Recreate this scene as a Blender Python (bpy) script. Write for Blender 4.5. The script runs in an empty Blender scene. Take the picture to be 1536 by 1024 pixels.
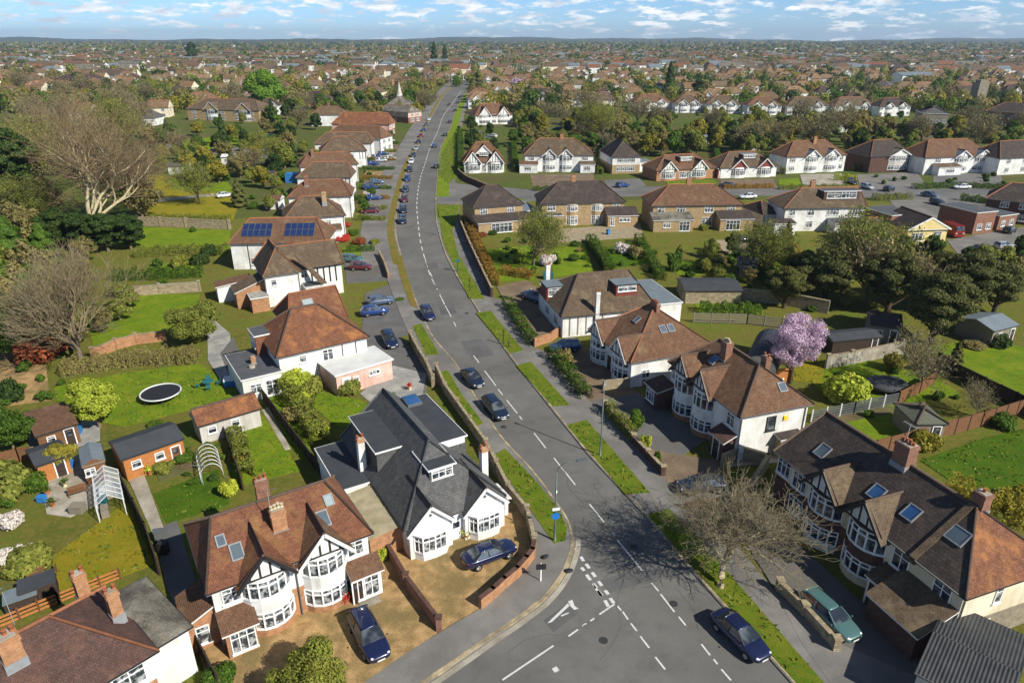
import bpy, math, random
import numpy as np
from mathutils import Vector
C = bpy.context.scene.collection
R = random.Random(7)
PI = math.pi
# ------------------------------------------------------------------ camera model (drone 38 m up)
F, HY, CH = 1040.0, 57.0, 38.0
PITCH = math.atan((512 - HY) / F)
SP, CP = math.sin(PITCH), math.cos(PITCH)
def G(px, py, z=0.0):
    "point of the plane at height z seen at pixel (px, py) of the 1536 x 1024 photograph"
    a, b = (px - 768) / F, (512 - py) / F
    t = (z - CH) / (-SP + b * CP)
    return Vector((a * t, (CP + b * SP) * t, z))
def PX(x, y, z=0.0):
    d = y * CP - (z - CH) * SP
    return 768 + F * x / d, 512 - F * (y * SP + (z - CH) * CP) / d
def tag(o, label=None, cat=None, group=None, kind=None):
    for k, v in (('label', label), ('category', cat), ('group', group), ('kind', kind)):
        if v: o[k] = v
    return o
def empty(name, loc, rz=0.0, label=None, cat=None, group=None, sc=None):
    o = bpy.data.objects.new(name, None); C.objects.link(o)
    o.location = loc; o.rotation_euler = (0, 0, rz); o.empty_display_size = .3
    if sc: o.scale = sc
    return tag(o, label, cat, group)
def copy_tree(o, kids, parent=None):
    c = o.copy(); C.objects.link(c)
    if parent: c.parent = parent
    for ch in kids.get(o, ()): copy_tree(ch, kids, c)
    return c
KIDS = {}
def link(o, parent):
    C.objects.link(o)
    if parent is not None:
        o.parent = parent; KIDS.setdefault(parent, []).append(o)
    return o
# ------------------------------------------------------------------ mesh builder
class MB:
    def __init__(s): s.v = []; s.f = []; s.m = []; s.sm = []
    def face(s, pts, m=0, smooth=False):
        n = len(s.v); s.v += [tuple(p) for p in pts]; s.f.append(tuple(range(n, n + len(pts)))); s.m.append(m); s.sm.append(smooth)
    def box(s, x0, x1, y0, y1, z0, z1, m=0):
        n = len(s.v)
        s.v += [(x0,y0,z0),(x1,y0,z0),(x1,y1,z0),(x0,y1,z0),(x0,y0,z1),(x1,y0,z1),(x1,y1,z1),(x0,y1,z1)]
        for q in ((0,3,2,1),(4,5,6,7),(0,1,5,4),(1,2,6,5),(2,3,7,6),(3,0,4,7)):
            s.f.append(tuple(n + i for i in q)); s.m.append(m); s.sm.append(False)
    def obox(s, c, ax, ay, az, m=0):
        "box with centre c and half-extent vectors"
        c, ax, ay, az = Vector(c), Vector(ax), Vector(ay), Vector(az)
        n = len(s.v)
        for k in (-1, 1):
            for i, j in ((-1,-1),(1,-1),(1,1),(-1,1)): s.v.append(tuple(c + ax*i + ay*j + az*k))
        for q in ((0,3,2,1),(4,5,6,7),(0,1,5,4),(1,2,6,5),(2,3,7,6),(3,0,4,7)):
            s.f.append(tuple(n + i for i in q)); s.m.append(m); s.sm.append(False)
    def bar(s, p, q, w, h, m=0, up=(0,0,1)):
        p, q = Vector(p), Vector(q); d = q - p
        if d.length < 1e-6: return
        n = d.normalized(); a = n.cross(Vector(up))
        if a.length < 1e-3: a = n.cross(Vector((1,0,0)))
        a.normalize(); b = a.cross(n)
        s.obox((p+q)/2, d/2, a*(w/2), b*(h/2), m)
    def prism(s, poly, z0, z1, m=0, mside=None):
        k = len(poly)
        s.face([(p[0],p[1],z1) for p in poly], m)
        for i in range(k):
            a, b = poly[i], poly[(i+1) % k]
            s.face([(a[0],a[1],z0),(b[0],b[1],z0),(b[0],b[1],z1),(a[0],a[1],z1)], m if mside is None else mside)
    def tube(s, pts, rad, n=6, m=0, cap=True, smooth=True):
        pts = [Vector(p) for p in pts]; base = len(s.v); k = len(pts)
        if not hasattr(rad, '__len__'): rad = [rad] * k
        ref = Vector((.31,.17,.93))
        for i, p in enumerate(pts):
            d = (pts[min(i+1,k-1)] - pts[max(i-1,0)]).normalized()
            a = d.cross(ref)
            if a.length < .05: a = d.cross(Vector((1,0,0)))
            a.normalize(); b = d.cross(a)
            for j in range(n):
                t = 2*PI*j/n; s.v.append(tuple(p + a*(rad[i]*math.cos(t)) + b*(rad[i]*math.sin(t))))
        for i in range(k-1):
            for j in range(n):
                o = base + i*n; s.f.append((o+j, o+(j+1)%n, o+n+(j+1)%n, o+n+j)); s.m.append(m); s.sm.append(smooth)
        if cap:
            s.f.append(tuple(base+(k-1)*n+j for j in range(n))); s.m.append(m); s.sm.append(False)
            s.f.append(tuple(base+j for j in range(n))); s.m.append(m); s.sm.append(False)
    def mesh(s, name, mats, uv=True):
        me = bpy.data.meshes.new(name); me.from_pydata(s.v, [], s.f)
        for x in (mats if isinstance(mats, (list, tuple)) else [mats]): me.materials.append(x)
        me.polygons.foreach_set('material_index', s.m); me.polygons.foreach_set('use_smooth', s.sm)
        if uv and s.f:
            lay = me.uv_layers.new(name='UVMap'); co = np.array(s.v)
            nr = np.zeros(len(me.polygons)*3); me.polygons.foreach_get('normal', nr); nr = nr.reshape(-1,3)
            li = np.zeros(len(me.loops), dtype=int); me.loops.foreach_get('vertex_index', li)
            lt = np.zeros(len(me.polygons), dtype=int); me.polygons.foreach_get('loop_total', lt)
            n = np.repeat(nr, lt, axis=0); p = co[li]
            n[n[:,2] < -1e-6] *= -1
            hl = np.hypot(n[:,0], n[:,1]); flat = hl < .03
            hl[flat] = 1
            u = np.stack([-n[:,1]/hl, n[:,0]/hl, np.zeros(len(n))], 1); u[flat] = (1,0,0)
            v = np.cross(n, u)
            uvs = np.stack([(p*u).sum(1), (p*v).sum(1)], 1)
            lay.data.foreach_set('uv', uvs.ravel())
        return me
    def build(s, name, mats, parent=None, uv=True):
        return link(bpy.data.objects.new(name, s.mesh(name, mats, uv)), parent)
# ------------------------------------------------------------------ materials
MT = {}
def srgb(r, g=None, b=None):
    if g is None: r, g, b = r
    f = lambda c: (c/255/12.92) if c/255 <= .04045 else ((c/255+.055)/1.055)**2.4
    return (f(r), f(g), f(b), 1)
class NT:
    def __init__(s, name):
        s.mat = bpy.data.materials.new(name); s.mat.use_nodes = True; s.t = s.mat.node_tree; s.n = s.t.nodes
        s.b = s.n['Principled BSDF']; MT[name] = s.mat
    def nd(s, typ, **kw):
        n = s.n.new(typ)
        for k, v in kw.items():
            if k.startswith('i_'): n.inputs[k[2:].replace('_',' ')].default_value = v
            else: setattr(n, k, v)
        return n
    def l(s, a, b): s.t.links.new(a, b)
    def pos(s): return s.nd('ShaderNodeNewGeometry').outputs['Position']
    def uv(s): return s.nd('ShaderNodeTexCoord').outputs['UV']
    def noise(s, scale, det=4, rough=.55, vec=None, sc3=None):
        n = s.nd('ShaderNodeTexNoise'); n.inputs['Scale'].default_value = scale; n.inputs['Detail'].default_value = det; n.inputs['Roughness'].default_value = rough
        v = vec or s.pos()
        if sc3:
            m = s.nd('ShaderNodeMapping'); m.inputs['Scale'].default_value = sc3; s.l(v, m.inputs['Vector']); v = m.outputs[0]
        s.l(v, n.inputs['Vector']); return n.outputs['Fac']
    def ramp(s, fac, stops):
        r = s.nd('ShaderNodeValToRGB'); e = r.color_ramp.elements
        while len(e) < len(stops): e.new(.5)
        for x, (p, c) in zip(e, stops): x.position = p; x.color = c
        s.l(fac, r.inputs['Fac']); return r.outputs['Color']
    def mix(s, fac, a, b, typ='MIX'):
        m = s.nd('ShaderNodeMix', data_type='RGBA', blend_type=typ)
        for x, k in ((fac, 0), (a, 6), (b, 7)):
            if hasattr(x, 'is_linked'): s.l(x, m.inputs[k])
            else: m.inputs[k].default_value = x
        return m.outputs[2]
    def bump(s, h, strength=.3, dist=.02):
        b = s.nd('ShaderNodeBump'); b.inputs['Strength'].default_value = strength; b.inputs['Distance'].default_value = dist
        s.l(h, b.inputs['Height']); s.l(b.outputs[0], s.b.inputs['Normal'])
    def done(s, col, rough=.85, spec=.3, metal=0):
        if hasattr(col, 'is_linked'): s.l(col, s.b.inputs['Base Color'])
        else: s.b.inputs['Base Color'].default_value = col
        s.b.inputs['Roughness'].default_value = rough; s.b.inputs['Specular IOR Level'].default_value = spec; s.b.inputs['Metallic'].default_value = metal
        return s.mat
def g4(v, w=None, x=None): return (v, v if w is None else w, v if x is None else x, 1)
GREY2 = [(.3, g4(.3)), (.7, g4(.8))]
def mottled(name, c1, c2, scale=1.5, rough=.9, c3=None, s3=.25, fine=18, finea=.35, bump=.2, spec=.25):
    t = NT(name); a = t.ramp(t.noise(scale, 5), [(.35, c1), (.65, c2)])
    if c3: a = t.mix(t.ramp(t.noise(s3, 4, .6), [(.42, g4(0)), (.62, g4(1))]), a, c3)
    if name.startswith('render') or name == 'asphalt':
        sn = t.noise(1.0, 5, .6, sc3=(2.2,2.2,.22)) if name != 'asphalt' else t.noise(.55, 5, .65)
        a = t.mix(1, a, t.ramp(sn, [(.5, g4(1)), (.78, g4(.72,.71,.68) if name != 'asphalt' else g4(.74))]), 'MULTIPLY')
    fn = t.noise(fine, 3)
    a = t.mix(finea, a, t.ramp(fn, GREY2), 'OVERLAY')
    if bump: t.bump(fn, bump, .03)
    return t.done(a, rough, spec)
def tiles(name, c1, c2, cm, moss, bw=.19, bh=.13, mossa=(.5,.72), var=(.6,1.25), rough=.85, objvar=0.0):
    t = NT(name); br = t.nd('ShaderNodeTexBrick', i_Scale=1.0, i_Mortar_Size=.014, i_Mortar_Smooth=.3, i_Bias=0.0, i_Brick_Width=bw, i_Row_Height=bh)
    br.inputs['Color1'].default_value = c1; br.inputs['Color2'].default_value = c2; br.inputs['Mortar'].default_value = cm
    uv = t.uv(); t.l(uv, br.inputs['Vector'])
    col = t.mix(t.ramp(t.noise(.55, 6, .68), [(mossa[0], g4(0)), (mossa[1], g4(1))]), br.outputs['Color'], moss)
    col = t.mix(.75, col, t.ramp(t.noise(1.7, 5, .6), [(.25, g4(var[0])), (.75, g4(var[1]))]), 'MULTIPLY')
    col = t.mix(.5, col, t.ramp(t.noise(9, 2, .6), [(.3, g4(.55)), (.7, g4(1.3))]), 'MULTIPLY')
    if objvar:
        oi = t.nd('ShaderNodeObjectInfo'); col = t.mix(objvar, col, t.ramp(oi.outputs['Random'], [(0, g4(.6,.55,.52)), (.35, g4(1.12,.9,.74)), (.7, g4(.82,.84,.84)), (1, g4(1.4,1.22,1.05))]), 'MULTIPLY')
    # each course overlaps the one below: a saw-tooth height along the slope
    sx = t.nd('ShaderNodeSeparateXYZ'); t.l(uv, sx.inputs[0])
    d = t.nd('ShaderNodeMath', operation='DIVIDE'); t.l(sx.outputs[1], d.inputs[0]); d.inputs[1].default_value = bh
    f = t.nd('ShaderNodeMath', operation='FRACT'); t.l(d.outputs[0], f.inputs[0])
    iv = t.nd('ShaderNodeMath', operation='SUBTRACT'); iv.inputs[0].default_value = 1; t.l(f.outputs[0], iv.inputs[1])
    t.bump(iv.outputs[0], .5, .04)
    return t.done(col, rough, .25)
def bricks(name, c1, c2, cm, bw=.225, bh=.075):
    t = NT(name); br = t.nd('ShaderNodeTexBrick', i_Scale=1.0, i_Mortar_Size=.012, i_Brick_Width=bw, i_Row_Height=bh, i_Bias=-.1)
    br.inputs['Color1'].default_value = c1; br.inputs['Color2'].default_value = c2; br.inputs['Mortar'].default_value = cm
    t.l(t.uv(), br.inputs['Vector'])
    col = t.mix(.6, br.outputs['Color'], t.ramp(t.noise(2.2, 5), [(.3, g4(.6)), (.7, g4(1.25))]), 'MULTIPLY')
    return t.done(col, .9, .2)
def leafmat(name, cols, trans=.3, objvar=.35):
    t = NT(name); g = t.nd('ShaderNodeNewGeometry')
    n = len(cols); col = t.ramp(g.outputs['Random Per Island'], [(i/(n-1), c) for i, c in enumerate(cols)])
    oi = t.nd('ShaderNodeObjectInfo')
    col = t.mix(objvar, col, t.ramp(oi.outputs['Random'], [(0, g4(.55,.6,.5)), (.5, g4(1)), (1, g4(1.45,1.3,.9))]), 'MULTIPLY')
    t.done(col, .75, .2)
    tr = t.nd('ShaderNodeBsdfTranslucent'); t.l(col, tr.inputs['Color'])
    ms = t.nd('ShaderNodeMixShader'); ms.inputs[0].default_value = trans
    t.l(t.b.outputs[0], ms.inputs[1]); t.l(tr.outputs[0], ms.inputs[2]); t.l(ms.outputs[0], t.n['Material Output'].inputs['Surface'])
    return t.mat
def plain(name, c, rough=.6, spec=.3, metal=0, coat=0, var=.25, vs=3):
    t = NT(name); col = t.mix(var, c, t.ramp(t.noise(vs, 5), [(.3, g4(.45)), (.7, g4(1.2))]), 'MULTIPLY') if var else c
    t.done(col, rough, spec, metal)
    if coat: t.b.inputs['Coat Weight'].default_value = coat; t.b.inputs['Coat Roughness'].default_value = .04
    return t.mat
def glassmat(name, dark, light, cut=(.45,.6), sc=1.6, rough=.06, spec=.8):
    t = NT(name); c = t.ramp(t.noise(sc, 2), [(cut[0], dark), (cut[1], light)])
    t.done(c, rough, spec); return t.mat
def corrug(name, c1, c2, pitch=.25, axis=0, rough=.6):
    t = NT(name); sx = t.nd('ShaderNodeSeparateXYZ'); t.l(t.uv(), sx.inputs[0])
    m = t.nd('ShaderNodeMath', operation='MULTIPLY'); t.l(sx.outputs[axis], m.inputs[0]); m.inputs[1].default_value = 2*PI/pitch
    s = t.nd('ShaderNodeMath', operation='SINE'); t.l(m.outputs[0], s.inputs[0])
    t.bump(s.outputs[0], .7, .03)
    return t.done(t.ramp(t.noise(1.1, 5), [(.3, c1), (.7, c2)]), rough, .3)

tiles('tile_red', srgb(138,92,68), srgb(116,75,55), srgb(84,56,44), srgb(140,104,66))
tiles('tile_orange', srgb(140,94,68), srgb(114,74,54), srgb(84,58,44), srgb(160,108,66), mossa=(.5,.68))
tiles('tile_brown', srgb(112,95,76), srgb(93,78,62), srgb(68,57,46), srgb(126,110,86))
tiles('tile_rust', srgb(126,94,72), srgb(104,76,58), srgb(76,56,44), srgb(124,102,76))
tiles('tile_dark', srgb(80,70,64), srgb(66,58,54), srgb(38,35,33), srgb(92,80,70), bw=.3, bh=.28)
tiles('tile_plum', srgb(100,76,68), srgb(84,64,58), srgb(62,48,44), srgb(118,84,68))
tiles('tile_slate', srgb(98,98,97), srgb(86,86,86), srgb(62,62,63), srgb(112,110,106), bw=.26, bh=.2, mossa=(.55,.8))
tiles('tile_mossy', srgb(104,98,88), srgb(86,80,72), srgb(52,49,44), srgb(128,124,112), bw=.28, bh=.22, mossa=(.4,.6))
tiles('tile_far', srgb(136,116,92), srgb(116,98,76), srgb(94,80,62), srgb(148,132,104), objvar=.75)
bricks('brick_red', srgb(142,84,60), srgb(112,62,46), srgb(140,128,114))
bricks('brick_orange', srgb(182,122,76), srgb(150,92,56), srgb(160,142,118))
bricks('brick_yellow', srgb(176,146,102), srgb(150,120,80), srgb(158,146,122))
bricks('brick_dark', srgb(96,58,48), srgb(74,46,40), srgb(96,86,78))
bricks('stone_wall', srgb(170,156,128), srgb(136,122,98), srgb(108,98,84), .45, .2)
bricks('block_grey', srgb(150,140,120), srgb(132,122,104), srgb(112,104,92), .45, .22)
mottled('render_white', g4(.74,.735,.71), g4(.82,.815,.80), .8, .9, g4(.60,.59,.55), .45, 20, .1, .05)
mottled('render_cream', srgb(226,214,186), srgb(236,226,204), .8, .9, srgb(206,194,164), .3, 20, .08, .05)
mottled('render_yellow', srgb(214,192,132), srgb(224,204,148), .8, .9, None, .3, 20, .08, .05)
mottled('render_pink', srgb(206,172,158), srgb(214,184,170), .9, .9, srgb(190,152,138), .4, 20, .1, .05)
mottled('render_grey', srgb(176,172,164), srgb(192,188,180), .9, .9, None, .4, 20, .1, .05)
mottled('asphalt', g4(.130,.127,.116), g4(.154,.149,.135), .35, .92, g4(.110,.107,.098), .06, 26, .4, .15)
mottled('asphalt_patch', g4(.098,.098,.096), g4(.12,.119,.115), .6, .92, g4(.09,.09,.088), .2, 26, .4, .15)
mottled('asphalt_worn', g4(.14,.136,.128), g4(.175,.168,.156), .5, .92, g4(.115,.112,.108), .12, 22, .4, .15)
mottled('tarmac_pave', g4(.165,.156,.142), g4(.21,.198,.18), .7, .92, g4(.135,.127,.116), .15, 20, .4, .15)
mottled('tarmac_dark', g4(.095,.094,.094), g4(.135,.131,.126), .5, .9, g4(.115,.106,.094), .15, 20, .4, .15)
mottled('gravel_tan', srgb(168,138,94), srgb(140,112,74), 1.2, .95, srgb(118,102,66), .3, 11, .65, .5)
mottled('gravel_brown', srgb(112,96,80), srgb(94,80,66), 1.2, .95, srgb(124,106,84), .3, 14, .5, .3)
mottled('concrete', srgb(172,166,152), srgb(150,144,130), 1.0, .9, srgb(132,124,108), .35, 18, .35, .15)
mottled('paving_grey', srgb(162,160,152), srgb(142,140,134), 1.5, .9, srgb(128,128,124), .4, 12, .35, .15)
mottled('kerb_stone', srgb(176,160,128), srgb(148,134,106), 1.2, .9, srgb(120,110,92), .6, 14, .4, .2)
mottled('soil', srgb(104,88,62), srgb(84,72,50), .6, .95, srgb(84,92,46), .2, 9, .5, .4)
def grassmat(name, a, b, c, d, sc=.35):
    f_ = lambda q: (q[0]*.86, q[1]*.71, q[2]*.46, 1)
    a, b, c, d = f_(a), f_(b), f_(c), f_(d)
    t = NT(name); n1 = t.noise(sc, 7, .7); n2 = t.noise(1.9, 5, .72); n3 = t.noise(15, 3, .75)
    col = t.ramp(n1, [(.3, a), (.48, b), (.64, c)])
    col = t.mix(t.ramp(n2, [(.46, g4(0)), (.72, g4(.8))]), col, d)
    col = t.mix(.7, col, t.ramp(n3, [(.3, g4(.18)), (.7, g4(.85))]), 'OVERLAY')
    t.bump(n3, .9, .1)
    return t.done(col, .95, .1)
grassmat('grass_verge', srgb(78,116,34), srgb(96,132,40), srgb(116,140,52), srgb(130,128,62))
grassmat('grass_lawn', srgb(84,128,34), srgb(102,144,38), srgb(126,156,46), srgb(140,146,58))
grassmat('grass_deep', srgb(54,98,26), srgb(70,114,30), srgb(84,122,34), srgb(98,112,42))
grassmat('grass_yellow', srgb(112,132,38), srgb(132,142,44), srgb(150,150,54), srgb(158,138,60))
grassmat('grass_worn', srgb(96,112,50), srgb(120,124,64), srgb(136,124,82), srgb(140,122,88))
grassmat('garden_ground', srgb(78,108,44), srgb(108,118,62), srgb(90,124,46), srgb(142,132,96), .2)
# wide land: fields, gardens and scrub in large patches
t = NT('land'); n1 = t.noise(.012, 6, .65); n2 = t.noise(.07, 5, .65); n3 = t.noise(.8, 4, .7)
c = t.ramp(n1, [(.3, srgb(84,88,48)), (.45, srgb(106,98,66)), (.55, srgb(86,104,46)), (.7, srgb(118,104,76))])
c = t.mix(t.ramp(n2, [(.44, g4(0)), (.6, g4(1))]), c, t.ramp(n3, [(.3, srgb(88,112,44)), (.7, srgb(112,104,62))]))
c = t.mix(.4, c, t.ramp(n3, GREY2), 'OVERLAY'); c = t.mix(1, c, g4(.7,.72,.62), 'MULTIPLY'); t.done(c, .95, .1)
plain('timber_black', g4(.03,.028,.026), .7, .3); plain('upvc_white', g4(.82,.82,.80), .4, .4, 0, 0, .1)
plain('white_paint', g4(.8,.8,.78), .6, .3, 0, 0, .12); plain('bargeboard', g4(.7,.69,.66), .6, .3)
plain('flat_roof', srgb(84,86,90), .8, .3, 0, 0, .45, .9); plain('flat_roof_blue', srgb(112,122,128), .7, .3, 0, 0, .35, .8)
plain('flat_roof_dark', srgb(64,67,71), .75, .3, 0, 0, .4, .9); plain('roof_white', srgb(206,206,202), .6, .3, 0, 0, .25, .7)
plain('lead', srgb(140,142,144), .6, .4, 0, 0, .3); plain('ridge_clay', srgb(150,100,72), .85, .2, 0, 0, .5, 4)
plain('ridge_dark', srgb(96,80,70), .85, .2, 0, 0, .5, 4); plain('pot_clay', srgb(158,96,66), .8, .2); plain('pot_cream', srgb(196,180,150), .8, .2)
plain('gutter_black', g4(.025,.025,.027), .4, .4, 0, 0, 0); plain('door_dark', srgb(60,44,36), .5, .4); plain('door_red', srgb(140,38,34), .5, .4)
plain('wood_orange', srgb(176,116,66), .8, .2, 0, 0, .5, 5); plain('wood_brown', srgb(118,84,58), .85, .2, 0, 0, .5, 5)
plain('wood_grey', srgb(132,124,110), .9, .2, 0, 0, .45, 5); plain('wood_dark', srgb(66,54,46), .9, .2, 0, 0, .5, 5)
plain('clad_red', srgb(126,68,58), .8, .2, 0, 0, .5, 5)
plain('metal_grey', srgb(120,124,124), .45, .5, .5, 0, .2); plain('metal_green', srgb(86,98,92), .5, .5, .3, 0, .2); plain('felt_olive', srgb(96,98,84), .85, .2, 0, 0, .4); plain('metal_white', srgb(214,216,214), .4, .5, 0, 0, .1)
plain('mark_white', g4(.62,.62,.6), .8, .2, 0, 0, .45, 6); plain('bark', srgb(120,108,88), .95, .1, 0, 0, .5, 6); plain('bark_pale', srgb(176,164,132), .95, .1, 0, 0, .5, 4)
plain('bark_dark', srgb(82,70,56), .95, .1, 0, 0, .5, 6); plain('twig_brown', srgb(134,116,88), .95, .1, 0, 0, .3); plain('twig_olive', srgb(130,120,96), .95, .1, 0, 0, .3)
plain('twig_red', srgb(140,126,98), .95, .1, 0, 0, .3)
plain('tyre', g4(.016), .85, .2, 0, 0, 0); plain('rim', g4(.45), .3, .5, .8, 0, 0); plain('plate_white', g4(.7), .5, .4, 0, 0, 0); plain('plate_yellow', g4(.7,.55,.08), .5, .4, 0, 0, 0)
plain('lamp_clear', g4(.75,.76,.78), .1, .8, 0, .5, 0); plain('lamp_red', g4(.45,.015,.015), .15, .6, 0, .5, 0); plain('trim_black', g4(.02), .5, .4, 0, 0, 0)
for n, c in dict(navy=(.010,.016,.06), black=(.008,.009,.012), blue=(.015,.05,.20), midnight=(.012,.022,.045), teal=(.075,.16,.15), white=(.72,.73,.74), silver=(.42,.44,.46), red=(.30,.018,.02), maroon=(.13,.02,.025), steel=(.08,.12,.19)).items():
    plain('paint_' + n, (*c, 1), .28, .5, .15 if n not in ('white',) else 0, 1.0, 0)
glassmat('car_glass', g4(.02,.025,.032), g4(.09,.105,.12), sc=.9, rough=.03, spec=1.0)
glassmat('pane', g4(.03,.04,.05), g4(.36,.37,.37), (.46,.6), 2.6)
glassmat('pane_dark', g4(.02,.026,.036), g4(.16,.18,.2), (.47,.64), 1.9)
glassmat('pane_far', g4(.03,.04,.05), g4(.12,.14,.16), (.45,.6), .5, .2)
plain('rooflight', srgb(92,104,112), .12, .8, 0, 0, .35, .8); plain('rooflight_blue', srgb(50,92,140), .1, .8, 0, .3, .4, .9); plain('rooflight_pale', srgb(150,164,164), .15, .6, 0, 0, .2)
t = NT('solar'); br = t.nd('ShaderNodeTexBrick', offset=0.0, i_Scale=1.0, i_Mortar_Size=.018, i_Brick_Width=.16, i_Row_Height=.16)
br.inputs['Color1'].default_value = srgb(18,34,74); br.inputs['Color2'].default_value = srgb(24,44,92); br.inputs['Mortar'].default_value = srgb(44,58,92)
t.l(t.uv(), br.inputs['Vector']); t.done(br.outputs['Color'], .12, .7)
plain('plastic_blue', srgb(50,120,180), .4, .4); plain('plastic_teal', srgb(40,104,110), .5, .4); plain('plastic_green', srgb(30,78,48), .6, .3); plain('fabric_black', g4(.02,.022,.026), .7, .3, 0, 0, .3)
plain('sign_blue', srgb(28,110,190), .4, .4, 0, 0, 0); plain('yellow_box', srgb(226,200,40), .5, .4, 0, 0, .2)
t = NT('clear_plastic'); t.b.inputs['Base Color'].default_value = g4(.75,.82,.84); t.b.inputs['Roughness'].default_value = .12; t.b.inputs['Alpha'].default_value = .3
t = NT('membrane'); corr = corrug('sheet_strips', srgb(172,162,132), srgb(140,130,104), .9, 1)
corrug('sheet_dark', srgb(68,70,70), srgb(52,54,55), .22, 0); corrug('sheet_grey', srgb(150,152,150), srgb(132,134,132), .35, 0)
lm = leafmat
lm('leaf_green', [srgb(52,76,24), srgb(76,104,32), srgb(104,130,44)]); lm('leaf_bright', [srgb(76,112,34), srgb(104,138,42), srgb(130,160,58)])
lm('leaf_lime', [srgb(134,150,40), srgb(172,182,60), srgb(196,202,84)]); lm('leaf_olive', [srgb(94,104,42), srgb(126,132,56), srgb(152,154,72)])
lm('leaf_dark', [srgb(36,54,24), srgb(56,78,32), srgb(84,104,46)]); lm('leaf_pine', [srgb(58,66,34), srgb(90,96,50), srgb(124,122,70)])
lm('leaf_brown', [srgb(114,106,62), srgb(142,130,80), srgb(152,146,88)]); lm('leaf_gold', [srgb(112,110,36), srgb(140,132,46), srgb(158,148,62)])
lm('leaf_pink', [srgb(186,154,182), srgb(208,182,206), srgb(224,206,222)], .35, .1); lm('leaf_red', [srgb(128,66,44), srgb(156,84,56), srgb(120,92,56)])
lm('leaf_white', [srgb(206,200,188), srgb(222,214,204), srgb(226,206,206)], .2, .1); lm('leaf_rust', [srgb(128,98,46), srgb(156,118,56), srgb(132,120,52)])
lm('flower_red', [srgb(170,50,40), srgb(196,80,50), srgb(180,60,70)], .2, .1); lm('leaf_twig', [srgb(122,112,80), srgb(144,132,96), srgb(122,122,70)])
leafmat('leaf_grass', [srgb(64,84,26), srgb(90,112,34), srgb(118,128,50), srgb(136,124,66)], .2, 0)
plain('metal_cover', g4(.06), .6, .4, .4, 0, .3)
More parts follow.
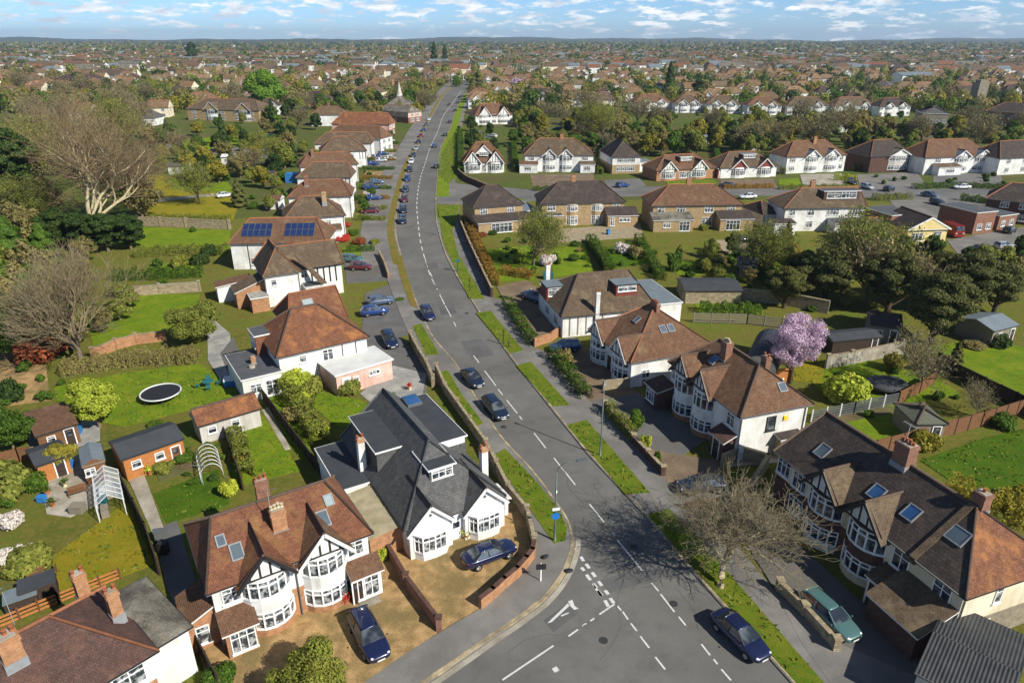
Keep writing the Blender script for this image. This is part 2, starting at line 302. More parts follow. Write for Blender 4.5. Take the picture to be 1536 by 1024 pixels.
# ------------------------------------------------------------------ houses
def M(*n): return [MT[x] for x in n]
PRO = []
class House:
    def __init__(s, name, label, cat='house', L=None, Rr=None, ze=5.0, D=8.0, ov=.35, loc=None, rz=0, W=None, group=None, turn=0):
        if L is not None:
            a, b = G(*L, ze), G(*Rr, ze); x = Vector((b.x-a.x, b.y-a.y, 0)); W = x.length - 2*ov
            rz = math.atan2(x.y, x.x) + math.radians(turn); yx = Vector((-math.sin(rz), math.cos(rz), 0))
            o = (a + b) / 2; o.z = 0; loc = o + yx*ov
        s.W, s.D, s.ze, s.ov, s.rz = W, D, ze, ov, rz; s.h = W/2
        s.root = empty(name, loc, rz, label, cat, group)
        s.planes = {}; s.loc = Vector(loc)
    def w2l(s, p):
        d = Vector((p[0]-s.loc.x, p[1]-s.loc.y)); c, q = math.cos(s.rz), math.sin(s.rz)
        return d.x*c + d.y*q, -d.x*q + d.y*c
    def px(s, X, Y, z): return s.w2l(G(X, Y, z))
    def put(s, name, mb, mats, parent=None): return mb.build(name, M(*mats) if not isinstance(mats, str) else MT[mats], parent or s.root)
    def walls(s, mat='render_white', lower=None, zl=2.6, x0=None, x1=None, y0=0, y1=None, ze=None, name='wall'):
        x0 = -s.h if x0 is None else x0; x1 = s.h if x1 is None else x1; y1 = s.D if y1 is None else y1; ze = ze or s.ze
        mb = MB()
        if lower: mb.box(x0,x1,y0,y1,-.2,zl,1); mb.box(x0-.004,x1+.004,y0-.004,y1+.004,zl,ze,0)
        else: mb.box(x0,x1,y0,y1,-.2,ze,0)
        return s.put(name, mb, (mat, lower or mat))
    def roof(s, zr, il=None, ir=None, mat='tile_brown', ridge='ridge_clay', x0=None, x1=None, y0=0, y1=None, ze=None, axis='x', ov=None, gmat='render_white', fascia='bargeboard', key='main', name='roof', ym=None, caps=True):
        x0 = -s.h if x0 is None else x0; x1 = s.h if x1 is None else x1; y1 = s.D if y1 is None else y1; ze = s.ze if ze is None else ze; ov = s.ov if ov is None else ov
        T = (lambda a, b, z: (a, b, z)) if axis == 'x' else (lambda a, b, z: (b, a, z))
        if axis == 'x': A0, A1, B0, B1 = x0-ov, x1+ov, y0-ov, y1+ov
        else: A0, A1, B0, B1 = y0-ov, y1+ov, x0-ov, x1+ov
        half = (B1-B0)/2
        il = half if il is None else il; ir = half if ir is None else ir
        bm_ = (B0+B1)/2 if ym is None else ym
        p, q = (A0+il, bm_), (A1-ir, bm_)
        mb = MB(); zb = ze - .16
        c = [T(A0,B0,ze), T(A1,B0,ze), T(A1,B1,ze), T(A0,B1,ze)]; P_, Q_ = T(*p, zr), T(*q, zr)
        for f, k in (((c[0],c[1],Q_,P_), 0), ((c[2],c[3],P_,Q_), 0), ((c[1],c[2],Q_), 0 if ir > .05 else 3), ((c[3],c[0],P_), 0 if il > .05 else 3)):
            mb.face(f, k)
        lo = [(v[0],v[1],zb) for v in c]
        for i in range(4): mb.face((lo[i], lo[(i+1)%4], c[(i+1)%4], c[i]), 2)
        mb.face(lo, 2)
        up = lambda v, d=.03: (v[0], v[1], v[2]+d)
        if caps:
            mb.tube([up(P_), up(Q_)], .12, 6, 1)
            if il > .05: mb.tube([up(c[0]), up(P_)], .1, 6, 1); mb.tube([up(c[3]), up(P_)], .1, 6, 1)
            if ir > .05: mb.tube([up(c[1]), up(Q_)], .1, 6, 1); mb.tube([up(c[2]), up(Q_)], .1, 6, 1)
            # gutter along the eaves
        for i in range(4):
            if (i == 1 and ir <= .05) or (i == 3 and il <= .05): continue
            mb.tube([up(c[i], -.06), up(c[(i+1)%4], -.06)], .065, 5, 4)
        rf = s.put(name, mb, (mat, ridge or 'ridge_dark', fascia, gmat, 'gutter_black'))
        # planes as z(x, y) and slope for things set into the roof
        k = (zr-ze)/half
        if axis == 'x':
            s.planes[key+'_front'] = (lambda x, y: ze + (y-B0)*k, Vector((0,-k,1)).normalized()); s.planes[key+'_back'] = (lambda x, y: ze + (B1-y)*k, Vector((0,k,1)).normalized())
            if il > .05: s.planes[key+'_left'] = (lambda x, y: ze + (x-A0)*(zr-ze)/il, Vector((-(zr-ze)/il,0,1)).normalized())
            if ir > .05: s.planes[key+'_right'] = (lambda x, y: ze + (A1-x)*(zr-ze)/ir, Vector(((zr-ze)/ir,0,1)).normalized())
        else:
            s.planes[key+'_left'] = (lambda x, y: ze + (x-B0)*k, Vector((-k,0,1)).normalized()); s.planes[key+'_right'] = (lambda x, y: ze + (B1-x)*k, Vector((k,0,1)).normalized())
            if il > .05: s.planes[key+'_front'] = (lambda x, y: ze + (y-A0)*(zr-ze)/il, Vector((0,-(zr-ze)/il,1)).normalized())
            if ir > .05: s.planes[key+'_back'] = (lambda x, y: ze + (A1-y)*(zr-ze)/ir, Vector((0,(zr-ze)/ir,1)).normalized())
        s.roofo = rf; return rf
    def frame_on(s, plane, x, y):
        f, n = s.planes[plane]; u = Vector((0,0,1)).cross(n).normalized(); v = n.cross(u)
        return Vector((x, y, f(x, y))), u, v, n
    def skylight(s, plane, x, y, w=.8, h=1.1, mat='rooflight', frame='lead'):
        c, u, v, n = s.frame_on(plane, x, y); mb = MB(); t = .09
        for a, b, ww, hh in ((-w/2,0,t,h+t),(w/2,0,t,h+t),(0,-h/2,w-t,t),(0,h/2,w-t,t)):
            mb.obox(c+u*a+v*b+n*.03, u*ww/2, v*hh/2, n*.08)
        o = s.put('skylight', mb, (frame,)); g = MB(); g.obox(c+n*.05, u*(w/2-t/2), v*(h/2-t/2), n*.02); s.put('pane', g, (mat,), o)
    def px_sky(s, plane, X, Y, **k):
        "skylight at the roof point seen at that pixel"
        z = s.ze + 1.5
        for _ in range(12): x, y = s.px(X, Y, z); z = .5*z + .5*min(max(s.planes[plane][0](x, y), s.ze), s.ze+6)
        s.skylight(plane, x, y, **k)
    def panels(s, plane, x, y, nx, ny, w=1.0, h=1.45):
        for i in range(nx):
            for j in range(ny):
                c, u, v, n = s.frame_on(plane, x, y)
                p = c + u*((i-(nx-1)/2)*(w+.05)) + v*((j-(ny-1)/2)*(h+.05)) + n*.12
                mb = MB(); mb.obox(p, u*w/2, v*h/2, n*.03, 1); mb.obox(p+n*.03, u*(w/2-.04), v*(h/2-.04), n*.006, 0); s.put('solar_panel', mb, ('solar','metal_grey'))
    def chimney(s, x, y, zb, zt, w=.9, d=.6, mat='brick_orange', pots=3, pot='pot_clay', collar=None, topmat=None, potn=True, flash=True):
        mb = MB(); zc = zt-.3
        mb.box(x-w/2,x+w/2,y-d/2,y+d/2,zb,zc,0)
        mb.box(x-w/2-.06,x+w/2+.06,y-d/2-.06,y+d/2+.06,zc,zc+.15,1); mb.box(x-w/2-.02,x+w/2+.02,y-d/2-.02,y+d/2+.02,zc+.15,zt,1)
        mb.box(x-w/2+.08,x+w/2-.08,y-d/2+.08,y+d/2-.08,zt,zt+.05,2)
        o = s.put('chimney', mb, (mat, topmat or mat, 'concrete'))
        if flash:
            f = MB(); f.box(x-w/2-.05,x+w/2+.05,y-d/2-.08,y+d/2+.05,zb+.05,zb+ (zc-zb)*.35 if zc-zb<3 else zb+.9); s.put('flashing', f, ('lead',), o)
        for i in range(pots):
            t = (i-(pots-1)/2)*(w*.72/max(pots-1,1)) if pots > 1 else 0
            px_, py_ = (x+t, y) if w >= d else (x, y + (i-(pots-1)/2)*(d*.72/max(pots-1,1)))
            p = MB(); hh = .32 + .12*((i*7)%3)/2; p.tube([(px_,py_,zt+.02),(px_,py_,zt+hh*.8),(px_,py_,zt+hh*.82),(px_,py_,zt+hh)], [.13,.105,.13,.125], 8); s.put('pot', p, (pot,), o)
        return o
    def window(s, c, nrm, w, h, cols=2, top=.3, parent=None, frame='upvc_white', pane='pane', sill=True, out=.02, arch=False):
        "framed window on a wall: c centre, nrm outward direction (local xy)"
        n = Vector((nrm[0], nrm[1], 0)).normalized(); u = Vector((-n.y, n.x, 0)); z = Vector((0,0,1)); c = Vector(c) + n*out
        f = MB(); t = .075
        f.obox(c+u*(-w/2), u*t/2, n*.05, z*(h/2+t/2)); f.obox(c+u*(w/2), u*t/2, n*.05, z*(h/2+t/2))
        f.obox(c+z*(h/2), u*(w/2-t/2), n*.05, z*t/2); f.obox(c-z*(h/2), u*(w/2-t/2), n*.05, z*t/2)
        for i in range(1, cols): f.obox(c+u*(-w/2+w*i/cols), u*t*.45, n*.042, z*(h/2-t/2))
        if top: f.obox(c+z*(h/2-h*top), u*(w/2-t/2), n*.037, z*t*.4)
        if sill: f.obox(c-z*(h/2+t*.9)+n*.05, u*(w/2+.1), n*.09, z*.035)
        o = s.put('window', f, (frame,), parent); g = MB(); g.obox(c, u*(w/2-.03), n*.012, z*(h/2-.03))
        s.put('pane', g, (pane,), o) if parent is None else s.put('pane', g, (pane,), parent)
        return o
    def fwin(s, x, z, w=1.3, h=1.2, y=0, **k): return s.window((x, y, z), (0,-1), w, h, **k)
    def rwin(s, y, z, w=1.0, h=1.2, x=None, **k): return s.window((s.h if x is None else x, y, z), (1,0), w, h, **k)
    def lwin(s, y, z, w=1.0, h=1.2, x=None, **k): return s.window((-s.h if x is None else x, y, z), (-1,0), w, h, **k)
    def door(s, x, z0=0.0, w=.95, h=2.05, y=0, mat='door_dark', nrm=(0,-1)):
        n = Vector((*nrm, 0)); u = Vector((-n.y, n.x, 0)); mb = MB(); c = Vector((x, y, z0+h/2)) + n*.03
        mb.obox(c, u*w/2, n*.03, (0,0,h/2), 0)
        for a in (-1, 1): mb.obox(c+u*a*(w/2+.05), u*.05, n*.05, (0,0,h/2+.05), 1)
        mb.obox(c+Vector((0,0,h/2+.05)), u*(w/2), n*.05, (0,0,.05), 1); mb.obox(c+Vector((0,0,h*.25))+n*.034, u*w*.3, n*.005, (0,0,h*.14), 2)
        for k in (-1, 1): mb.obox(c+Vector((0,0,-h*.2))+u*k*w*.22+n*.034, u*w*.16, n*.006, (0,0,h*.16), 0)
        o = s.put('door', mb, (mat, 'upvc_white', 'pane_dark')); hd = MB(); hd.obox(c+u*w*.38+n*.05, u*.02, n*.03, (0,0,.08)); s.put('handle', hd, ('metal_grey',), o)
    def bay(s, cx, w, proj, layers, n=5, y=0, cap=None, pane='pane', poly=None, bars=.3, capm='lead'):
        "bow window: layers of (z0, z1, 'win' or wall material)"
        rr = (w*w/4 + proj*proj)/(2*proj); a0 = math.asin(min(1, w/2/rr))
        if proj > w/2: a0 = PI - a0
        pl = poly or [(cx + rr*math.sin(-a0+2*a0*i/n), y - (rr*math.cos(-a0+2*a0*i/n) - rr + proj)) for i in range(n+1)]
        root = None
        wl = MB(); mats = []
        wins = []
        for z0, z1, k in layers:
            if k == 'win': wins.append((z0, z1)); continue
            wl = MB(); wl.prism(pl + [(pl[-1][0], y+.1), (pl[0][0], y+.1)], z0, z1)
            ob = s.put('bay_window' if root is None else 'bay_wall', wl, k, root); root = root or ob
        for z0, z1 in wins:
            f, g = MB(), MB(); k = len(pl)
            for i in range(k):
                f.box(pl[i][0]-.055, pl[i][0]+.055, pl[i][1]-.055, pl[i][1]+.055, z0, z1)
            for i in range(k-1):
                a, b = Vector((*pl[i],0)), Vector((*pl[i+1],0)); d = (b-a); nn = Vector((d.y,-d.x,0)).normalized()
                for zz in (z0+.05, z1-.05) + ((z1-(z1-z0)*bars,) if bars else ()): f.bar(a+Vector((0,0,zz)), b+Vector((0,0,zz)), .085, .09)
                if d.length > .75:
                    m_ = (a+b)/2; f.bar(m_+Vector((0,0,z0+.05)), m_+Vector((0,0,z1-.05)), .05, .05)
                g.obox((a+b)/2 - nn*.03 + Vector((0,0,(z0+z1)/2)), d/2, nn*.01, (0,0,(z1-z0)/2))
            sl = [(cx+(p[0]-cx)*1.04, y+(p[1]-y)*1.06) for p in pl]; f.prism(sl + [(pl[-1][0], y), (pl[0][0], y)], z0-.06, z0-.004)
            s.put('window_frame', f, ('upvc_white',), root); s.put('pane', g, (pane,), root)
        if cap is not None:
            zc = max(l[1] for l in layers); c = MB(); pe = [(cx+(p[0]-cx)*1.1, y+(p[1]-y)*1.15) for p in pl]; k = len(pe)
            top = (cx, y+.05, zc+cap)
            for i in range(k-1): c.face([(*pe[i], zc), (*pe[i+1], zc), (cx+(pe[i+1][0]-cx)*.75, y+.05, zc+cap), (cx+(pe[i][0]-cx)*.75, y+.05, zc+cap)])
            c.prism(pe + [(pe[-1][0], y+.05), (pe[0][0], y+.05)], zc-.08, zc-.002); s.put('bay_roof', c, (capm,), root)
        return root
    def gable(s, cx, w, yf, ze, za, yb, mat='tile_brown', wall='render_white', timber=4, ov=.25, barge='bargeboard', tmat='timber_black', depth0=None, hang=.3, vent=False):
        mb = MB(); hw = w/2+ov; kz = (za-ze)/(w/2); zo = ze - ov*kz; th = .1
        yo = yf - hang
        for sg in (-1, 1):
            a, b = (cx+sg*hw, zo), (cx, za)
            for z_, m_ in ((0, 0), (-th, 2)): mb.face([(a[0],yo,a[1]+z_),(b[0],yo,b[1]+z_),(b[0],yb,b[1]+z_),(a[0],yb,a[1]+z_)], m_)
            mb.face([(a[0],yo,a[1]),(a[0],yb,a[1]),(a[0],yb,a[1]-th),(a[0],yo,a[1]-th)], 2)
            mb.bar((a[0],yo-.02,a[1]-.1),(b[0],yo-.02,b[1]-.1),.05,.24,2)
        mb.tube([(cx,yo,za+.02),(cx,yb,za+.02)], .11, 6, 1)
        s.put('gable_roof', mb, (mat, 'ridge_dark', barge))
        g = MB(); y1 = yf + (depth0 or .15)
        zt = za - th - .02
        tri = [(cx-w/2, ze-.05), (cx+w/2, ze-.05), (cx, zt)]
        g.face([(x,yf,z) for x,z in tri]); g.face([(x,y1,z) for x,z in tri])
        for i in range(3):
            a, b = tri[i], tri[(i+1)%3]; g.face([(a[0],yf,a[1]),(b[0],yf,b[1]),(b[0],y1,b[1]),(a[0],y1,a[1])])
        go = s.put('gable_wall', g, (wall,))
        if timber:
            t = MB(); bw = .075
            t.box(cx-w/2+.02, cx+w/2-.02, yf-.03, yf-.002, ze-.02, ze+.13)
            for i in range(1, timber+1):
                x = cx - w/2 + w*i/(timber+1); top = zt - abs(x-cx)*(zt-ze)/(w/2) - .05
                if top > ze+.2: t.box(x-bw, x+bw, yf-.03, yf-.003, ze+.13, top)
            t.bar((cx-w/2+.05, yf-.02, ze+.08), (cx, yf-.02, zt-.02), .035, .15); t.bar((cx+w/2-.05, yf-.02, ze+.08), (cx, yf-.02, zt-.02), .035, .15)
            s.put('timber', t, (tmat,), go)
        if vent:
            t = MB(); t.tube([(cx,yf-.03,ze+(zt-ze)*.5),(cx,yf+.02,ze+(zt-ze)*.5)], .14, 10); s.put('vent', t, ('metal_grey',), go)
    def dormer(s, x0, x1, y0, y1, z0, z1, cheek='tile_slate', roofm='flat_roof_dark', front='upvc_white', win=3, side='front', fasc='upvc_white', zh=None, wall=None):
        "flat-roofed box dormer; side says which way its window looks"
        mb = MB(); mb.box(x0,x1,y0,y1,z0,z1,0)
        o = s.put('dormer', mb, (cheek,))
        r = MB(); e = .16; r.box(x0-e,x1+e,y0-e,y1+e,z1+.003,z1+.14,1); r.box(x0-e+.06,x1+e-.06,y0-e+.06,y1+e-.06,z1+.14,z1+.155,0); s.put('dormer_roof', r, (roofm, fasc), o)
        if win:
            zh = zh or (z1-z0-.2)*.62; zc = z1 - .12 - zh/2
            if side == 'front': s.window(((x0+x1)/2, y0, zc), (0,-1), (x1-x0)*.82, zh, cols=win, parent=o)
            elif side == 'right': s.window((x1, (y0+y1)/2, zc), (1,0), (y1-y0)*.82, zh, cols=win, parent=o)
            elif side == 'left': s.window((x0, (y0+y1)/2, zc), (-1,0), (y1-y0)*.82, zh, cols=win, parent=o)
        return o
    def lean(s, x0, x1, y0, y1, z0, z1, high='back', wall='brick_red', mat='tile_brown', name='porch', fasc='bargeboard', win=None, ov=.22):
        "single-pitch extension; high side against the house"
        mb = MB(); mb.box(x0,x1,y0,y1,-.1,z0-.05,0); e = ov
        c = {'back': [(x0-e,y0-e,z0),(x1+e,y0-e,z0),(x1+e,y1,z1),(x0-e,y1,z1)], 'left': [(x1+e,y0-e,z0),(x1+e,y1+e,z0),(x0,y1+e,z1),(x0,y0-e,z1)],
             'right': [(x0-e,y1+e,z0),(x0-e,y0-e,z0),(x1,y0-e,z1),(x1,y1+e,z1)], 'front': [(x1+e,y1+e,z0),(x0-e,y1+e,z0),(x0-e,y0,z1),(x1+e,y0,z1)]}[high]
        lo = [(p[0],p[1],p[2]-.13) for p in c]
        o = s.put(name, mb, (wall,)); r = MB(); r.face(c, 0); r.face(lo, 1)
        for i in range(4): r.face((lo[i],lo[(i+1)%4],c[(i+1)%4],c[i]), 1)
        # side cheeks close the wedge
        k = MB()
        if high == 'back':
            for x in (x0+.02, x1-.02): k.face([(x,y0,z0-.06),(x,y1,z0-.06),(x,y1,z1-.14)])
        elif high in ('left','right'):
            xa, xb = (x1, x0) if high == 'left' else (x0, x1)
            for y in (y0+.02, y1-.02): k.face([(xa,y,z0-.06),(xb,y,z0-.06),(xb,y,z1-.14)])
        if k.f: s.put('cheek', k, (wall,), o)
        s.put('porch_roof' if name == 'porch' else name+'_roof', r, (mat, fasc), o)
        return o
    def flat(s, x0, x1, y0, y1, z, wall='render_white', mat='flat_roof', name='extension', fasc='bargeboard', z0=-.1):
        mb = MB(); mb.box(x0,x1,y0,y1,z0,z,0); o = s.put(name, mb, (wall,))
        r = MB(); e = .15; r.box(x0-e,x1+e,y0-e,y1+e,z+.003,z+.16,1); r.box(x0-e+.08,x1+e-.08,y0-e+.08,y1+e-.08,z+.16,z+.172,0); s.put(name+'_roof', r, (mat, fasc), o); return o
    def pipe(s, x, y, z1, z0=0): mb = MB(); mb.tube([(x,y,z0),(x,y,z1)], .05, 6); s.put('drainpipe', mb, ('gutter_black',))
    def aerial(s, x, y, z):
        mb = MB(); mb.tube([(x,y,z-1),(x,y,z+1.6)], .025, 4); mb.tube([(x-.6,y,z+1.5),(x+.6,y,z+1.5)], .02, 4)
        for i in range(5): mb.tube([(x-.5+i*.25,y-.25,z+1.5),(x-.5+i*.25,y+.25,z+1.5)], .012, 3)
        s.put('aerial', mb, ('metal_grey',))
# ------------------------------------------------------------------ foliage and trees
RN = np.random.RandomState(11)
def unit(n): v = RN.normal(size=(n,3)); return v/np.linalg.norm(v, axis=1, keepdims=True)
def quads_mesh(name, c, nrm, size, mat, asp=1.7):
    n = len(c); nrm = nrm/np.maximum(np.linalg.norm(nrm,axis=1,keepdims=True),1e-6)
    a = np.cross(nrm, unit(n)); a /= np.maximum(np.linalg.norm(a,axis=1,keepdims=True),1e-6); b = np.cross(nrm, a)
    s = (size*RN.uniform(.55,1.25,size=(n,1)))
    v = np.empty((n,4,3)); v[:,0] = c - a*s*asp*.5; v[:,1] = c - b*s*.5 + nrm*s*.12; v[:,2] = c + a*s*asp*.5; v[:,3] = c + b*s*.5 + nrm*s*.12
    me = bpy.data.meshes.new(name); me.vertices.add(n*4); me.vertices.foreach_set('co', v.astype(np.float32).ravel())
    me.loops.add(n*4); me.loops.foreach_set('vertex_index', np.arange(n*4, dtype=np.int32))
    me.polygons.add(n); me.polygons.foreach_set('loop_start', np.arange(0,n*4,4, dtype=np.int32)); me.polygons.foreach_set('loop_total', np.full(n,4,dtype=np.int32))
    me.materials.append(MT[mat]); me.update(); me.validate(); return me
def lump_leaves(lumps, n, size, shell=.72):
    L = np.array(lumps, dtype=float); w = (L[:,3]*L[:,4]+L[:,4]*L[:,5]+L[:,3]*L[:,5]); w /= w.sum()
    k = RN.choice(len(L), n, p=w); d = unit(n); r = (shell + (1.06-shell)*RN.rand(n,1)**.7)
    c = L[k,:3] + d*L[k,3:6]*r; return c, d*.8 + unit(n)*.55 + np.array([0,0,.25])
def crown_lumps(r, h, z0, n=14, lump=.38, flat=1.0, top=1.0):
    "irregular union of ellipsoids filling a crown of radius r between z0 and z0+h"
    out = []
    for i in range(n):
        d = unit(1)[0]; t = RN.uniform(.35,.78); zc = z0 + h*.5 + d[2]*h*.5*t
        f = (zc-z0)/h; wr = r*(1-abs(f-.45)**2*1.6*top)
        lr = r*lump*RN.uniform(.7,1.25)
        out.append((d[0]*wr*t, d[1]*wr*t, zc, lr, lr, lr*.8*flat))
    out.append((0,0,z0+h*.5,r*.5,r*.5,h*.36)); return out
def branches(rng, h0, L, r0, levels, spread=.9, up=.12, kids=(5,5,4,4,3), wig=.16, ratio=.62, lean=(0,0), thick_lv=2, minr=.012, rk=.66, zmin=-.12, clip=None, spread0=None, i0=2):
    T, W, tips = MB(), MB(), []
    def rec(p, d, ln, r, lv):
        if clip and lv > 1 and clip(p + d*ln*.8): return
        n = 4 if lv < 3 else 3; pts = [p]; rad = [r]
        for i in range(n):
            wg = wig if lv else wig*.3
            d = (d + Vector((rng.gauss(0,wg), rng.gauss(0,wg), rng.gauss(0,wg)*.7 + (up if lv else 0)*.6))).normalized()
            p = p + d*(ln/n); pts.append(p); rad.append(max(minr, r*(1-(.5 if lv else .3)*(i+1)/n)))
            if lv < levels and lv > 0 and i < n-1 and i > 0 or (lv == 0 and i >= i0 and levels > 0):
                k = kids[lv] if lv == 0 else max(1, kids[lv]//2)
                for _ in range(k if lv else max(1, kids[0]//2)):
                    ax = Vector((rng.gauss(0,1), rng.gauss(0,1), rng.gauss(0,.5))); ax = (ax - d*ax.dot(d)).normalized()
                    sp = (spread if lv else (spread0 or spread))*rng.uniform(.55,1.2); nd = (d*math.cos(sp) + ax*math.sin(sp) + Vector((0,0,up))); nd.z = max(nd.z, zmin if lv else zmin+.25); nd.normalize()
                    rec(p, nd, ln*ratio*rng.uniform(.75,1.25) if lv else L*rng.uniform(.8,1.15), max(minr, rad[-1]*rk), lv+1)
        (T if lv < thick_lv else W).tube(pts, rad, 6 if lv < 2 else (4 if lv == 2 else 3), 0, cap=False)
        if lv >= levels: tips.append((p, d)); return
        for _ in range(2):
            ax = Vector((rng.gauss(0,1), rng.gauss(0,1), rng.gauss(0,.4))); ax = (ax - d*ax.dot(d)).normalized()
            sp = spread*.55*rng.uniform(.5,1.1); nd = (d*math.cos(sp) + ax*math.sin(sp)).normalized()
            rec(p, nd, ln*ratio*rng.uniform(.9,1.25) if lv else L, max(minr, rad[-1]*.85), lv+1)
    rec(Vector((0,0,-.2)), Vector((lean[0], lean[1], 1)).normalized(), h0, r0, 0)
    return T, W, tips
TREES = {}
def tree_meshes(kind, name):
    return TREES[kind]
def mk_tree(kind, trunkmb, tmat, crown):
    TREES[kind] = (trunkmb.mesh('trunk', MT[tmat], uv=False), crown)
def simple_trunk(h, r, limbs, reach, z0):
    mb = MB(); mb.tube([(0,0,-.3),(.05*h*.1,0,h*.5),(0,0,h)], [r*1.25,r*.85,r*.45], 7, cap=False)
    for i in range(limbs):
        a = 2*PI*i/limbs + R.uniform(-.4,.4); z = z0 + R.uniform(0,.3)*h; e = reach*R.uniform(.6,1)
        mb.tube([(0,0,z),(math.cos(a)*e*.5, math.sin(a)*e*.5, z+e*.35),(math.cos(a)*e, math.sin(a)*e, z+e*.8)], [r*.5,r*.3,r*.1], 5, cap=False)
    return mb
def leafy(kind, r, h, z0, n, size, mat, tmat='bark', lumps=16, lump=.36, trunk=.2, flat=1, shell=.7, top=1.0):
    lp = crown_lumps(r, h, z0, lumps, lump, flat, top); c, nn = lump_leaves(lp, n, size, shell)
    k = c[:,2] > max(.1, z0*.6); mk_tree(kind, simple_trunk(z0+h*.55, trunk, 5, r*.6, max(.4, z0*.8)), tmat, quads_mesh('crown', c[k], nn[k], size, mat))
def conifer(kind, r, h, n, size, mat, z0=.6, power=.8, tmat='bark_dark'):
    t = RN.rand(n)**1.4; ang = RN.rand(n)*2*PI; tier = .82 + .18*np.sin(t*34 + RN.rand(n)*.8) ; rr = r*(1-t)**power*tier*(.72+.34*RN.rand(n))*(1+.18*np.sin(ang*5+t*21))
    c = np.stack([np.cos(ang)*rr, np.sin(ang)*rr, z0 + t*(h-z0)], 1)
    nn = np.stack([np.cos(ang), np.sin(ang), np.full(n,.5)],1) + unit(n)*.5
    mk_tree(kind, simple_trunk(h*.9, r*.07+.05, 0, 1, 1), tmat, quads_mesh('crown', c, nn, size, mat))
def bare(kind, seed, h0, L, r0, levels, tmat, wmat, leaves=None, nl=0, ls=.2, **kw):
    T, W, tips = branches(random.Random(seed), h0, L, r0, levels, **kw)
    if leaves:
        tp = np.array([tuple(p) for p, d in tips]); k = RN.randint(0, len(tp), nl); c = tp[k] + RN.normal(size=(nl,3))*ls*1.8
        me = quads_mesh('crown', c, unit(nl)+np.array([0,0,.4]), ls, leaves)
        # twigs share the crown mesh
        me2 = W.mesh('crown', MT[wmat], uv=False); TREES[kind] = (T.mesh('trunk', MT[tmat], uv=False), join_meshes(me2, me))
    else: TREES[kind] = (T.mesh('trunk', MT[tmat], uv=False), W.mesh('crown', MT[wmat], uv=False))
def join_meshes(a, b):
    va = np.zeros(len(a.vertices)*3, np.float32); a.vertices.foreach_get('co', va); vb = np.zeros(len(b.vertices)*3, np.float32); b.vertices.foreach_get('co', vb)
    fa = [tuple(p.vertices) for p in a.polygons]; o = len(a.vertices); fb = [tuple(i+o for i in p.vertices) for p in b.polygons]
    me = bpy.data.meshes.new(a.name); me.from_pydata(np.concatenate([va,vb]).reshape(-1,3).tolist(), [], fa+fb)
    for m in list(a.materials)+list(b.materials): me.materials.append(m)
    me.polygons.foreach_set('material_index', [0]*len(fa)+[len(a.materials)]*len(fb)); return me
def tree(kind, loc, label, sc=1.0, rz=None, name='tree', cat='tree', group=None, sz=None):
    rz = R.uniform(0, 2*PI) if rz is None else rz
    o = empty(name, (loc[0], loc[1], loc[2] if len(loc) > 2 else 0), rz, label, cat, group, (sc, sc, sz or sc))
    for me, nm in zip(TREES[kind], ('trunk', 'crown')): link(bpy.data.objects.new(nm, me), o)
    return o
BUSH = {}
def mk_bush(kind, mat, n=900, size=.2, lumps=9, lump=.5, seed=1, squash=.8, base=None):
    lp = [(0,0,.45,.7,.7,.5)]
    for i in range(lumps):
        a = RN.rand()*2*PI; q = RN.uniform(.3,.65); lr = lump*RN.uniform(.6,1.1); lp.append((math.cos(a)*q, math.sin(a)*q, RN.uniform(.25,.85), lr, lr, lr*squash))
    c, nn = lump_leaves(lp, n, size, .7); k = c[:,2] > .02; BUSH[kind] = quads_mesh('foliage', c[k], nn[k], size, mat)
def bush(kind, loc, label, r=1.0, h=None, name='bush', cat='bush', group=None):
    o = bpy.data.objects.new(name, BUSH[kind]); C.objects.link(o); o.location = (loc[0], loc[1], loc[2] if len(loc) > 2 else 0); o.rotation_euler = (0,0,R.uniform(0,6.28)); o.scale = (r, r*R.uniform(.85,1.15), h or r)
    return tag(o, label, cat, group)
def hedge(pts, h, w, mat, label, name='hedge', dens=190, size=.2, z0=0, cat='hedge'):
    cs, ns = [], []
    for a, b in zip(pts[:-1], pts[1:]):
        a, b = np.array(a[:2]), np.array(b[:2]); ln = np.linalg.norm(b-a); d = (b-a)/ln; nrm = np.array([-d[1], d[0]]); n = int(ln*dens*(h+w*.5))
        s = RN.rand(n)*ln; t = RN.rand(n)*(2*h+w); bmp = 1+.16*np.sin(s*2.1)+.12*np.sin(s*5.3+1)
        x = np.where(t < h, -w/2, np.where(t > h+w, w/2, t-h-w/2)); z = np.where(t < h, t, np.where(t > h+w, t-h-w, h))*bmp
        x = x*bmp + RN.normal(size=n)*.1; z = np.maximum(.03, z + RN.normal(size=n)*.08)
        cs.append(np.concatenate([a + d*s[:,None] + nrm*x[:,None], z[:,None]+z0], 1)); q = np.where(t < h, -1, np.where(t > h+w, 1, 0))
        ns.append(np.concatenate([nrm*q[:,None], np.where(q == 0, 1, .2)[:,None]], 1) + unit(n)*.6)
    me = quads_mesh('hedge', np.concatenate(cs), np.concatenate(ns), size, mat); o = bpy.data.objects.new(name, me); C.objects.link(o)
    return tag(o, label, cat)
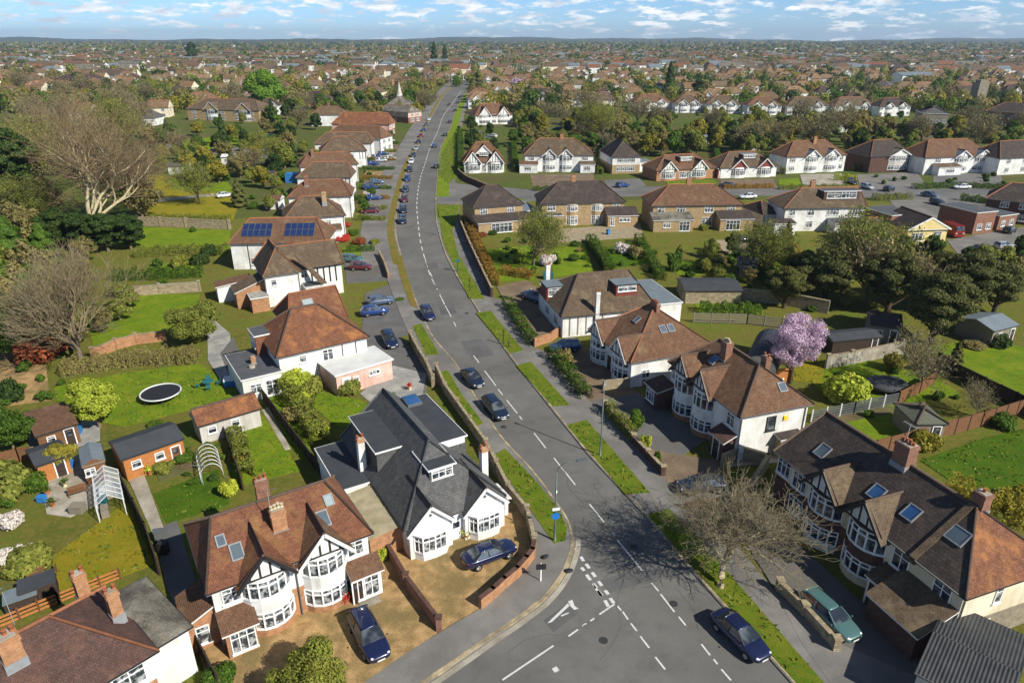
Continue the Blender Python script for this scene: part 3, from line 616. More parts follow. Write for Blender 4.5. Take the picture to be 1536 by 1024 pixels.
# ------------------------------------------------------------------ cars
def smooth_mesh(mb, name, mats, lv=2):
    me = mb.mesh(name, mats, uv=False); o = bpy.data.objects.new('tmp', me); C.objects.link(o)
    o.modifiers.new('s', 'SUBSURF').levels = lv
    for p in me.polygons: p.use_smooth = True
    bpy.context.view_layer.update(); dg = bpy.context.evaluated_depsgraph_get(); m2 = bpy.data.meshes.new_from_object(o.evaluated_get(dg)); m2.name = name
    bpy.data.objects.remove(o); return m2
def loft(mb, secs, m=0, close=True):
    k = len(secs[0]); b = len(mb.v)
    for s_ in secs: mb.v += [tuple(p) for p in s_]
    for i in range(len(secs)-1):
        for j in range(k):
            mb.f.append((b+i*k+j, b+i*k+(j+1)%k, b+(i+1)*k+(j+1)%k, b+(i+1)*k+j)); mb.m.append(m); mb.sm.append(True)
    if close:
        for i in (0, len(secs)-1): mb.f.append(tuple(b+i*k+j for j in range(k))); mb.m.append(m); mb.sm.append(True)
CARS = {}
def make_car(style, paint):
    if (style, paint) in CARS: return CARS[style, paint]
    st = dict(
      sedan=dict(body=[(-2.28,.62,.42,.80),(-2.18,.80,.28,.96),(-1.75,.86,.22,1.0),(-.9,.89,.19,.97),(.5,.89,.19,.93),(1.15,.88,.21,.90),(1.85,.82,.24,.78),(2.15,.72,.28,.68),(2.26,.55,.36,.58)], rb=-1.72, rt=-1.05, ft=.2, fb=1.05, zt=1.42),
      hatch=dict(body=[(-2.05,.66,.42,.86),(-2.0,.80,.28,1.0),(-1.6,.86,.22,1.03),(-.8,.88,.19,1.0),(.5,.88,.19,.96),(1.1,.87,.21,.92),(1.7,.81,.24,.80),(1.98,.72,.28,.70),(2.08,.55,.36,.60)], rb=-1.98, rt=-1.6, ft=.12, fb=1.0, zt=1.47),
      estate=dict(body=[(-2.35,.68,.42,.86),(-2.3,.82,.28,1.0),(-1.8,.87,.22,1.02),(-.9,.89,.19,.99),(.5,.89,.19,.95),(1.15,.88,.21,.91),(1.85,.82,.24,.78),(2.15,.72,.28,.68),(2.26,.55,.36,.58)], rb=-2.28, rt=-1.9, ft=.2, fb=1.05, zt=1.45))[style]
    root = empty('car', (0,0,0)); root.location.z = -50
    def sec(x, hw, zl, zh):
        h = [(0,zl),(hw*.9,zl),(hw*.99,(zl*.6+zh*.4)),(hw,zh-.16),(hw*.95,zh-.04),(hw*.8,zh+.015),(0,zh+.04)]
        return [(x,y,z) for y,z in h] + [(x,-y,z) for y,z in h[-2:0:-1]]
    b = MB(); loft(b, [sec(*s_) for s_ in st['body']])
    body = smooth_mesh(b, 'body', MT['paint_'+paint], 2)
    # roof skin and pillars as one painted shell
    r = MB(); rb, rt, ft, fb, zt = (st[k] for k in ('rb','rt','ft','fb','zt')); zb = .95; wt, wb = .57, .77
    def rs(x, w, z): return [(x,-w,z-.07),(x,-w*.97,z),(x,-w*.6,z+.045),(x,0,z+.055),(x,w*.6,z+.045),(x,w*.97,z),(x,w,z-.07),(x,0,z-.06)]
    loft(r, [rs(rt-.06,wt*.97,zt-.03), rs(rt+.2,wt,zt), rs((rt+ft)/2,wt*1.01,zt+.015), rs(ft-.15,wt,zt), rs(ft+.05,wt*.97,zt-.03)])
    roof = smooth_mesh(r, 'roof_panel', MT['paint_'+paint], 1)
    pil = MB()
    mx = (rt+ft)/2+.05
    for sg in (-1,1):
        pil.bar((fb+.02,sg*wb,zb-.02),(ft,sg*wt,zt-.03),.07,.06); pil.bar((rb-.02,sg*wb,zb+.02),(rt,sg*wt,zt-.03),.13,.07)
        pil.bar((mx,sg*(wb+.025),zb-.02),(mx-.05,sg*(wt+.015),zt-.04),.09,.03)
    def q(name, pts): m_ = MB(); m_.face(pts, 0); return m_.mesh(name, MT['car_glass'], uv=False)
    e = .012
    gl = [('windscreen', q('windscreen', [(fb,-wb,zb),(fb,wb,zb),(ft,wt,zt-.02),(ft,-wt,zt-.02)])), ('rear_window', q('rear_window', [(rb,-wb,zb+.03),(rb,wb,zb+.03),(rt,wt,zt-.02),(rt,-wt,zt-.02)]))]
    for sg in (-1,1): gl.append(('side_window', q('side_window', [(fb-.02,sg*(wb+e),zb-.02),(rb+.02,sg*(wb+e),zb),(rt,sg*(wt+e),zt-.02),(ft,sg*(wt+e),zt-.02)])))
    bo = link(bpy.data.objects.new('body', body), root); rj = join_meshes(roof, pil.mesh('roof', MT['trim_black' if paint in ('black','navy','midnight') else 'paint_'+paint], uv=False)); rj.polygons.foreach_set('use_smooth', [True]*len(roof.polygons) + [False]*(len(rj.polygons)-len(roof.polygons)))
    link(bpy.data.objects.new('roof', rj), root)
    for n_, me in gl: link(bpy.data.objects.new(n_, me), root)
    if 'wheel' not in CARS:
        w = MB(); w.tube([(0,-.1,0),(0,-.09,0),(0,.09,0),(0,.1,0)], [.29,.32,.32,.29], 16, 0)
        ri = MB(); ri.tube([(0,.085,0),(0,.108,0)], [.2,.19], 12, 0)
        for k in range(5): a = 2*PI*k/5; ri.bar((0,.112,0),(math.cos(a)*.18,.112,math.sin(a)*.18),.05,.02,0,up=(0,1,0))
        CARS['wheel'] = (w.mesh('wheel', MT['tyre'], uv=False), ri.mesh('rim', MT['rim'], uv=False))
        hl = MB(); hl.obox((0,0,0),(.12,0,-.03),(.02,.15,0),(0,0,.065)); CARS['hl'] = smooth_mesh(hl, 'headlight', MT['lamp_clear'], 2)
        tl = MB(); tl.obox((0,0,0),(.06,0,0),(0,.13,0),(0,0,.09)); CARS['tl'] = smooth_mesh(tl, 'tail_light', MT['lamp_red'], 1)
        for c_, n_ in (('plate_white','pw'),('plate_yellow','py')):
            p_ = MB(); p_.box(-.012,.012,-.26,.26,-.055,.055); CARS[n_] = p_.mesh('number_plate', MT[c_], uv=False)
        gr = MB(); gr.box(-.02,.02,-.42,.42,-.06,.06); CARS['gr'] = gr.mesh('grille', MT['trim_black'], uv=False)
    xe = st['body'][-1][0]; xr = st['body'][0][0]
    mm = MB(); mm.obox((0,0,0),(.06,0,0),(0,.09,0),(0,0,.065)); mir = smooth_mesh(mm, 'wing_mirror', MT['paint_'+paint], 1)
    def add(n_, me, loc, rz=0, par=root, lab=None):
        o = link(bpy.data.objects.new(n_, me), par); o.location = loc; o.rotation_euler = (0,0,rz); return o
    for x in (xe-.92, xr+.88):
        for sg in (-1,1):
            wo = add('wheel', CARS['wheel'][0], (x, sg*.79, .32), 0 if sg > 0 else PI); add('rim', CARS['wheel'][1], (0,0,0), 0, wo)
    for sg in (-1,1):
        add('headlight', CARS['hl'], (xe-.2, sg*.56, .66), sg*.35); add('tail_light', CARS['tl'], (xr+.1, sg*.63, .84), -sg*.3); add('wing_mirror', mir, (fb-.12, sg*.98, 1.0))
    add('number_plate', CARS['pw'], (xe+.005, 0, .44)); add('number_plate', CARS['py'], (xr-.005, 0, .62)); add('grille', CARS['gr'], (xe-.015, 0, .56))
    CARS[style, paint] = root; return root
CARPROTO = set()
def car(style, paint, rear, front=None, label='', z=.02, ang=None, name='car', group=None, cat='car', sc=1.0):
    p = make_car(style, paint); o = copy_tree(p, KIDS); o.name = name
    if front is not None and ang is None: a, b = G(*rear, z+.4), G(*front, z+.4); c = (a+b)/2; d = b-a; ang = math.atan2(d.y, d.x)
    elif front is None: c = Vector((rear[0], rear[1], z))
    else: c = (G(*rear, z+.4)+G(*front, z+.4))/2
    o.location = (c.x, c.y, z); o.rotation_euler = (0,0,ang); o.scale = (sc,)*3
    CARPROTO.add(p); return tag(o, label, cat, group)
# ------------------------------------------------------------------ ground, roads, pavements
def wp(pts, z=0.0): return [G(x, y, z) for x, y in pts]
def spline(pts, per=6):
    out = []; n = len(pts)
    for i in range(n-1):
        p0, p1, p2, p3 = pts[max(i-1,0)], pts[i], pts[i+1], pts[min(i+2,n-1)]
        for k in range(per):
            t = k/per; out.append(.5*((2*p1) + (p2-p0)*t + (2*p0-5*p1+4*p2-p3)*t*t + (3*p1-p0-3*p2+p3)*t**3))
    out.append(pts[-1]); return out
def area(p): return sum(p[i][0]*p[(i+1)%len(p)][1]-p[(i+1)%len(p)][0]*p[i][1] for i in range(len(p)))/2
USED = set()
def slab(name, pts, z, mat, px=True, z0=-.05, kind='structure', smooth=0):
    w = wp(pts, z) if px else [Vector((p[0],p[1],z)) for p in pts]
    if smooth: w = spline(w + [w[0]], smooth)[:-1]
    if area(w) < 0: w = w[::-1]
    if z > .022:
        z += len(USED)*.00012; USED.add(len(USED))
    mb = MB(); mb.prism([(p.x,p.y) for p in w], z0, z); o = mb.build(name, MT[mat]); o['kind'] = kind; return o
def strip(name, line, wd, z0, z1, mat, off=0.0):
    "raised strip along a world polyline (kerb): off = sideways shift to the left"
    mb = MB(); L, Rr = [], []
    for i, p in enumerate(line):
        d = (line[min(i+1,len(line)-1)] - line[max(i-1,0)]); d = Vector((d.x,d.y,0)).normalized(); n = Vector((-d.y,d.x,0))
        L.append(p + n*(off+wd/2)); Rr.append(p + n*(off-wd/2))
    for i in range(len(line)-1):
        a, b, c, d = L[i], L[i+1], Rr[i+1], Rr[i]
        mb.face([(a.x,a.y,z1),(b.x,b.y,z1),(c.x,c.y,z1),(d.x,d.y,z1)])
        for u, v in ((a,b),(d,c)): mb.face([(u.x,u.y,z0),(v.x,v.y,z0),(v.x,v.y,z1),(u.x,u.y,z1)])
    o = mb.build(name, MT[mat]); o['kind'] = 'structure'; return o
g = MB(); g.face([(-7000,-60,-.02),(7000,-60,-.02),(7000,9000,-.02),(-7000,9000,-.02)]); o = g.build('ground', MT['land']); o['kind'] = 'structure'
slab('garden_ground', [(-700,1200),(2300,1200),(1900,330),(1250,300),(740,300),(330,330),(-330,420)], .0, 'garden_ground', z0=-.05)
LK = [(861,808),(854,783),(838,757),(800,706),(752,654),(716,598),(684,545),(646,498),(616,428),(602,382),(594,341),(600,300),(613,251),(629,218),(643,185),(665,145),(681,126),(685,112),(684,100),(690,90)]
RK = [(1300,1160),(1188,1024),(1084,908),(1019,835),(969,774),(881,680),(832,619),(765,535),(718,468),(684,413),(665,374),(654,330),(653,300),(655,270),(659,229),(668,207),(676,190),(683,168),(693,147),(703,131),(706,118),(702,106),(706,96)]
LKw, RKw = spline(wp(LK)), spline(wp(RK))
JUN = spline(wp([(861,808),(859,828),(846,861),(821,895),(784,925),(740,955),(700,983),(640,1024),(560,1075),(440,1150)]))
rd = LKw[::-1] + JUN[1:] + wp([(700,1500),(1300,1300)])[0:0]
poly = LKw[::-1] + JUN[1:] + [Vector((-14,16,0)), Vector((22,16,0))] + RKw
slab('road', poly, .012, 'asphalt', px=False)
slab('side_road', [(653,305),(655,268),(690,276),(790,284),(900,280),(1060,279),(1200,280),(1330,277),(1536,281),(1700,285),(1700,318),(1536,313),(1330,296),(1000,292),(790,302),(705,308)], .016, 'asphalt_worn')
slab('side_road', [(703,131),(727,129),(760,127),(760,133),(727,137),(695,146)], .018, 'asphalt_worn')
# pavements
LB = [(560,1075),(545,1024),(600,985),(660,947),(722,911),(760,877),(789,847),(799,823),(790,776),(762,741),(729,690),(705,642),(668,590),(640,552),(618,512),(600,470),(580,417),(572,380)]
slab('pavement', [(846,861),(821,895),(784,925),(740,955),(700,983),(640,1024),(560,1075)][::-1] + [(859,828)] + LK[0:10] + LB[::-1][0:-1], .11, 'tarmac_pave')
RB = [(690,300),(688,333),(738,445),(757,452),(800,520),(825,530),(882,600),(905,615),(995,715),(1050,765),(1100,812),(1165,888),(1250,975),(1330,1060)]
slab('pavement', RK[0:14][::-1][1:] + RB[::-1] if False else RK[1:12] + RB, .11, 'tarmac_pave')
def offs(line, d):
    out = []
    for i, p in enumerate(line):
        q = line[min(i+1,len(line)-1)] - line[max(i-1,0)]; q = Vector((q.x,q.y,0)).normalized(); out.append(p + Vector((-q.y,q.x,0))*d)
    return out
farL = [p for p in LKw if p.y > 122]; farR = [p for p in RKw if p.y > 180]
slab('pavement', farL + offs(farL, 7.5)[::-1], .10, 'tarmac_pave', px=False)
slab('verge', offs(farL, .5) + offs(farL, 1.9)[::-1], .13, 'grass_worn', px=False)
slab('verge', offs(farR, -.3) + offs(farR, -3.6)[::-1], .12, 'grass_lawn', px=False)
slab('pavement', offs(farR, -3.6) + offs(farR, -5.4)[::-1], .10, 'tarmac_pave', px=False)
for ln, d in ((JUN, .0), (LKw, .12), (RKw, -.12)):
    strip('kerb', ln, .2 if ln is not JUN else .34, 0, .135, 'kerb_stone', d if ln is not JUN else -.1)
strip('gutter', JUN, .42, .013, .02, 'concrete', .35)
V = dict(a=[(656,558),(672,555),(692,590),(725,634),(712,640),(700,632)], b=[(738,684),(757,672),(800,716),(838,763),(851,792),(848,810),(831,814),(800,770)], c=[(619,488),(632,485),(659,531),(639,533)],
  d=[(714,469),(736,466),(785,525),(765,530)], e=[(774,548),(796,542),(855,607),(829,609)], f=[(850,637),(880,629),(975,738),(938,741)], g=[(971,772),(1003,762),(1042,800),(1237,1024),(1340,1150),(1300,1150),(1195,1024),(1087,903)],
  h=[(657,311),(690,306),(684,335),(678,346),(688,382),(727,448),(704,448),(684,405),(664,362)], i=[(657,262),(662,232),(676,207),(688,190),(700,190),(690,225),(690,262),(672,275)])
for k, p in V.items(): slab('verge', p, .142, 'grass_verge')
slab('verge', [(602,382),(616,428),(626,462),(616,458),(604,428),(594,390)], .142, 'grass_worn')
slab('path', [(655,558),(668,556),(640,512),(628,516)], .135, 'tarmac_pave')
# driveways, yards and front gardens
DR = [('driveway','gravel_tan',[(290,948),(318,1040),(545,1040),(657,946),(580,828),(556,800),(470,860),(360,915)],.10),
 ('driveway','gravel_tan',[(580,822),(661,944),(722,909),(759,875),(787,846),(797,822),(788,778),(762,745),(740,770),(640,800)],.10),
 ('driveway','paving_grey',[(540,590),(590,548),(640,560),(632,600),(625,610),(600,620),(575,620)],.07),
 ('driveway','tarmac_dark',[(548,440),(600,420),(616,500),(600,505),(640,550),(640,590),(600,560),(540,520)],.06),
 ('driveway','tarmac_dark',[(515,385),(575,385),(585,420),(520,425)],.065),
 ('driveway','gravel_brown',[(745,430),(790,420),(860,470),(835,497),(800,516),(757,452)],.10),
 ('driveway','gravel_brown',[(826,530),(888,520),(960,570),(950,592),(882,600)],.10),
 ('driveway','tarmac_dark',[(880,603),(950,585),(1010,620),(1060,660),(1010,690),(960,670),(905,617)],.09),
 ('driveway','gravel_brown',[(950,668),(1010,680),(1080,690),(1090,740),(1060,764),(995,716)],.10),
 ('driveway','tarmac_pave',[(1000,745),(1090,735),(1150,760),(1180,800),(1120,815),(1070,790)],.112),
 ('driveway','tarmac_dark',[(1120,815),(1180,800),(1290,900),(1400,985),(1340,1060),(1250,975),(1165,888)],.10),
 ('driveway','tarmac_pave',[(1170,900),(1260,965),(1400,1024),(1420,1100),(1300,1100),(1200,960)],.118),
 ('patio','concrete',[(60,710),(140,670),(180,740),(105,775),(70,770)],.06),('patio','concrete',[(180,690),(205,680),(245,790),(228,798)],.07),
 ('patio','tarmac_dark',[(228,795),(265,780),(300,890),(310,940),(285,960),(250,880)],.05),
 ('patio','paving_grey',[(310,470),(345,500),(352,580),(335,575),(312,540)],.06),('patio','tarmac_dark',[(330,530),(350,505),(380,570),(355,590)],.065),
 ('patio','concrete',[(1080,640),(1230,660),(1200,690),(1090,700)],.06),('patio','soil',[(1215,625),(1345,608),(1350,625),(1225,650)],.05),
 ('path','concrete',[(393,615),(402,610),(436,672),(428,675)],.06),('path','concrete',[(222,300),(320,290),(322,294),(225,304)],.06),
 ('yard','gravel_tan',[(0,480),(60,470),(75,600),(0,610)],.03),('yard','paving_grey',[(40,640),(150,610),(150,660),(45,690)],.04),
 ('path','asphalt_worn',[(180,213),(440,226),(440,240),(180,222)],.03),
 ('driveway','tarmac_pave',[(1330,296),(1420,296),(1430,330),(1360,330)],.06),('driveway','tarmac_pave',[(1420,360),(1536,340),(1536,385),(1440,385)],.06),
 ('driveway','tarmac_pave',[(1285,262),(1375,258),(1390,278),(1290,280)],.055),('driveway','gravel_brown',[(795,262),(890,260),(892,281),(800,284)],.055),('driveway','gravel_brown',[(1080,270),(1160,268),(1165,279),(1085,279)],.055),('driveway','concrete',[(1200,262),(1262,260),(1268,279),(1205,280)],.055),('driveway','asphalt_worn',[(1400,262),(1500,258),(1505,279),(1400,280)],.055),('driveway','asphalt_worn',[(905,270),(960,268),(980,290),(920,292)],.05),
 ('patio','stone_wall',[(815,345),(960,335),(965,355),(820,365)],.08),('patio','stone_wall',[(1065,360),(1180,358),(1200,378),(1090,380)],.08)]
for i_, y_ in enumerate((221, 233, 247, 261, 275, 291, 306, 322)):
    x_ = 552-(y_-215)*.1; DR.append(('driveway', ['gravel_brown','concrete','tarmac_pave','gravel_tan'][i_ % 4], [(x_,y_-4.5),(x_+46-(y_-215)*.06,y_-4),(x_+46-(y_-215)*.06,y_+4),(x_,y_+4.5)], .05))
for n, m, p, z in DR: slab(n, p, z, m)
LAWN = [('grass_yellow',[(78,835),(190,752),(232,845),(140,880),(85,885)]),('grass_deep',[(230,740),(325,703),(345,755),(250,785)]),('grass_lawn',[(335,640),(395,622),(452,705),(352,730)]),
 ('grass_lawn',[(395,598),(425,590),(470,665),(455,690),(437,672)]),('grass_lawn',[(475,585),(540,600),(562,615),(555,640),(505,640),(470,610)]),
 ('grass_lawn',[(80,580),(180,560),(300,545),(345,575),(370,590),(300,610),(185,640),(90,620)]),('grass_lawn',[(130,480),(210,440),(300,442),(290,490),(205,512),(140,520)]),
 ('grass_lawn',[(205,340),(345,345),(345,375),(200,375)]),('grass_lawn',[(225,395),(300,395),(305,415),(225,418)]),('grass_yellow',[(205,262),(245,262),(360,300),(350,330),(205,328)]),('grass_lawn',[(255,210),(400,200),(400,215),(260,228)]),
 ('grass_lawn',[(724,375),(800,368),(812,395),(800,420),(740,422)]),('grass_lawn',[(826,372),(880,365),(890,408),(830,415)]),('grass_deep',[(908,370),(955,367),(975,395),(915,402)]),('grass_lawn',[(1020,392),(1065,392),(1070,412),(1015,412)]),
 ('grass_lawn',[(1040,452),(1140,455),(1145,472),(1050,472)]),('grass_lawn',[(1085,375),(1175,385),(1165,410),(1110,405)]),
 ('grass_lawn',[(1200,560),(1300,540),(1395,560),(1440,590),(1350,610),(1260,605)]),('grass_lawn',[(1228,640),(1340,620),(1445,640),(1420,655),(1320,680),(1250,672)]),
 ('grass_lawn',[(1395,520),(1480,505),(1600,540),(1600,600),(1490,600),(1400,545)]),('grass_deep',[(1380,690),(1480,655),(1620,625),(1620,760),(1520,770),(1440,730)]),('grass_yellow',[(1180,500),(1240,545),(1230,575),(1190,570)]),
 ('grass_lawn',[(730,295),(760,293),(790,300),(745,303)]),('grass_lawn',[(1000,272),(1070,269),(1078,279),(1000,279)]),('grass_lawn',[(1168,269),(1198,267),(1203,279),(1168,279)]),('grass_worn',[(1268,262),(1284,262),(1288,280),(1270,280)]),('grass_lawn',[(925,133),(975,133),(970,142),(925,142)]),('grass_lawn',[(250,268),(340,272),(355,290),(260,284)]),
 ('grass_lawn',[(512,372),(560,372),(566,382),(520,384)]),('grass_worn',[(560,170),(598,172),(600,182),(560,186)])]
for m, p in LAWN: slab('lawn', p, .045, m)
slab('flower_bed', [(225,690),(285,668),(305,700),(240,722)], .05, 'soil')
# road markings, as painted
def q4(x, y): return (700 + x/2.977, 680 + y/2.977)
def q3(x, y): return (460 + x/2.977, 540 + y/2.977)
def q8(x, y): return (300 + x/2.977, 330 + y/2.977)
DS = [q4(*a)+q4(*b) for a, b in [((390,20),(485,140)),((548,225),(615,308)),((648,350),(660,365)),((672,385),(783,522)),((825,577),(857,614)),((866,627),(928,707)),((947,728),(978,767)),((1048,850),(1087,900)),((1103,917),(1120,940)),((1137,962),(1180,1012)),
  ((673,680),(690,700)),((697,705),(720,740)),((733,757),(760,792)),((775,815),(815,867)),((842,907),(886,963)),((660,672),(592,718)),((570,735),(552,747)),((535,758),(516,770)),((497,785),(455,815)),((388,857),(160,1010))]]
DS += [q3(*a)+q3(*b) for a, b in [((745,-20),(770,12)),((795,48),(845,115)),((855,130),(875,155)),((893,178),(940,237)),((950,250),(962,266)),((1015,325),(1068,393))]]
DS += [q8(*a)+q8(*b) for a, b in [((1005,172),(1017,212)),((1028,235),(1036,255)),((1037,262),(1050,290)),((1060,312),(1080,352)),((1092,377),(1122,432)),((1133,455),(1143,475))]]
mk = MB(); mz = .0185
def dash(a, b, w=.13):
    d = (b-a); d.z = 0
    if d.length < .05: return
    n = Vector((-d.y,d.x,0)).normalized()*w/2; mk.face([(p.x,p.y,mz) for p in (a-n,b-n,b+n,a+n)])
for x0, y0, x1, y1 in DS: dash(G(x0,y0), G(x1,y1))
for a, b in [((510,460),(522,480)),((533,492),(548,512)),((560,530),(575,550)),((588,570),(604,590)),((618,610),(633,628)),((640,645),(658,668)),((486,422),(497,440)),((512,508),(525,523)),((535,540),(553,565)),((565,580),(580,600)),((585,612),(605,635)),((617,655),(633,683))]:
    dash(G(*q4(*a)), G(*q4(*b)), .26)
for p in ([(360,757),(452,668),(458,680),(380,752)],[(452,660),(472,652),(482,680),(500,692),(480,697),(462,680)],[(420,722),(455,708),(456,713),(424,727)],[(380,960),(400,949),(415,967),(394,978)],[(560,575),(580,598),(608,634),(598,638),(575,608)]):
    mk.face([(v.x,v.y,mz) for v in wp([q4(*c) for c in p])])
cl = spline(wp([(550+x/3.657,180+y/3.657) for x, y in [(430,1018),(408,970),(390,935),(352,860),(325,780),(300,690),(288,620),(280,540),(275,470),(283,380),(300,300),(322,235),(345,160),(365,115),(395,50),(420,-20),(470,-90),(520,-160)]]), 8)
acc = 0; prev = cl[0]; on = None
dist = [0]
for a, b in zip(cl[:-1], cl[1:]): dist.append(dist[-1] + (b-a).length)
def at_d(d):
    for i in range(len(dist)-1):
        if dist[i+1] >= d: t = (d-dist[i])/max(1e-6, dist[i+1]-dist[i]); return cl[i].lerp(cl[i+1], t)
    return cl[-1]
d = 0
while d < dist[-1]-4: dash(at_d(d), at_d(d+3.0), .16 + d*.0005); d += 5.2
o = mk.build('road_markings', MT['mark_white']); o['kind'] = 'structure'
# ------------------------------------------------------------------ walls and fences
def wall_line(name, label, pts, h, th, mat, cap='stone_wall', piers=0, px=True, z0=0, caph=.07, cat='wall', pierh=.2):
    w = wp(pts) if px else [Vector((*p[:2],0)) for p in pts]; c = w[len(w)//2].copy(); c.z = 0
    root = empty(name, c, 0, label, cat)
    mb, cp, pr = MB(), MB(), []
    for a, b in zip(w[:-1], w[1:]):
        a_, b_ = a-c, b-c; d = (b_-a_).normalized(); e = d*th*.45
        mb.bar((a_-e)+Vector((0,0,z0+h/2-.05)), (b_+e)+Vector((0,0,z0+h/2-.05)), th, h+.1); cp.bar((a_-e)+Vector((0,0,z0+h+caph/2)), (b_+e)+Vector((0,0,z0+h+caph/2)), th+.06, caph)
        if piers:
            n = max(1, round((b_-a_).length/piers))
            for i in range(n+1):
                if i == n and b is not w[-1]: continue
                pr.append(a_.lerp(b_, i/n))
    link(bpy.data.objects.new('masonry', mb.mesh('masonry', MT[mat])), root); link(bpy.data.objects.new('coping', cp.mesh('coping', MT[cap])), root)
    for p in pr:
        q = MB(); t = th*.75; q.box(p.x-t,p.x+t,p.y-t,p.y+t,-.05,h+pierh,0); q.box(p.x-t-.05,p.x+t+.05,p.y-t-.05,p.y+t+.05,h+pierh,h+pierh+.09,1); q.build('pier', M(mat, cap), root)
    return root
def fence(label, pts, h, mat, post=None, step=1.9, px=True, name='fence', slat=False, th=.05, base=None):
    w = wp(pts) if px else [Vector((*p[:2],0)) for p in pts]; c = w[len(w)//2].copy()
    root = empty(name, c, 0, label, 'fence'); k = 0
    for a, b in zip(w[:-1], w[1:]):
        a_, b_ = a-c, b-c; ln = (b_-a_).length; n = max(1, round(ln/step)); pm = MB()
        for i in range(n):
            p, q = a_.lerp(b_, i/n), a_.lerp(b_, (i+1)/n); dz = R.uniform(-.04,.04)
            if slat:
                for j in range(slat): pm.bar(p+Vector((0,0,h*(j+.6)/slat)), q+Vector((0,0,h*(j+.6)/slat)), th, h/slat*.55)
            else:
                pm.bar(p+Vector((0,0,h*.5+dz)), q+Vector((0,0,h*.5+dz)), th, h)
                pm.bar(p+Vector((0,0,h+dz+.02)), q+Vector((0,0,h+dz+.02)), th+.05, .05)
        pm.build('panel', MT[mat], root)
        for i in range(n+1):
            if k > 60: break
            k += 1; p = a_.lerp(b_, i/n); q = MB(); q.box(p.x-.06,p.x+.06,p.y-.06,p.y+.06,-.1,h+.12); q.build('post', MT[post or mat], root)
    return root
# ------------------------------------------------------------------ the near houses
def bow2(h, cx, w, proj, ze, brick='brick_orange', low=.75, zg=2.15, zu=3.35, n=5, mid='render_white', pane='pane', up=True):
    lay = [(-.1, low, brick), (low, zg, 'win'), (zg, zu, mid), (zu, ze-.12, 'win'), (ze-.12, ze, mid)]
    return h.bay(cx, w, proj, lay, n=n, pane=pane)
# A: corner house at the bottom left, mostly roof
a = House('detached_house', 'dark red-brown hipped roof house at the bottom left corner with three brick chimneys', L=(90,1062), Rr=(240,977), ze=4.6, D=7.2, ov=.4, turn=3)
a.walls('render_white', 'brick_orange', 2.4, x0=-a.h-7); a.roof(7.6, il=.1, ir=3.9, mat='tile_plum', ridge='ridge_clay', x0=-a.h-7, caps=True)
ex0, ex1 = a.h, a.h+2.6
a.walls('render_white', x0=ex0+.02, x1=ex1, y0=.9, y1=7.2, ze=3.9, name='extension')
a.roof(4.8, il=0, ir=2.4, mat='tile_mossy', x0=ex0-.5, x1=ex1, y0=.9, y1=7.2, ze=3.9, axis='x', key='ext', name='extension_roof', ov=.25, caps=False)
a.fwin(a.h-1.8, 3.5, 2.6, 1.3, cols=3); a.fwin(a.h-5.6, 3.5, 2.2, 1.3, cols=3)
a.chimney(a.h-1.0, 6.8, 4.6, 7.2, .7, .7, pots=2); a.chimney(a.h-.35, 3.2, 5.0, 7.5, .65, .65, pots=2)
a.chimney(-a.h-1.2, 2.6, 6.4, 8.6, 1.0, 1.0, pots=3); a.aerial(-a.h-.6, 3.2, 9.5)
# B: white semi pair with two half-timbered gables
b = House('semi_detached_house', 'white semi-detached pair under red tiles with two half-timbered gables and bow windows, bottom left', L=(309,892), Rr=(560,799), ze=5.0, D=7.8, ov=.35)
b.walls('render_white', 'render_white'); b.roof(7.75, il=1.5, ir=2.0, mat='tile_red', ridge='ridge_dark')
gx = []
for (x1, y1), (x2, y2) in (((364,894),(444,862)), ((456,856),(531,829))):
    xa, xb = b.px(x1,y1,4.9)[0], b.px(x2,y2,4.9)[0]; gx.append(((xa+xb)/2, xb-xa))
for i, (cx, w) in enumerate(gx):
    w = min(w, 3.5)
    b.gable(cx, w, -.75, 5.0, 7.0, 4.0, mat='tile_rust' if i else 'tile_red', timber=4, barge='gutter_black' if not i else 'bargeboard')
    bow2(b, cx, w*.93, .95, 5.0, n=6)
    b.fwin(cx+(w*.5 if i == 0 else -w*.5)+(.0), 1.0, .02, .02) if False else None
mid = MB(); xl, xr = gx[0][0]+1.75, gx[1][0]-1.75
mid.box(gx[0][0]-2.0, gx[1][0]+2.0, -.035, -.003, 0, 2.5); b.put('brickwork', mid, 'brick_orange')
b.pipe((xl+xr)/2, -.15, 5)
b.fwin(-b.h+1.15, 4.0, 1.15, 1.15, cols=2); b.fwin(b.h-1.0, 4.0, 1.15, 1.2, cols=2)
b.lean(-b.h+.15, -b.h+2.1, -1.5, -.01, 2.35, 3.05, wall='brick_orange', mat='tile_rust'); b.fwin(-b.h+1.2, 1.3, 1.55, 1.7, y=-1.5, cols=3)
b.lean(b.h-1.75, b.h+.35, -1.2, -.01, 2.35, 3.05, wall='render_white', mat='tile_rust'); b.fwin(b.h-.7, 1.25, 1.6, 1.8, y=-1.2, cols=3); b.door(b.h-1.5, y=-1.2, w=.7)
b.lean(-b.h-1.9, -b.h-.01, .4, 3.4, 2.5, 3.5, high='right', wall='brick_orange', mat='tile_rust', name='side_porch'); b.fwin(-b.h-1.0, 1.3, .8, 1.4, y=.4, cols=1)
b.lean(-b.h+.5, b.h-.5, b.D+.01, b.D+1.6, 3.0, 3.3, high='front', wall='render_white', mat='tile_dark', name='rear_extension')
for X, Y, w, h_, m in ((331,811,.55,.8,'rooflight'),(355,827,.75,1.15,'rooflight'),(493,750,.6,.85,'rooflight_pale'),(485,778,.75,1.2,'rooflight')): b.px_sky('main_front', X, Y, w=w, h=h_, mat=m)
cxm = (gx[0][0]+gx[1][0])/2
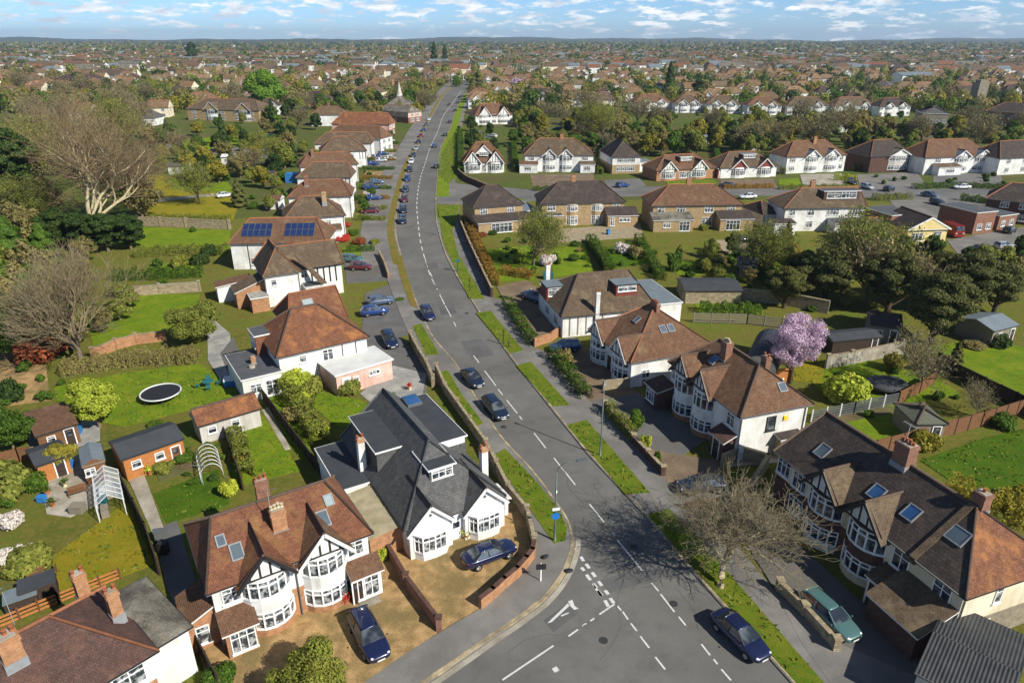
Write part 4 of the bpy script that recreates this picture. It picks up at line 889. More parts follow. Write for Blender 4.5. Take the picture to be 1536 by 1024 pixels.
b.chimney(cxm-.2, 2.1, 5.6, 8.0, 1.0, .75, pots=4, pot='pot_cream'); b.chimney(-.1, 7.2, 4.5, 7.4, .95, .6, 'brick_red', pots=3)
b.aerial(cxm-.6, 2.2, 8.1)
st = MB(); st.box(b.h-1.6, b.h-.1, -2.0, -1.25, -.05, .14); b.put('step', st, 'concrete')
# C: dark slate bungalow
c = House('bungalow', 'white bungalow under a dark slate roof with twin front gables and flat-topped dormers', 'bungalow', L=(604,793), Rr=(762,746), ze=2.9, D=15.5, ov=.3, turn=4)
c.walls('render_white'); c.roof(6.9, il=5.2, ir=.1, mat='tile_slate', ridge='tile_slate', axis='y')
for sx, vx in ((-1, 0), (1, 0)):
    w = c.W*.43; cx = sx*(c.h - w/2 - .02)
    c.gable(cx, w, -.55, 2.9, 4.75, 4.0, mat='tile_slate', timber=0, vent=True)
    wl = MB(); wl.box(cx-w/2, cx+w/2, -.53, .1, -.1, 2.88); c.put('front_wall', wl, 'render_white')
    pl = [(cx-w*.40,-.54),(cx-w*.27,-1.15),(cx,-1.25),(cx+w*.27,-1.15),(cx+w*.40,-.54)]
    c.bay(cx, w*.8, .7, [(-.1,.8,'render_white'),(.8,2.35,'win'),(2.35,2.5,'render_white')], y=-.54, poly=pl, cap=.2, capm='white_paint')
c.door(0, y=0, w=1.0, mat='upvc_white')
xs0, xs1 = -1.15, 1.1
c.dormer(xs0, xs1, 2.3, 5.4, 4.3, 5.75, cheek='tile_slate', win=3, roofm='flat_roof_dark')
c.dormer(-c.h+.45, -1.15, 7.4, 14.4, 3.2, 5.45, cheek='tile_slate', win=0); c.dormer(1.0, c.h-.15, 6.3, 15.2, 3.2, 5.35, cheek='tile_slate', win=0)
fr = MB(); fr.box(1.1, c.h-.25, 6.25, 6.29, 4.75, 5.3); c.put('dormer_fascia', fr, 'upvc_white')
sk = MB(); sk.obox((2.3,14.2,5.72),(.75,0,.0),(0,.85,.1),(0,0,.12),0); sk.obox((2.3,14.2,5.86),(.66,0,0),(0,.75,.09),(0,0,.015),1); c.put('roof_lantern', sk, ('metal_grey','rooflight_blue'))
c.chimney(-c.h-.25, 9.5, 0, 6.1, .6, .6, 'render_white', pots=2, topmat='brick_orange', flash=False); c.chimney(c.h+.25, 3.6, 0, 5.5, .6, .6, 'render_white', pots=2, topmat='brick_orange', flash=False)
c.rwin(6.5, 1.6, 1.0, 1.1); c.rwin(1.2, 1.5, .9, 1.1)
c.flat(-c.h-2.9, -c.h-.02, 7.5, 15.0, 2.7, mat='flat_roof_dark', wall='render_white')
lt = MB(); lt.box(-c.h-2.7, -c.h-.02, 1.0, 7.4, -.1, 2.3); o = c.put('side_passage', lt, 'brick_orange')
lr = MB()
for i in range(13): lr.obox((-c.h-1.4, 1.0+.5*i, 2.52+.012*(i%3)), (1.5,0,.16), (0,.26,.012), (0,0,.02))
c.put('passage_roof', lr, 'sheet_strips', o)
c.lean(c.h+.01, c.h+1.0, 0.6, 2.6, 1.9, 2.3, high='left', wall='render_white', mat='roof_white', name='side_store')
# white flat garage behind the bungalow
gr = House('garage', 'low pinkish garage under a white sheet roof beside the grey yard', 'garage', L=(503,567), Rr=(590,541), ze=2.5, D=4.6, ov=.15)
gr.walls('render_pink'); gr.flat(-gr.h-.05, gr.h+.05, -.05, gr.D+.05, 2.62, mat='roof_white', wall='render_pink', name='parapet', fasc='white_paint', z0=2.45); gr.fwin(1.2, 1.75, 1.4, .6, cols=3); gr.door(-2.4, w=.9, mat='white_paint'); gr.fwin(-1.2, 1.6, .7, .6, cols=1)
# D: brown hipped house with a rear wing
d = House('detached_house', 'white house with mottled orange-brown hipped roof beside the white-roofed garage', L=(414,537), Rr=(555,505), ze=4.6, D=9.0, ov=.35)
d.walls('render_white'); d.roof(8.3, il=3.6, ir=4.6, mat='tile_orange', ridge='ridge_dark')
d.walls('render_white', x0=-1.5, x1=d.h+.3, y0=9.01, y1=15, ze=4.5, name='wing'); d.roof(7.7, il=1.5, ir=.1, mat='tile_red', x0=-1.5, x1=d.h+.3, y0=8.2, y1=15, ze=4.5, key='wing', name='wing_roof')
d.skylight('wing_front', 1.6, 10.2, 1.3, 1.1, 'rooflight_pale')
d.flat(-d.h-4.4, -d.h-.01, -.4, 7.4, 2.8, mat='flat_roof'); d.window((-d.h-3.0,-.4,1.5),(0,-1),1.2,1.1); d.window((-d.h-1.2,-.4,1.2),(0,-1),1.4,1.9,cols=2)
d.dormer(-d.h-1.2, -d.h+1.2, 5.2, 8.0, 2.9, 5.4, cheek='tile_red', win=2, side='left', roofm='flat_roof')
d.fwin(.4, 3.4, 1.2, 1.4, pane='pane_dark'); d.fwin(3.2, 1.6, 1.2, 1.2); d.fwin(-2.6, 3.6, .8, .8, cols=1); d.pipe(2.2, -.08, 4.6); d.pipe(3.9, -.08, 4.6); d.rwin(3, 3.4, 1.6, 1.3, cols=3); d.rwin(6, 1.5, 2.0, 1.4, cols=3)
vt = MB(); vt.tube([(-d.h-2.6,2.2,2.9),(-d.h-2.6,2.2,3.3)], .35, 12); d.put('vent', vt, 'concrete'); d.chimney(-d.h-2.2, 3.2, 2.9, 3.9, .5, .5, 'brick_orange', pots=0)
# E: white house, two roofs meeting
e = House('detached_house', 'white brown-roofed house with dark timber strips, nearer than the solar-panelled one', L=(394,416), Rr=(519,398), ze=5.0, D=8.5, ov=.35)
xm = -e.h+.42*e.W
e.walls('render_white', x1=xm); e.walls('render_white', x0=xm+.01, y0=1.3, name='wing')
e.roof(8.3, il=3.2, ir=.3, mat='tile_brown', x1=xm, axis='y', key='main'); e.roof(8.0, il=0, ir=.1, mat='tile_brown', x0=xm-1.5, y0=1.3, key='wing', name='wing_roof', fascia='gutter_black')
cs = MB(); cs.face([(xm-.3,1.2,7.6),(xm+.5,1.2,7.4),(xm+3.9,-1.3,3.0),(xm+2.9,-1.3,3.0)]); cs.face([(xm-.3,1.2,7.45),(xm+.5,1.2,7.25),(xm+3.9,-1.3,2.85),(xm+2.9,-1.3,2.85)]); e.put('catslide_roof', cs, 'tile_brown')
tb = MB()
for i in range(5): x = xm+2.2+i*.95; tb.box(x-.12, x+.12, 1.26, 1.298, 2.2, 4.95)
e.put('timber', tb, 'timber_black'); e.fwin(xm+1.0, 4.0, 1.0, 1.1, y=1.3, pane='pane_dark'); e.pipe(xm-.1, -.1, 5); e.fwin(-e.h+1.2, 3.8, .8, 1.0, cols=1)
e.flat(xm+.6, xm+3.2, -.9, 1.28, 2.5, mat='flat_roof_dark', name='porch'); e.rwin(5, 3.8, 1.8, 1.3, cols=3); e.rwin(5, 1.4, 2, 1.5, cols=3)
e.lean(-e.h-4.3, -e.h-.02, 1.5, 5.2, 2.6, 4.2, high='right', wall='brick_orange', mat='tile_brown', name='side_garage'); e.lean(-e.h-6.5, -e.h-1.2, 5.8, 8.6, 2.6, 3.2, high='right', wall='render_white', mat='tile_rust', name='annexe')
e.flat(-e.h-2.6, -e.h-.05, -1.5, 1.3, 2.2, wall='brick_orange', mat='paving_grey', name='store')
e.px_sky('main_front', 374, 383, w=1, h=1.2) if False else None
# F: the house with two solar arrays
f = House('detached_house', 'white house whose brown hipped roof carries two blue solar arrays, left of the road', L=(341,366), Rr=(490,364), ze=4.8, D=9, ov=.35)
f.walls('render_white'); f.roof(8.2, il=3.0, ir=2.5, mat='tile_rust')
f.panels('main_front', -3.9, 2.15, 5, 2); f.panels('main_front', 3.6, 2.15, 5, 2); f.pipe(-f.h+3, -.1, 4.8); f.fwin(3.5, 3.9, 2.4, .8, cols=3, pane='pane_dark'); f.rwin(3, 3.5, 1.8, 1.3, cols=3); f.fwin(-4.5,1.5,1.2,1.2)
# the row of houses up the left side of the road
def sidehouse(label, L, Rr, D, zr, il, ir, mat, axis='x', wall='render_white', ze=5.0, chim=None, gab=0, name='detached_house', strips=0):
    h = House(name, label, L=L, Rr=Rr, ze=ze, D=D, ov=.35); h.walls(wall, 'brick_red' if wall == 'render_pink' else None); h.roof(zr, il=il, ir=ir, mat=mat, axis=axis)
    h.rwin(D*.3, 3.7, 1.9, 1.3, cols=3); h.rwin(D*.3, 1.4, 2.0, 1.4, cols=3); h.rwin(D*.72, 3.7, 1.6, 1.3, cols=3); h.rwin(D*.72, 1.4, 1.8, 1.4, cols=3); h.fwin(-1.5, 3.7, .9, 1.1, pane='pane_dark'); h.fwin(2.5, 3.7, 1.0, 1.1); h.fwin(1.8, 1.4, 1.2, 1.1)
    if chim: h.chimney(chim[0], chim[1], zr-1.8, zr+1.1, .9, .6, chim[2], pots=3)
    if strips:
        t = MB()
        for i in range(strips): x = h.h-.3-i*.9; t.box(x-.1,x+.1,-.03,-.002,2.4,ze-.1)
        h.put('timber', t, 'timber_black')
    h.pipe(h.h-.2, -.08, ze); return h
g1 = sidehouse('white brown-roofed house with a yellow chimney, just beyond the solar-panelled house', (425,330), (519,323), 9, 8.4, 4.0, 4.2, 'tile_brown', chim=(2.3,2.2,'brick_yellow'))
g1.flat(-g1.h-6.0, -g1.h-.05, 1.0, 8.0, 3.0, mat='flat_roof_dark'); g1.lean(-g1.h+1, g1.h-1, -2.2, -.02, 2.6, 3.4, wall='render_white', mat='tile_brown', name='front_extension')
sidehouse('white brown-hipped house with dark timber strips on its end wall, left road row', (443,267), (527,266), 8, 8.3, 4, 1.5, 'tile_brown', strips=4)
sidehouse('white house under a red-brown roof half hidden in the left road row, small roof chimney', (449,251), (538,246), 8, 8.0, 3, 2, 'tile_rust', chim=(-4,3,'brick_red'))
sidehouse('white house with a low brown hip squeezed between its neighbours, left road row', (430,297), (528,294), 9, 8.0, 4, 2.5, 'tile_rust', chim=(-3,3,'brick_red'))
sidehouse('small brown-roofed house beside the peaked house, left road row', (470,216), (558,215), 9, 8.2, 4, 2, 'tile_brown')
sidehouse('tall peaked brown hipped house midway up the left road row', (480,229), (551,226), 10, 9.0, 4.8, 4.8, 'tile_brown', strips=3)
sidehouse('white house with broad red-brown hip beyond the peaked house, left road row', (487,204), (571,208), 9, 8.8, 4, 3, 'tile_rust')
sidehouse('house with bright orange-brown tiles near the top of the left road row', (496,186), (584,187), 10, 9.2, 4, 2, 'tile_orange', wall='render_pink')
sidehouse('pink-walled house under a grey roof at the top of the left road row', (566,165), (612,169), 9, 7.6, 2.5, 2.5, 'tile_mossy', wall='render_pink', name='detached_house')
# ---- right of the road
r1 = House('bungalow', 'white chalet bungalow with a red-framed dormer and slender white chimneys, right of the road', 'bungalow', L=(842,476), Rr=(987,462), ze=3.2, D=11.5, ov=.35)
r1.walls('render_white'); r1.roof(7.1, il=4.4, ir=2.2, mat='tile_brown', ridge='ridge_dark')
for i in range(5): t = MB(); x = -r1.h+1+i*1.2; t.box(x-.1,x+.1,-.03,-.002,.2,3.0); r1.put('timber', t, 'wood_grey')
r1.dormer(1.6, 4.9, 1.9, 5.2, 3.9, 6.2, cheek='clad_red', win=2, roofm='flat_roof_blue', fasc='gutter_black', zh=.75)
r1.dormer(-r1.h-.4, -r1.h+2.7, 6.3, 9.2, 3.1, 5.2, cheek='clad_red', win=1, roofm='flat_roof_blue', fasc='flat_roof_dark')
r1.chimney(-1.9, -.1, 0, 6.3, .55, .55, 'render_white', pots=2, flash=False); r1.chimney(-r1.h+1.2, 11.2, 0, 7.0, .6, .6, 'render_white', pots=2, flash=False)
r1.flat(r1.h+.02, r1.h+5.0, 1.5, 12, 2.9, mat='flat_roof_blue', fasc='white_paint'); r1.lwin(3, 1.5, 1.6, 1.3, cols=3); r1.lwin(7, 1.5, 1.6, 1.3, cols=3); r1.fwin(2.4, 1.7, 1.4, 1.0, pane='pane_dark')
r1.flat(-r1.h+1.0, r1.h-3, 11.6, 14, 3.0, mat='flat_roof_blue', name='rear_extension')
r2 = House('bungalow', 'white-walled bungalow under a broad brown hipped roof with two timbered bow gables, beside the road', 'bungalow', L=(889,492), Rr=(938,546), ze=3.5, D=11.5, ov=.35, turn=7)
r2.walls('render_white'); r2.roof(7.7, il=4.6, ir=5.6, mat='tile_rust', ridge='ridge_clay')
for cx in (-r2.h+2.3, r2.h-2.4):
    r2.gable(cx, 3.9, -.6, 3.5, 5.7, 4.2, mat='tile_rust', timber=4, hang=.15); r2.bay(cx, 3.6, .9, [(-.1,.7,'render_white'),(.7,2.1,'win'),(2.1,2.3,'render_white'),(2.3,3.35,'win'),(3.35,3.5,'render_white')], n=6, pane='pane_dark')
for x in (-1.6, -.4, .6): r2.skylight('main_right', 2.6+.0*x, 6.0+x*1.1, .8, 1.0, 'rooflight') if x != -1.6 else r2.skylight('main_front', -.2, 3.6, .7, .9, 'rooflight')
r2.chimney(0, 5.9, 6.6, 8.2, 1.5, .5, 'brick_red', pots=4); r2.rwin(2, 1.6, 1.0, 1.0, pane='pane_dark'); r2.rwin(8, 1.6, 1.3, 1.1); r2.door(0, w=1.0)
r3 = House('semi_detached_house', 'white semi-detached pair with red-brown hipped roof and black half-timbered bow gables facing the road', L=(1003,541), Rr=(1109,627), ze=5.2, D=7.8, ov=.35, turn=1)
r3.walls('render_white'); r3.roof(8.5, il=3.0, ir=3.6, mat='tile_rust', ridge='ridge_dark')
for fr_ in (.24, .53):
    cx = -r3.h + fr_*r3.W; r3.gable(cx, 3.5, -.7, 5.2, 7.4, 4.3, mat='tile_rust', timber=5, barge='gutter_black'); bow2(r3, cx, 3.3, 1.0, 5.2, n=6, pane='pane_dark', zu=3.3)
r3.fwin(r3.h-1.4, 4.0, 1.2, 1.3, cols=2, pane='pane_dark'); r3.fwin(-r3.h+.8, 4.0, .9, 1.2, cols=1)
r3.lean(r3.h-2.5, r3.h-.3, -1.3, -.01, 2.3, 3.0, wall='brick_dark', mat='tile_plum'); r3.door(r3.h-1.4, y=-1.3, mat='door_dark')
r3.lean(-r3.h-1.4, -r3.h+1.2, -2.2, -.01, 2.4, 2.9, wall='brick_dark', mat='tile_plum', name='porch'); r3.fwin(-r3.h-.3, 1.3, 1.6, 1.4, y=-2.2, cols=3)
r3.chimney(-r3.h+.42*r3.W, 2.9, 6.6, 9.4, .95, .8, 'brick_red', pots=4, pot='pot_cream'); r3.chimney(r3.h-3.2, 4.6, 7.2, 9.3, .8, .6, 'brick_red', pots=2)
r3.skylight('main_front', -r3.h+.36*r3.W, 2.1, .8, 1.0, 'rooflight_blue'); r3.skylight('main_right', r3.h-1.3, 5.4, .8, .9, 'rooflight')
r3.rwin(3.6, 3.7, 1.0, 1.5, pane='pane_dark', frame='gutter_black', cols=1); yb = MB(); yb.box(r3.h+.002, r3.h+.12, 5.0, 5.45, 3.8, 4.25); r3.put('alarm_box', yb, 'yellow_box'); r3.pipe(r3.h+.08, .1, 5.2); r3.pipe(r3.h+.08, 7.5, 5.2); r3.door(r3.h+.02, y=5.6, mat='wood_orange', nrm=(1,0))
r3.lean(r3.h+.02, r3.h+.9, 4.4, 6.8, 2.3, 2.5, high='left', wall='stone_wall', mat='tile_dark', name='side_porch')
r4 = House('terraced_house', 'long dark-tiled terrace at bottom right with two bow-fronted gables and four roof windows', L=(1160,676), Rr=(1449,899), ze=5.0, D=8.2, ov=.35)
r4.walls('render_cream', 'render_cream'); r4.roof(8.4, il=.7, ir=3.8, mat='tile_dark', ridge='ridge_dark')
# the end hip is overlaid with the orange-brown tile material
k = 8.4-5.0; hp = MB(); A1 = r4.h+.35; q_ = [(A1,-.35,5.0),(A1,r4.D+.35,5.0),(A1-3.8,r4.D/2,8.4)]
nv = Vector((k/3.8,0,1)).normalized()*.03; hp.face([tuple(Vector(p)+nv) for p in q_]); r4.put('hip_slope', hp, 'tile_orange', r4.roofo)
for fr_ in (.33, .565):
    cx = -r4.h + fr_*r4.W; r4.gable(cx, 3.7, -.8, 5.0, 7.1, 4.4, mat='tile_brown', timber=4, barge='gutter_black'); bow2(r4, cx, 3.5, 1.0, 5.0, 'render_cream', n=6, mid='brick_dark', pane='pane_dark', zu=3.2)
for fr_, z_, w_ in ((.05,4.0,1.5),(.16,3.8,1.5),(.16,1.4,1.5)): r4.fwin(-r4.h+fr_*r4.W, z_, w_, 1.5, cols=3, pane='pane_dark')
dk = MB(); dk.box(-r4.h+.05, -r4.h+.665*r4.W, -.03, -.003, 0, 2.9); r4.put('brickwork', dk, 'brick_dark')
for fr_ in (.735, .92): r4.fwin(-r4.h+fr_*r4.W, 3.9, 1.3, 1.5, cols=2, pane='pane_dark')
xp = -r4.h+.79*r4.W
pw = MB(); z0_ = r4.planes['main_front'][0](0, -.35)
pw.face([(xp-.25,-.4,5.12),(xp+.25,-.4,5.12),(xp+.25,r4.D/2,8.55),(xp-.25,r4.D/2,8.55)]); pw.box(xp-.25,xp+.25,-.38,r4.D/2,4.6,5.05); pw.face([(xp-.25,-.4,5.0),(xp-.25,-.4,5.12),(xp-.25,r4.D/2,8.55),(xp-.25,r4.D/2,8.3)]); pw.face([(xp+.25,-.4,5.0),(xp+.25,-.4,5.12),(xp+.25,r4.D/2,8.55),(xp+.25,r4.D/2,8.3)]); r4.put('parapet', pw, 'tile_brown')
r4.lean(xp-.4, r4.h-.2, -3.0, -.01, 2.3, 3.6, wall='brick_dark', mat='tile_brown', name='garage'); r4.lean(xp-1.8, xp-.45, -1.7, -.01, 2.4, 3.0, wall='render_cream', mat='tile_brown'); r4.door(xp-1.1, y=-1.7, mat='door_dark')
r4.chimney(-r4.h+.47*r4.W, 4.0, 7.6, 10.0, 1.3, 1.0, 'brick_red', pots=4); r4.chimney(-r4.h+.80*r4.W, 4.6, 7.6, 9.4, .9, .8, 'brick_red', pots=1)
for X, Y, m in ((1234,676,'rooflight'),(1315,738,'rooflight_blue'),(1367,769,'rooflight_blue'),(1437,803,'rooflight')): r4.px_sky('main_front', X, Y, w=1.0 if Y != 803 else 1.3, h=1.15, mat=m, frame='lead')
r4.rwin(3.4, 3.9, .6, 1.3, cols=1); r4.rwin(3.0, 1.2, .7, 1.3, cols=1, pane='pane_dark'); r4.pipe(r4.h+.07, .15, 5); r4.aerial(-r4.h+.46*r4.W, 4, 10)
dk = MB(); dk.box(r4.h+.003, r4.h+.03, .02, r4.D, -.1, 2.2); r4.put('plinth', dk, 'block_grey')
r5 = House('garage', 'low garage with a dark corrugated sheet roof in the bottom right corner', 'garage', L=(1372,1008), Rr=(1512,1080), ze=2.9, D=7.6, ov=.15)
r5.walls('render_grey'); r5.roof(3.2, il=0, ir=0, mat='sheet_dark', axis='x', caps=False, gmat='render_grey', fascia='metal_grey'); r5.fwin(0, 1.6, 1.0, .8)
# ---- gardens: outbuildings
def shed(label, L, Rr, ze, D, zr, il, ir, wall, roof, name='shed', axis='x', win=1, cat='shed', gm=None, door='wood_dark', ridge='ridge_dark', turn=0):
    h = House(name, label, cat, L=L, Rr=Rr, ze=ze, D=D, ov=.18, turn=turn); h.walls(wall); h.roof(zr, il=il, ir=ir, mat=roof, axis=axis, gmat=gm or wall, ridge=ridge, fascia='wood_grey', caps=ridge is not None)
    for i in range(win): h.fwin(-h.h + h.W*(i+.5)/(win+.6), ze*.6, min(.8, h.W*.2), .7, cols=1, pane='pane_dark')
    if door: h.door(h.h-.8, w=.75, h=min(1.9, ze-.2), mat=door)
    return h
s1 = shed('pale long outbuilding under an orange tiled roof behind the lawns', (296,640), (392,612), 2.2, 3.0, 3.4, 0, 0, 'render_grey', 'tile_orange', 'outbuilding', win=2, cat='outbuilding', door=None)
s2 = shed('timber garden room with a flat charcoal roof beside the lime tree', (181,690), (277,657), 2.5, 4.0, 3.2, 0, 0, 'wood_orange', 'flat_roof_dark', 'garden_room', win=2, cat='garden room', door='wood_brown', ridge=None)
s3 = shed('low dark felt-roofed shed with orange boards left of the garden room', (52,700), (105,682), 2.0, 3.6, 2.5, 0, 0, 'wood_orange', 'flat_roof_dark', win=0, ridge=None)
shed('brown sloping shed roof beside the blue covered pile', (52,655), (118,635), 2.2, 6.0, 2.7, 0, 0, 'wood_brown', 'tile_rust', win=1, ridge=None)
shed('dark green hip-roofed shed on the lawn right of the pale fence', (1380,640), (1418,632), 2.3, 4.2, 3.1, 2.0, 2.0, 'wood_grey', 'felt_olive', win=0, turn=-18)
shed('small weathered shed with a blue-grey roof by the right edge', (1492,497), (1530,487), 2.4, 5, 3.2, 0, 0, 'wood_grey', 'flat_roof_blue', win=1, ridge=None)
shed('derelict shed with a broken dark roof among the dark evergreens', (1305,487), (1355,493), 2.4, 5, 3.4, 0, 0, 'wood_grey', 'tile_dark', win=1)
shed('long low shed with a black felt roof below the yellow brick houses', (1028,436), (1115,436), 2.2, 6, 2.8, 0, 0, 'stone_wall', 'flat_roof_dark', win=0, ridge=None, door=None)
shed('black-roofed garden shed beneath the pine cluster right of centre', (1250,512), (1325,505), 2.0, 3.0, 2.4, 0, 0, 'wood_dark', 'flat_roof_dark', win=0, ridge=None)
# barrel-roofed store behind the white semi
bs = House('barrel_roofed_store', 'black barrel-roofed store with a pale arched end behind the white semi', 'store', L=(1118,548), Rr=(1160,562), ze=1.6, D=9.5, ov=0, turn=18)
br = MB(); NA = 12; w_ = bs.h+.2
for i in range(NA):
    t0, t1 = PI*i/NA, PI*(i+1)/NA
    p = [(w_*math.cos(t), 1.5+2.0*math.sin(t)) for t in (t0, t1)]
    br.face([(p[0][0],-.2,p[0][1]),(p[1][0],-.2,p[1][1]),(p[1][0],9.5,p[1][1]),(p[0][0],9.5,p[0][1])])
bs.put('roof', br, 'flat_roof_dark'); en = MB()
for y in (0, 9.4): en = MB(); en.face([(w_*.97*math.cos(PI*i/NA), y, 1.5+1.95*math.sin(PI*i/NA)) for i in range(NA+1)] + [(-w_*.97,y,0),(w_*.97,y,0)]); bs.put('end_wall', en, 'render_grey')
bs.root; bs.fwin(0, 2.0, 1.4, 1.0, cols=2); bs.door(-.9, mat='white_paint')
# ------------------------------------------------------------------ middle distance houses
def midhouse(label, L, Rr, ze=5.0, D=8.5, zr=8.5, il=None, ir=None, mat='tile_brown', wall='render_white', lower=None, gables=(), bays=True, wins=(), chim=(), name='house', axis='x', gmat='tile_brown', timber=3, gw=3.6, gwall='render_white', za=None, cat='house', lowwins=True, pane='pane', ov=.35, ridge='ridge_clay', bandm='render_white', turn=0, gridge=None):
    h = House(name, label, cat, L=L, Rr=Rr, ze=ze, D=D, ov=ov, turn=turn); h.walls(wall, lower); h.roof(zr, il=il, ir=ir, mat=mat, axis=axis, ridge=ridge)
    k = (zr-ze)/(D/2+ov)
    for fr_ in gables:
        cx = -h.h + fr_*h.W; z_a = za or ze+1.9; h.gable(cx, gw, -.7, ze, z_a, min(D/2, (z_a-ze)/k + .6), mat=gmat, timber=timber, wall=gwall)
        if bays and ze > 4: h.bay(cx, gw*.92, .85, [(-.1,.7,lower or wall),(.7,2.1,'win'),(2.1,3.3,bandm),(3.3,ze-.15,'win'),(ze-.15,ze,bandm)], n=4, pane=pane)
        elif bays: h.bay(cx, gw*.92, .85, [(-.1,.7,lower or wall),(.7,ze-.4,'win'),(ze-.4,ze,bandm)], n=4, pane=pane)
    for fr_, w_ in wins:
        x = -h.h + fr_*h.W
        if ze > 4: h.fwin(x, 4.0, w_, 1.25, cols=max(2, round(w_/.6)), pane=pane)
        if lowwins: h.fwin(x, 1.45, w_, 1.35, cols=max(2, round(w_/.6)), pane=pane)
    for fr_, yy, m in chim: h.chimney(-h.h+fr_*h.W, yy, ze+.4, zr+1.1, 1.0, .6, m, pots=3)
    h.pipe(-h.h+.1, -.08, ze); return h
m1 = midhouse('brown brick house with a wide dark veranda roof at the bend, right of the road', (709,312), (787,306), D=9, zr=8.6, il=4.6, ir=4.6, mat='tile_dark', wall='brick_yellow', wins=((.2,1.6),(.75,1.6)), lowwins=False, ridge='ridge_dark')
m1.lean(-m1.h-.2, m1.h+.8, -4.0, -.01, 2.5, 3.4, wall='brick_yellow', mat='tile_dark', name='veranda'); m1.fwin(-.6, 1.2, 4.6, 1.9, y=-4.0, cols=5, pane='pane_dark')
m1.flat(m1.h+.3, m1.h+4.2, 1, 10, 3.0, mat='flat_roof_blue', wall='brick_dark')
m2 = midhouse('yellow brick semi-detached pair with a big dark hipped roof and central chimney', (810,306), (940,303), D=9, zr=8.9, il=5, ir=5.2, mat='tile_dark', wall='brick_yellow', wins=((.12,1.7),(.9,1.4)), chim=((.42,4.6,'brick_orange'),), ridge='ridge_dark')
for fr_ in (.37,.67): m2.bay(-m2.h+fr_*m2.W, 2.4, .5, [(-.1,.2,'brick_yellow'),(.2,2.2,'win'),(2.2,3.2,'brick_yellow'),(3.2,4.6,'win'),(4.6,4.8,'brick_yellow')], n=3)
m2.flat(-m2.h-.5, -m2.h+4.4, -2.4, -.02, 2.7, wall='brick_yellow', mat='flat_roof'); m2.fwin(-m2.h+1.0, 1.5, 1.3, 1.0, y=-2.4); m2.lean(m2.h-4.2, m2.h+2.4, -2.8, -.02, 2.6, 4.0, wall='brick_yellow', mat='tile_dark', name='side_extension'); m2.fwin(m2.h-3.2, 1.3, .9, 1.8, y=-2.8); m2.fwin(m2.h-.5, 1.7, 2.4, .9, y=-2.8, cols=3)
m3 = midhouse('yellow brick semi-detached pair under an orange-ridged brown roof, second from the bend', (977,309), (1117,307), D=9, zr=8.6, il=5, ir=5.4, mat='tile_rust', wall='brick_yellow', wins=((.1,1.5),(.32,1.9),(.63,1.9),(.88,1.7)), lowwins=False, chim=((.45,4.6,'brick_orange'),))
m3.lean(-m3.h-.3, -m3.h+8.2, -3.2, -.02, 2.6, 3.6, wall='brick_yellow', mat='tile_mossy', name='rear_extension'); m3.fwin(-m3.h+2.6, 1.5, 1.5, 1.1, y=-3.2, cols=3); m3.fwin(-m3.h+6.4, 1.2, 2.2, 2.0, y=-3.2, cols=3, pane='pane_dark')
m3.lean(m3.h-5.6, m3.h+1.6, -3.2, -.02, 2.6, 3.8, wall='brick_yellow', mat='tile_dark', name='side_extension'); m3.fwin(m3.h-2.8, 1.25, 3.0, 2.0, y=-3.2, cols=4, pane='pane_dark'); m3.fwin(m3.h-7.5, 1.3, 2.2, 1.9, cols=3)
m4 = midhouse('white semi-detached pair with dark roof and a boxy brick-cheeked dormer, right middle distance', (1176,313), (1303,311), D=8.5, zr=8.4, il=5.5, ir=.4, mat='tile_brown', wall='render_white', wins=((.1,1.2),(.33,1.4),(.6,2.6),(.87,2.6)), chim=((.45,5.5,'brick_orange'),))
m4.dormer(m4.h-9, m4.h-1.2, 1.4, 5, 5.5, 8.1, cheek='brick_dark', win=4, roofm='flat_roof', zh=1.3)
m4.lean(-m4.h-3, -m4.h+1.5, -3.0, -.02, 2.5, 2.9, wall='render_white', mat='tile_dark', name='side_extension'); m4.fwin(-m4.h-1, 1.4, 2.4, 1.3, y=-3.0, cols=3); m4.lean(m4.h-8, m4.h-1, -3.5, -.02, 2.4, 2.8, wall='render_white', mat='flat_roof', name='rear_extension'); m4.fwin(m4.h-4.5, 1.4, 4.5, 1.3, y=-3.5, cols=5)
m5 = House('bungalow', 'pale yellow bungalow with a white-trimmed gable end, right middle distance', 'bungalow', L=(1362,345), Rr=(1427,343), ze=3.2, D=9, ov=.4); m5.walls('render_yellow'); m5.roof(5.6, il=0, ir=0, axis='y', mat='tile_dark', gmat='render_yellow'); m5.fwin(-2.1, 1.6, 2.4, 1.6, cols=3, pane='pane_dark'); m5.fwin(2.2, 1.7, 1.7, 1.7, cols=2); m5.fwin(.2, 4.1, 1.6, .8, cols=3)
bgm = MB()
for sg in (-1,1): bgm.bar((sg*(m5.h+.4),-.45,3.1),(0,-.45,5.5),.08,.28)
m5.put('bargeboard', bgm, 'white_paint')
m5b = midhouse('low yellow bungalow under a worn brown roof beside the yellow gabled one', (1298,352), (1348,350), 3.0, 8, 5.2, 3, 2, 'tile_brown', 'render_yellow', wins=((.7,2.0),), cat='bungalow', name='bungalow')
def block(label, L, Rr, ze, D, wall, mat='flat_roof', win=2, name='flat_roofed_house'):
    h = House(name, label, 'house', L=L, Rr=Rr, ze=ze, D=D, ov=.1); h.walls(wall); h.flat(-h.h-.02, h.h+.02, -.02, D+.02, ze+.1, wall=wall, mat=mat, name='parapet', z0=ze-.1)
    for i in range(win):
        h.fwin(-h.h+h.W*(i+.6)/(win+.2), 1.5, 1.3, 1.2, cols=2)
        if ze > 4.5: h.fwin(-h.h+h.W*(i+.6)/(win+.2), 4, 1.3, 1.2, cols=2)
    return h
block('red brick flat-roofed block behind the yellow gabled bungalow', (1338,325), (1378,322), 4.4, 8, 'brick_red')
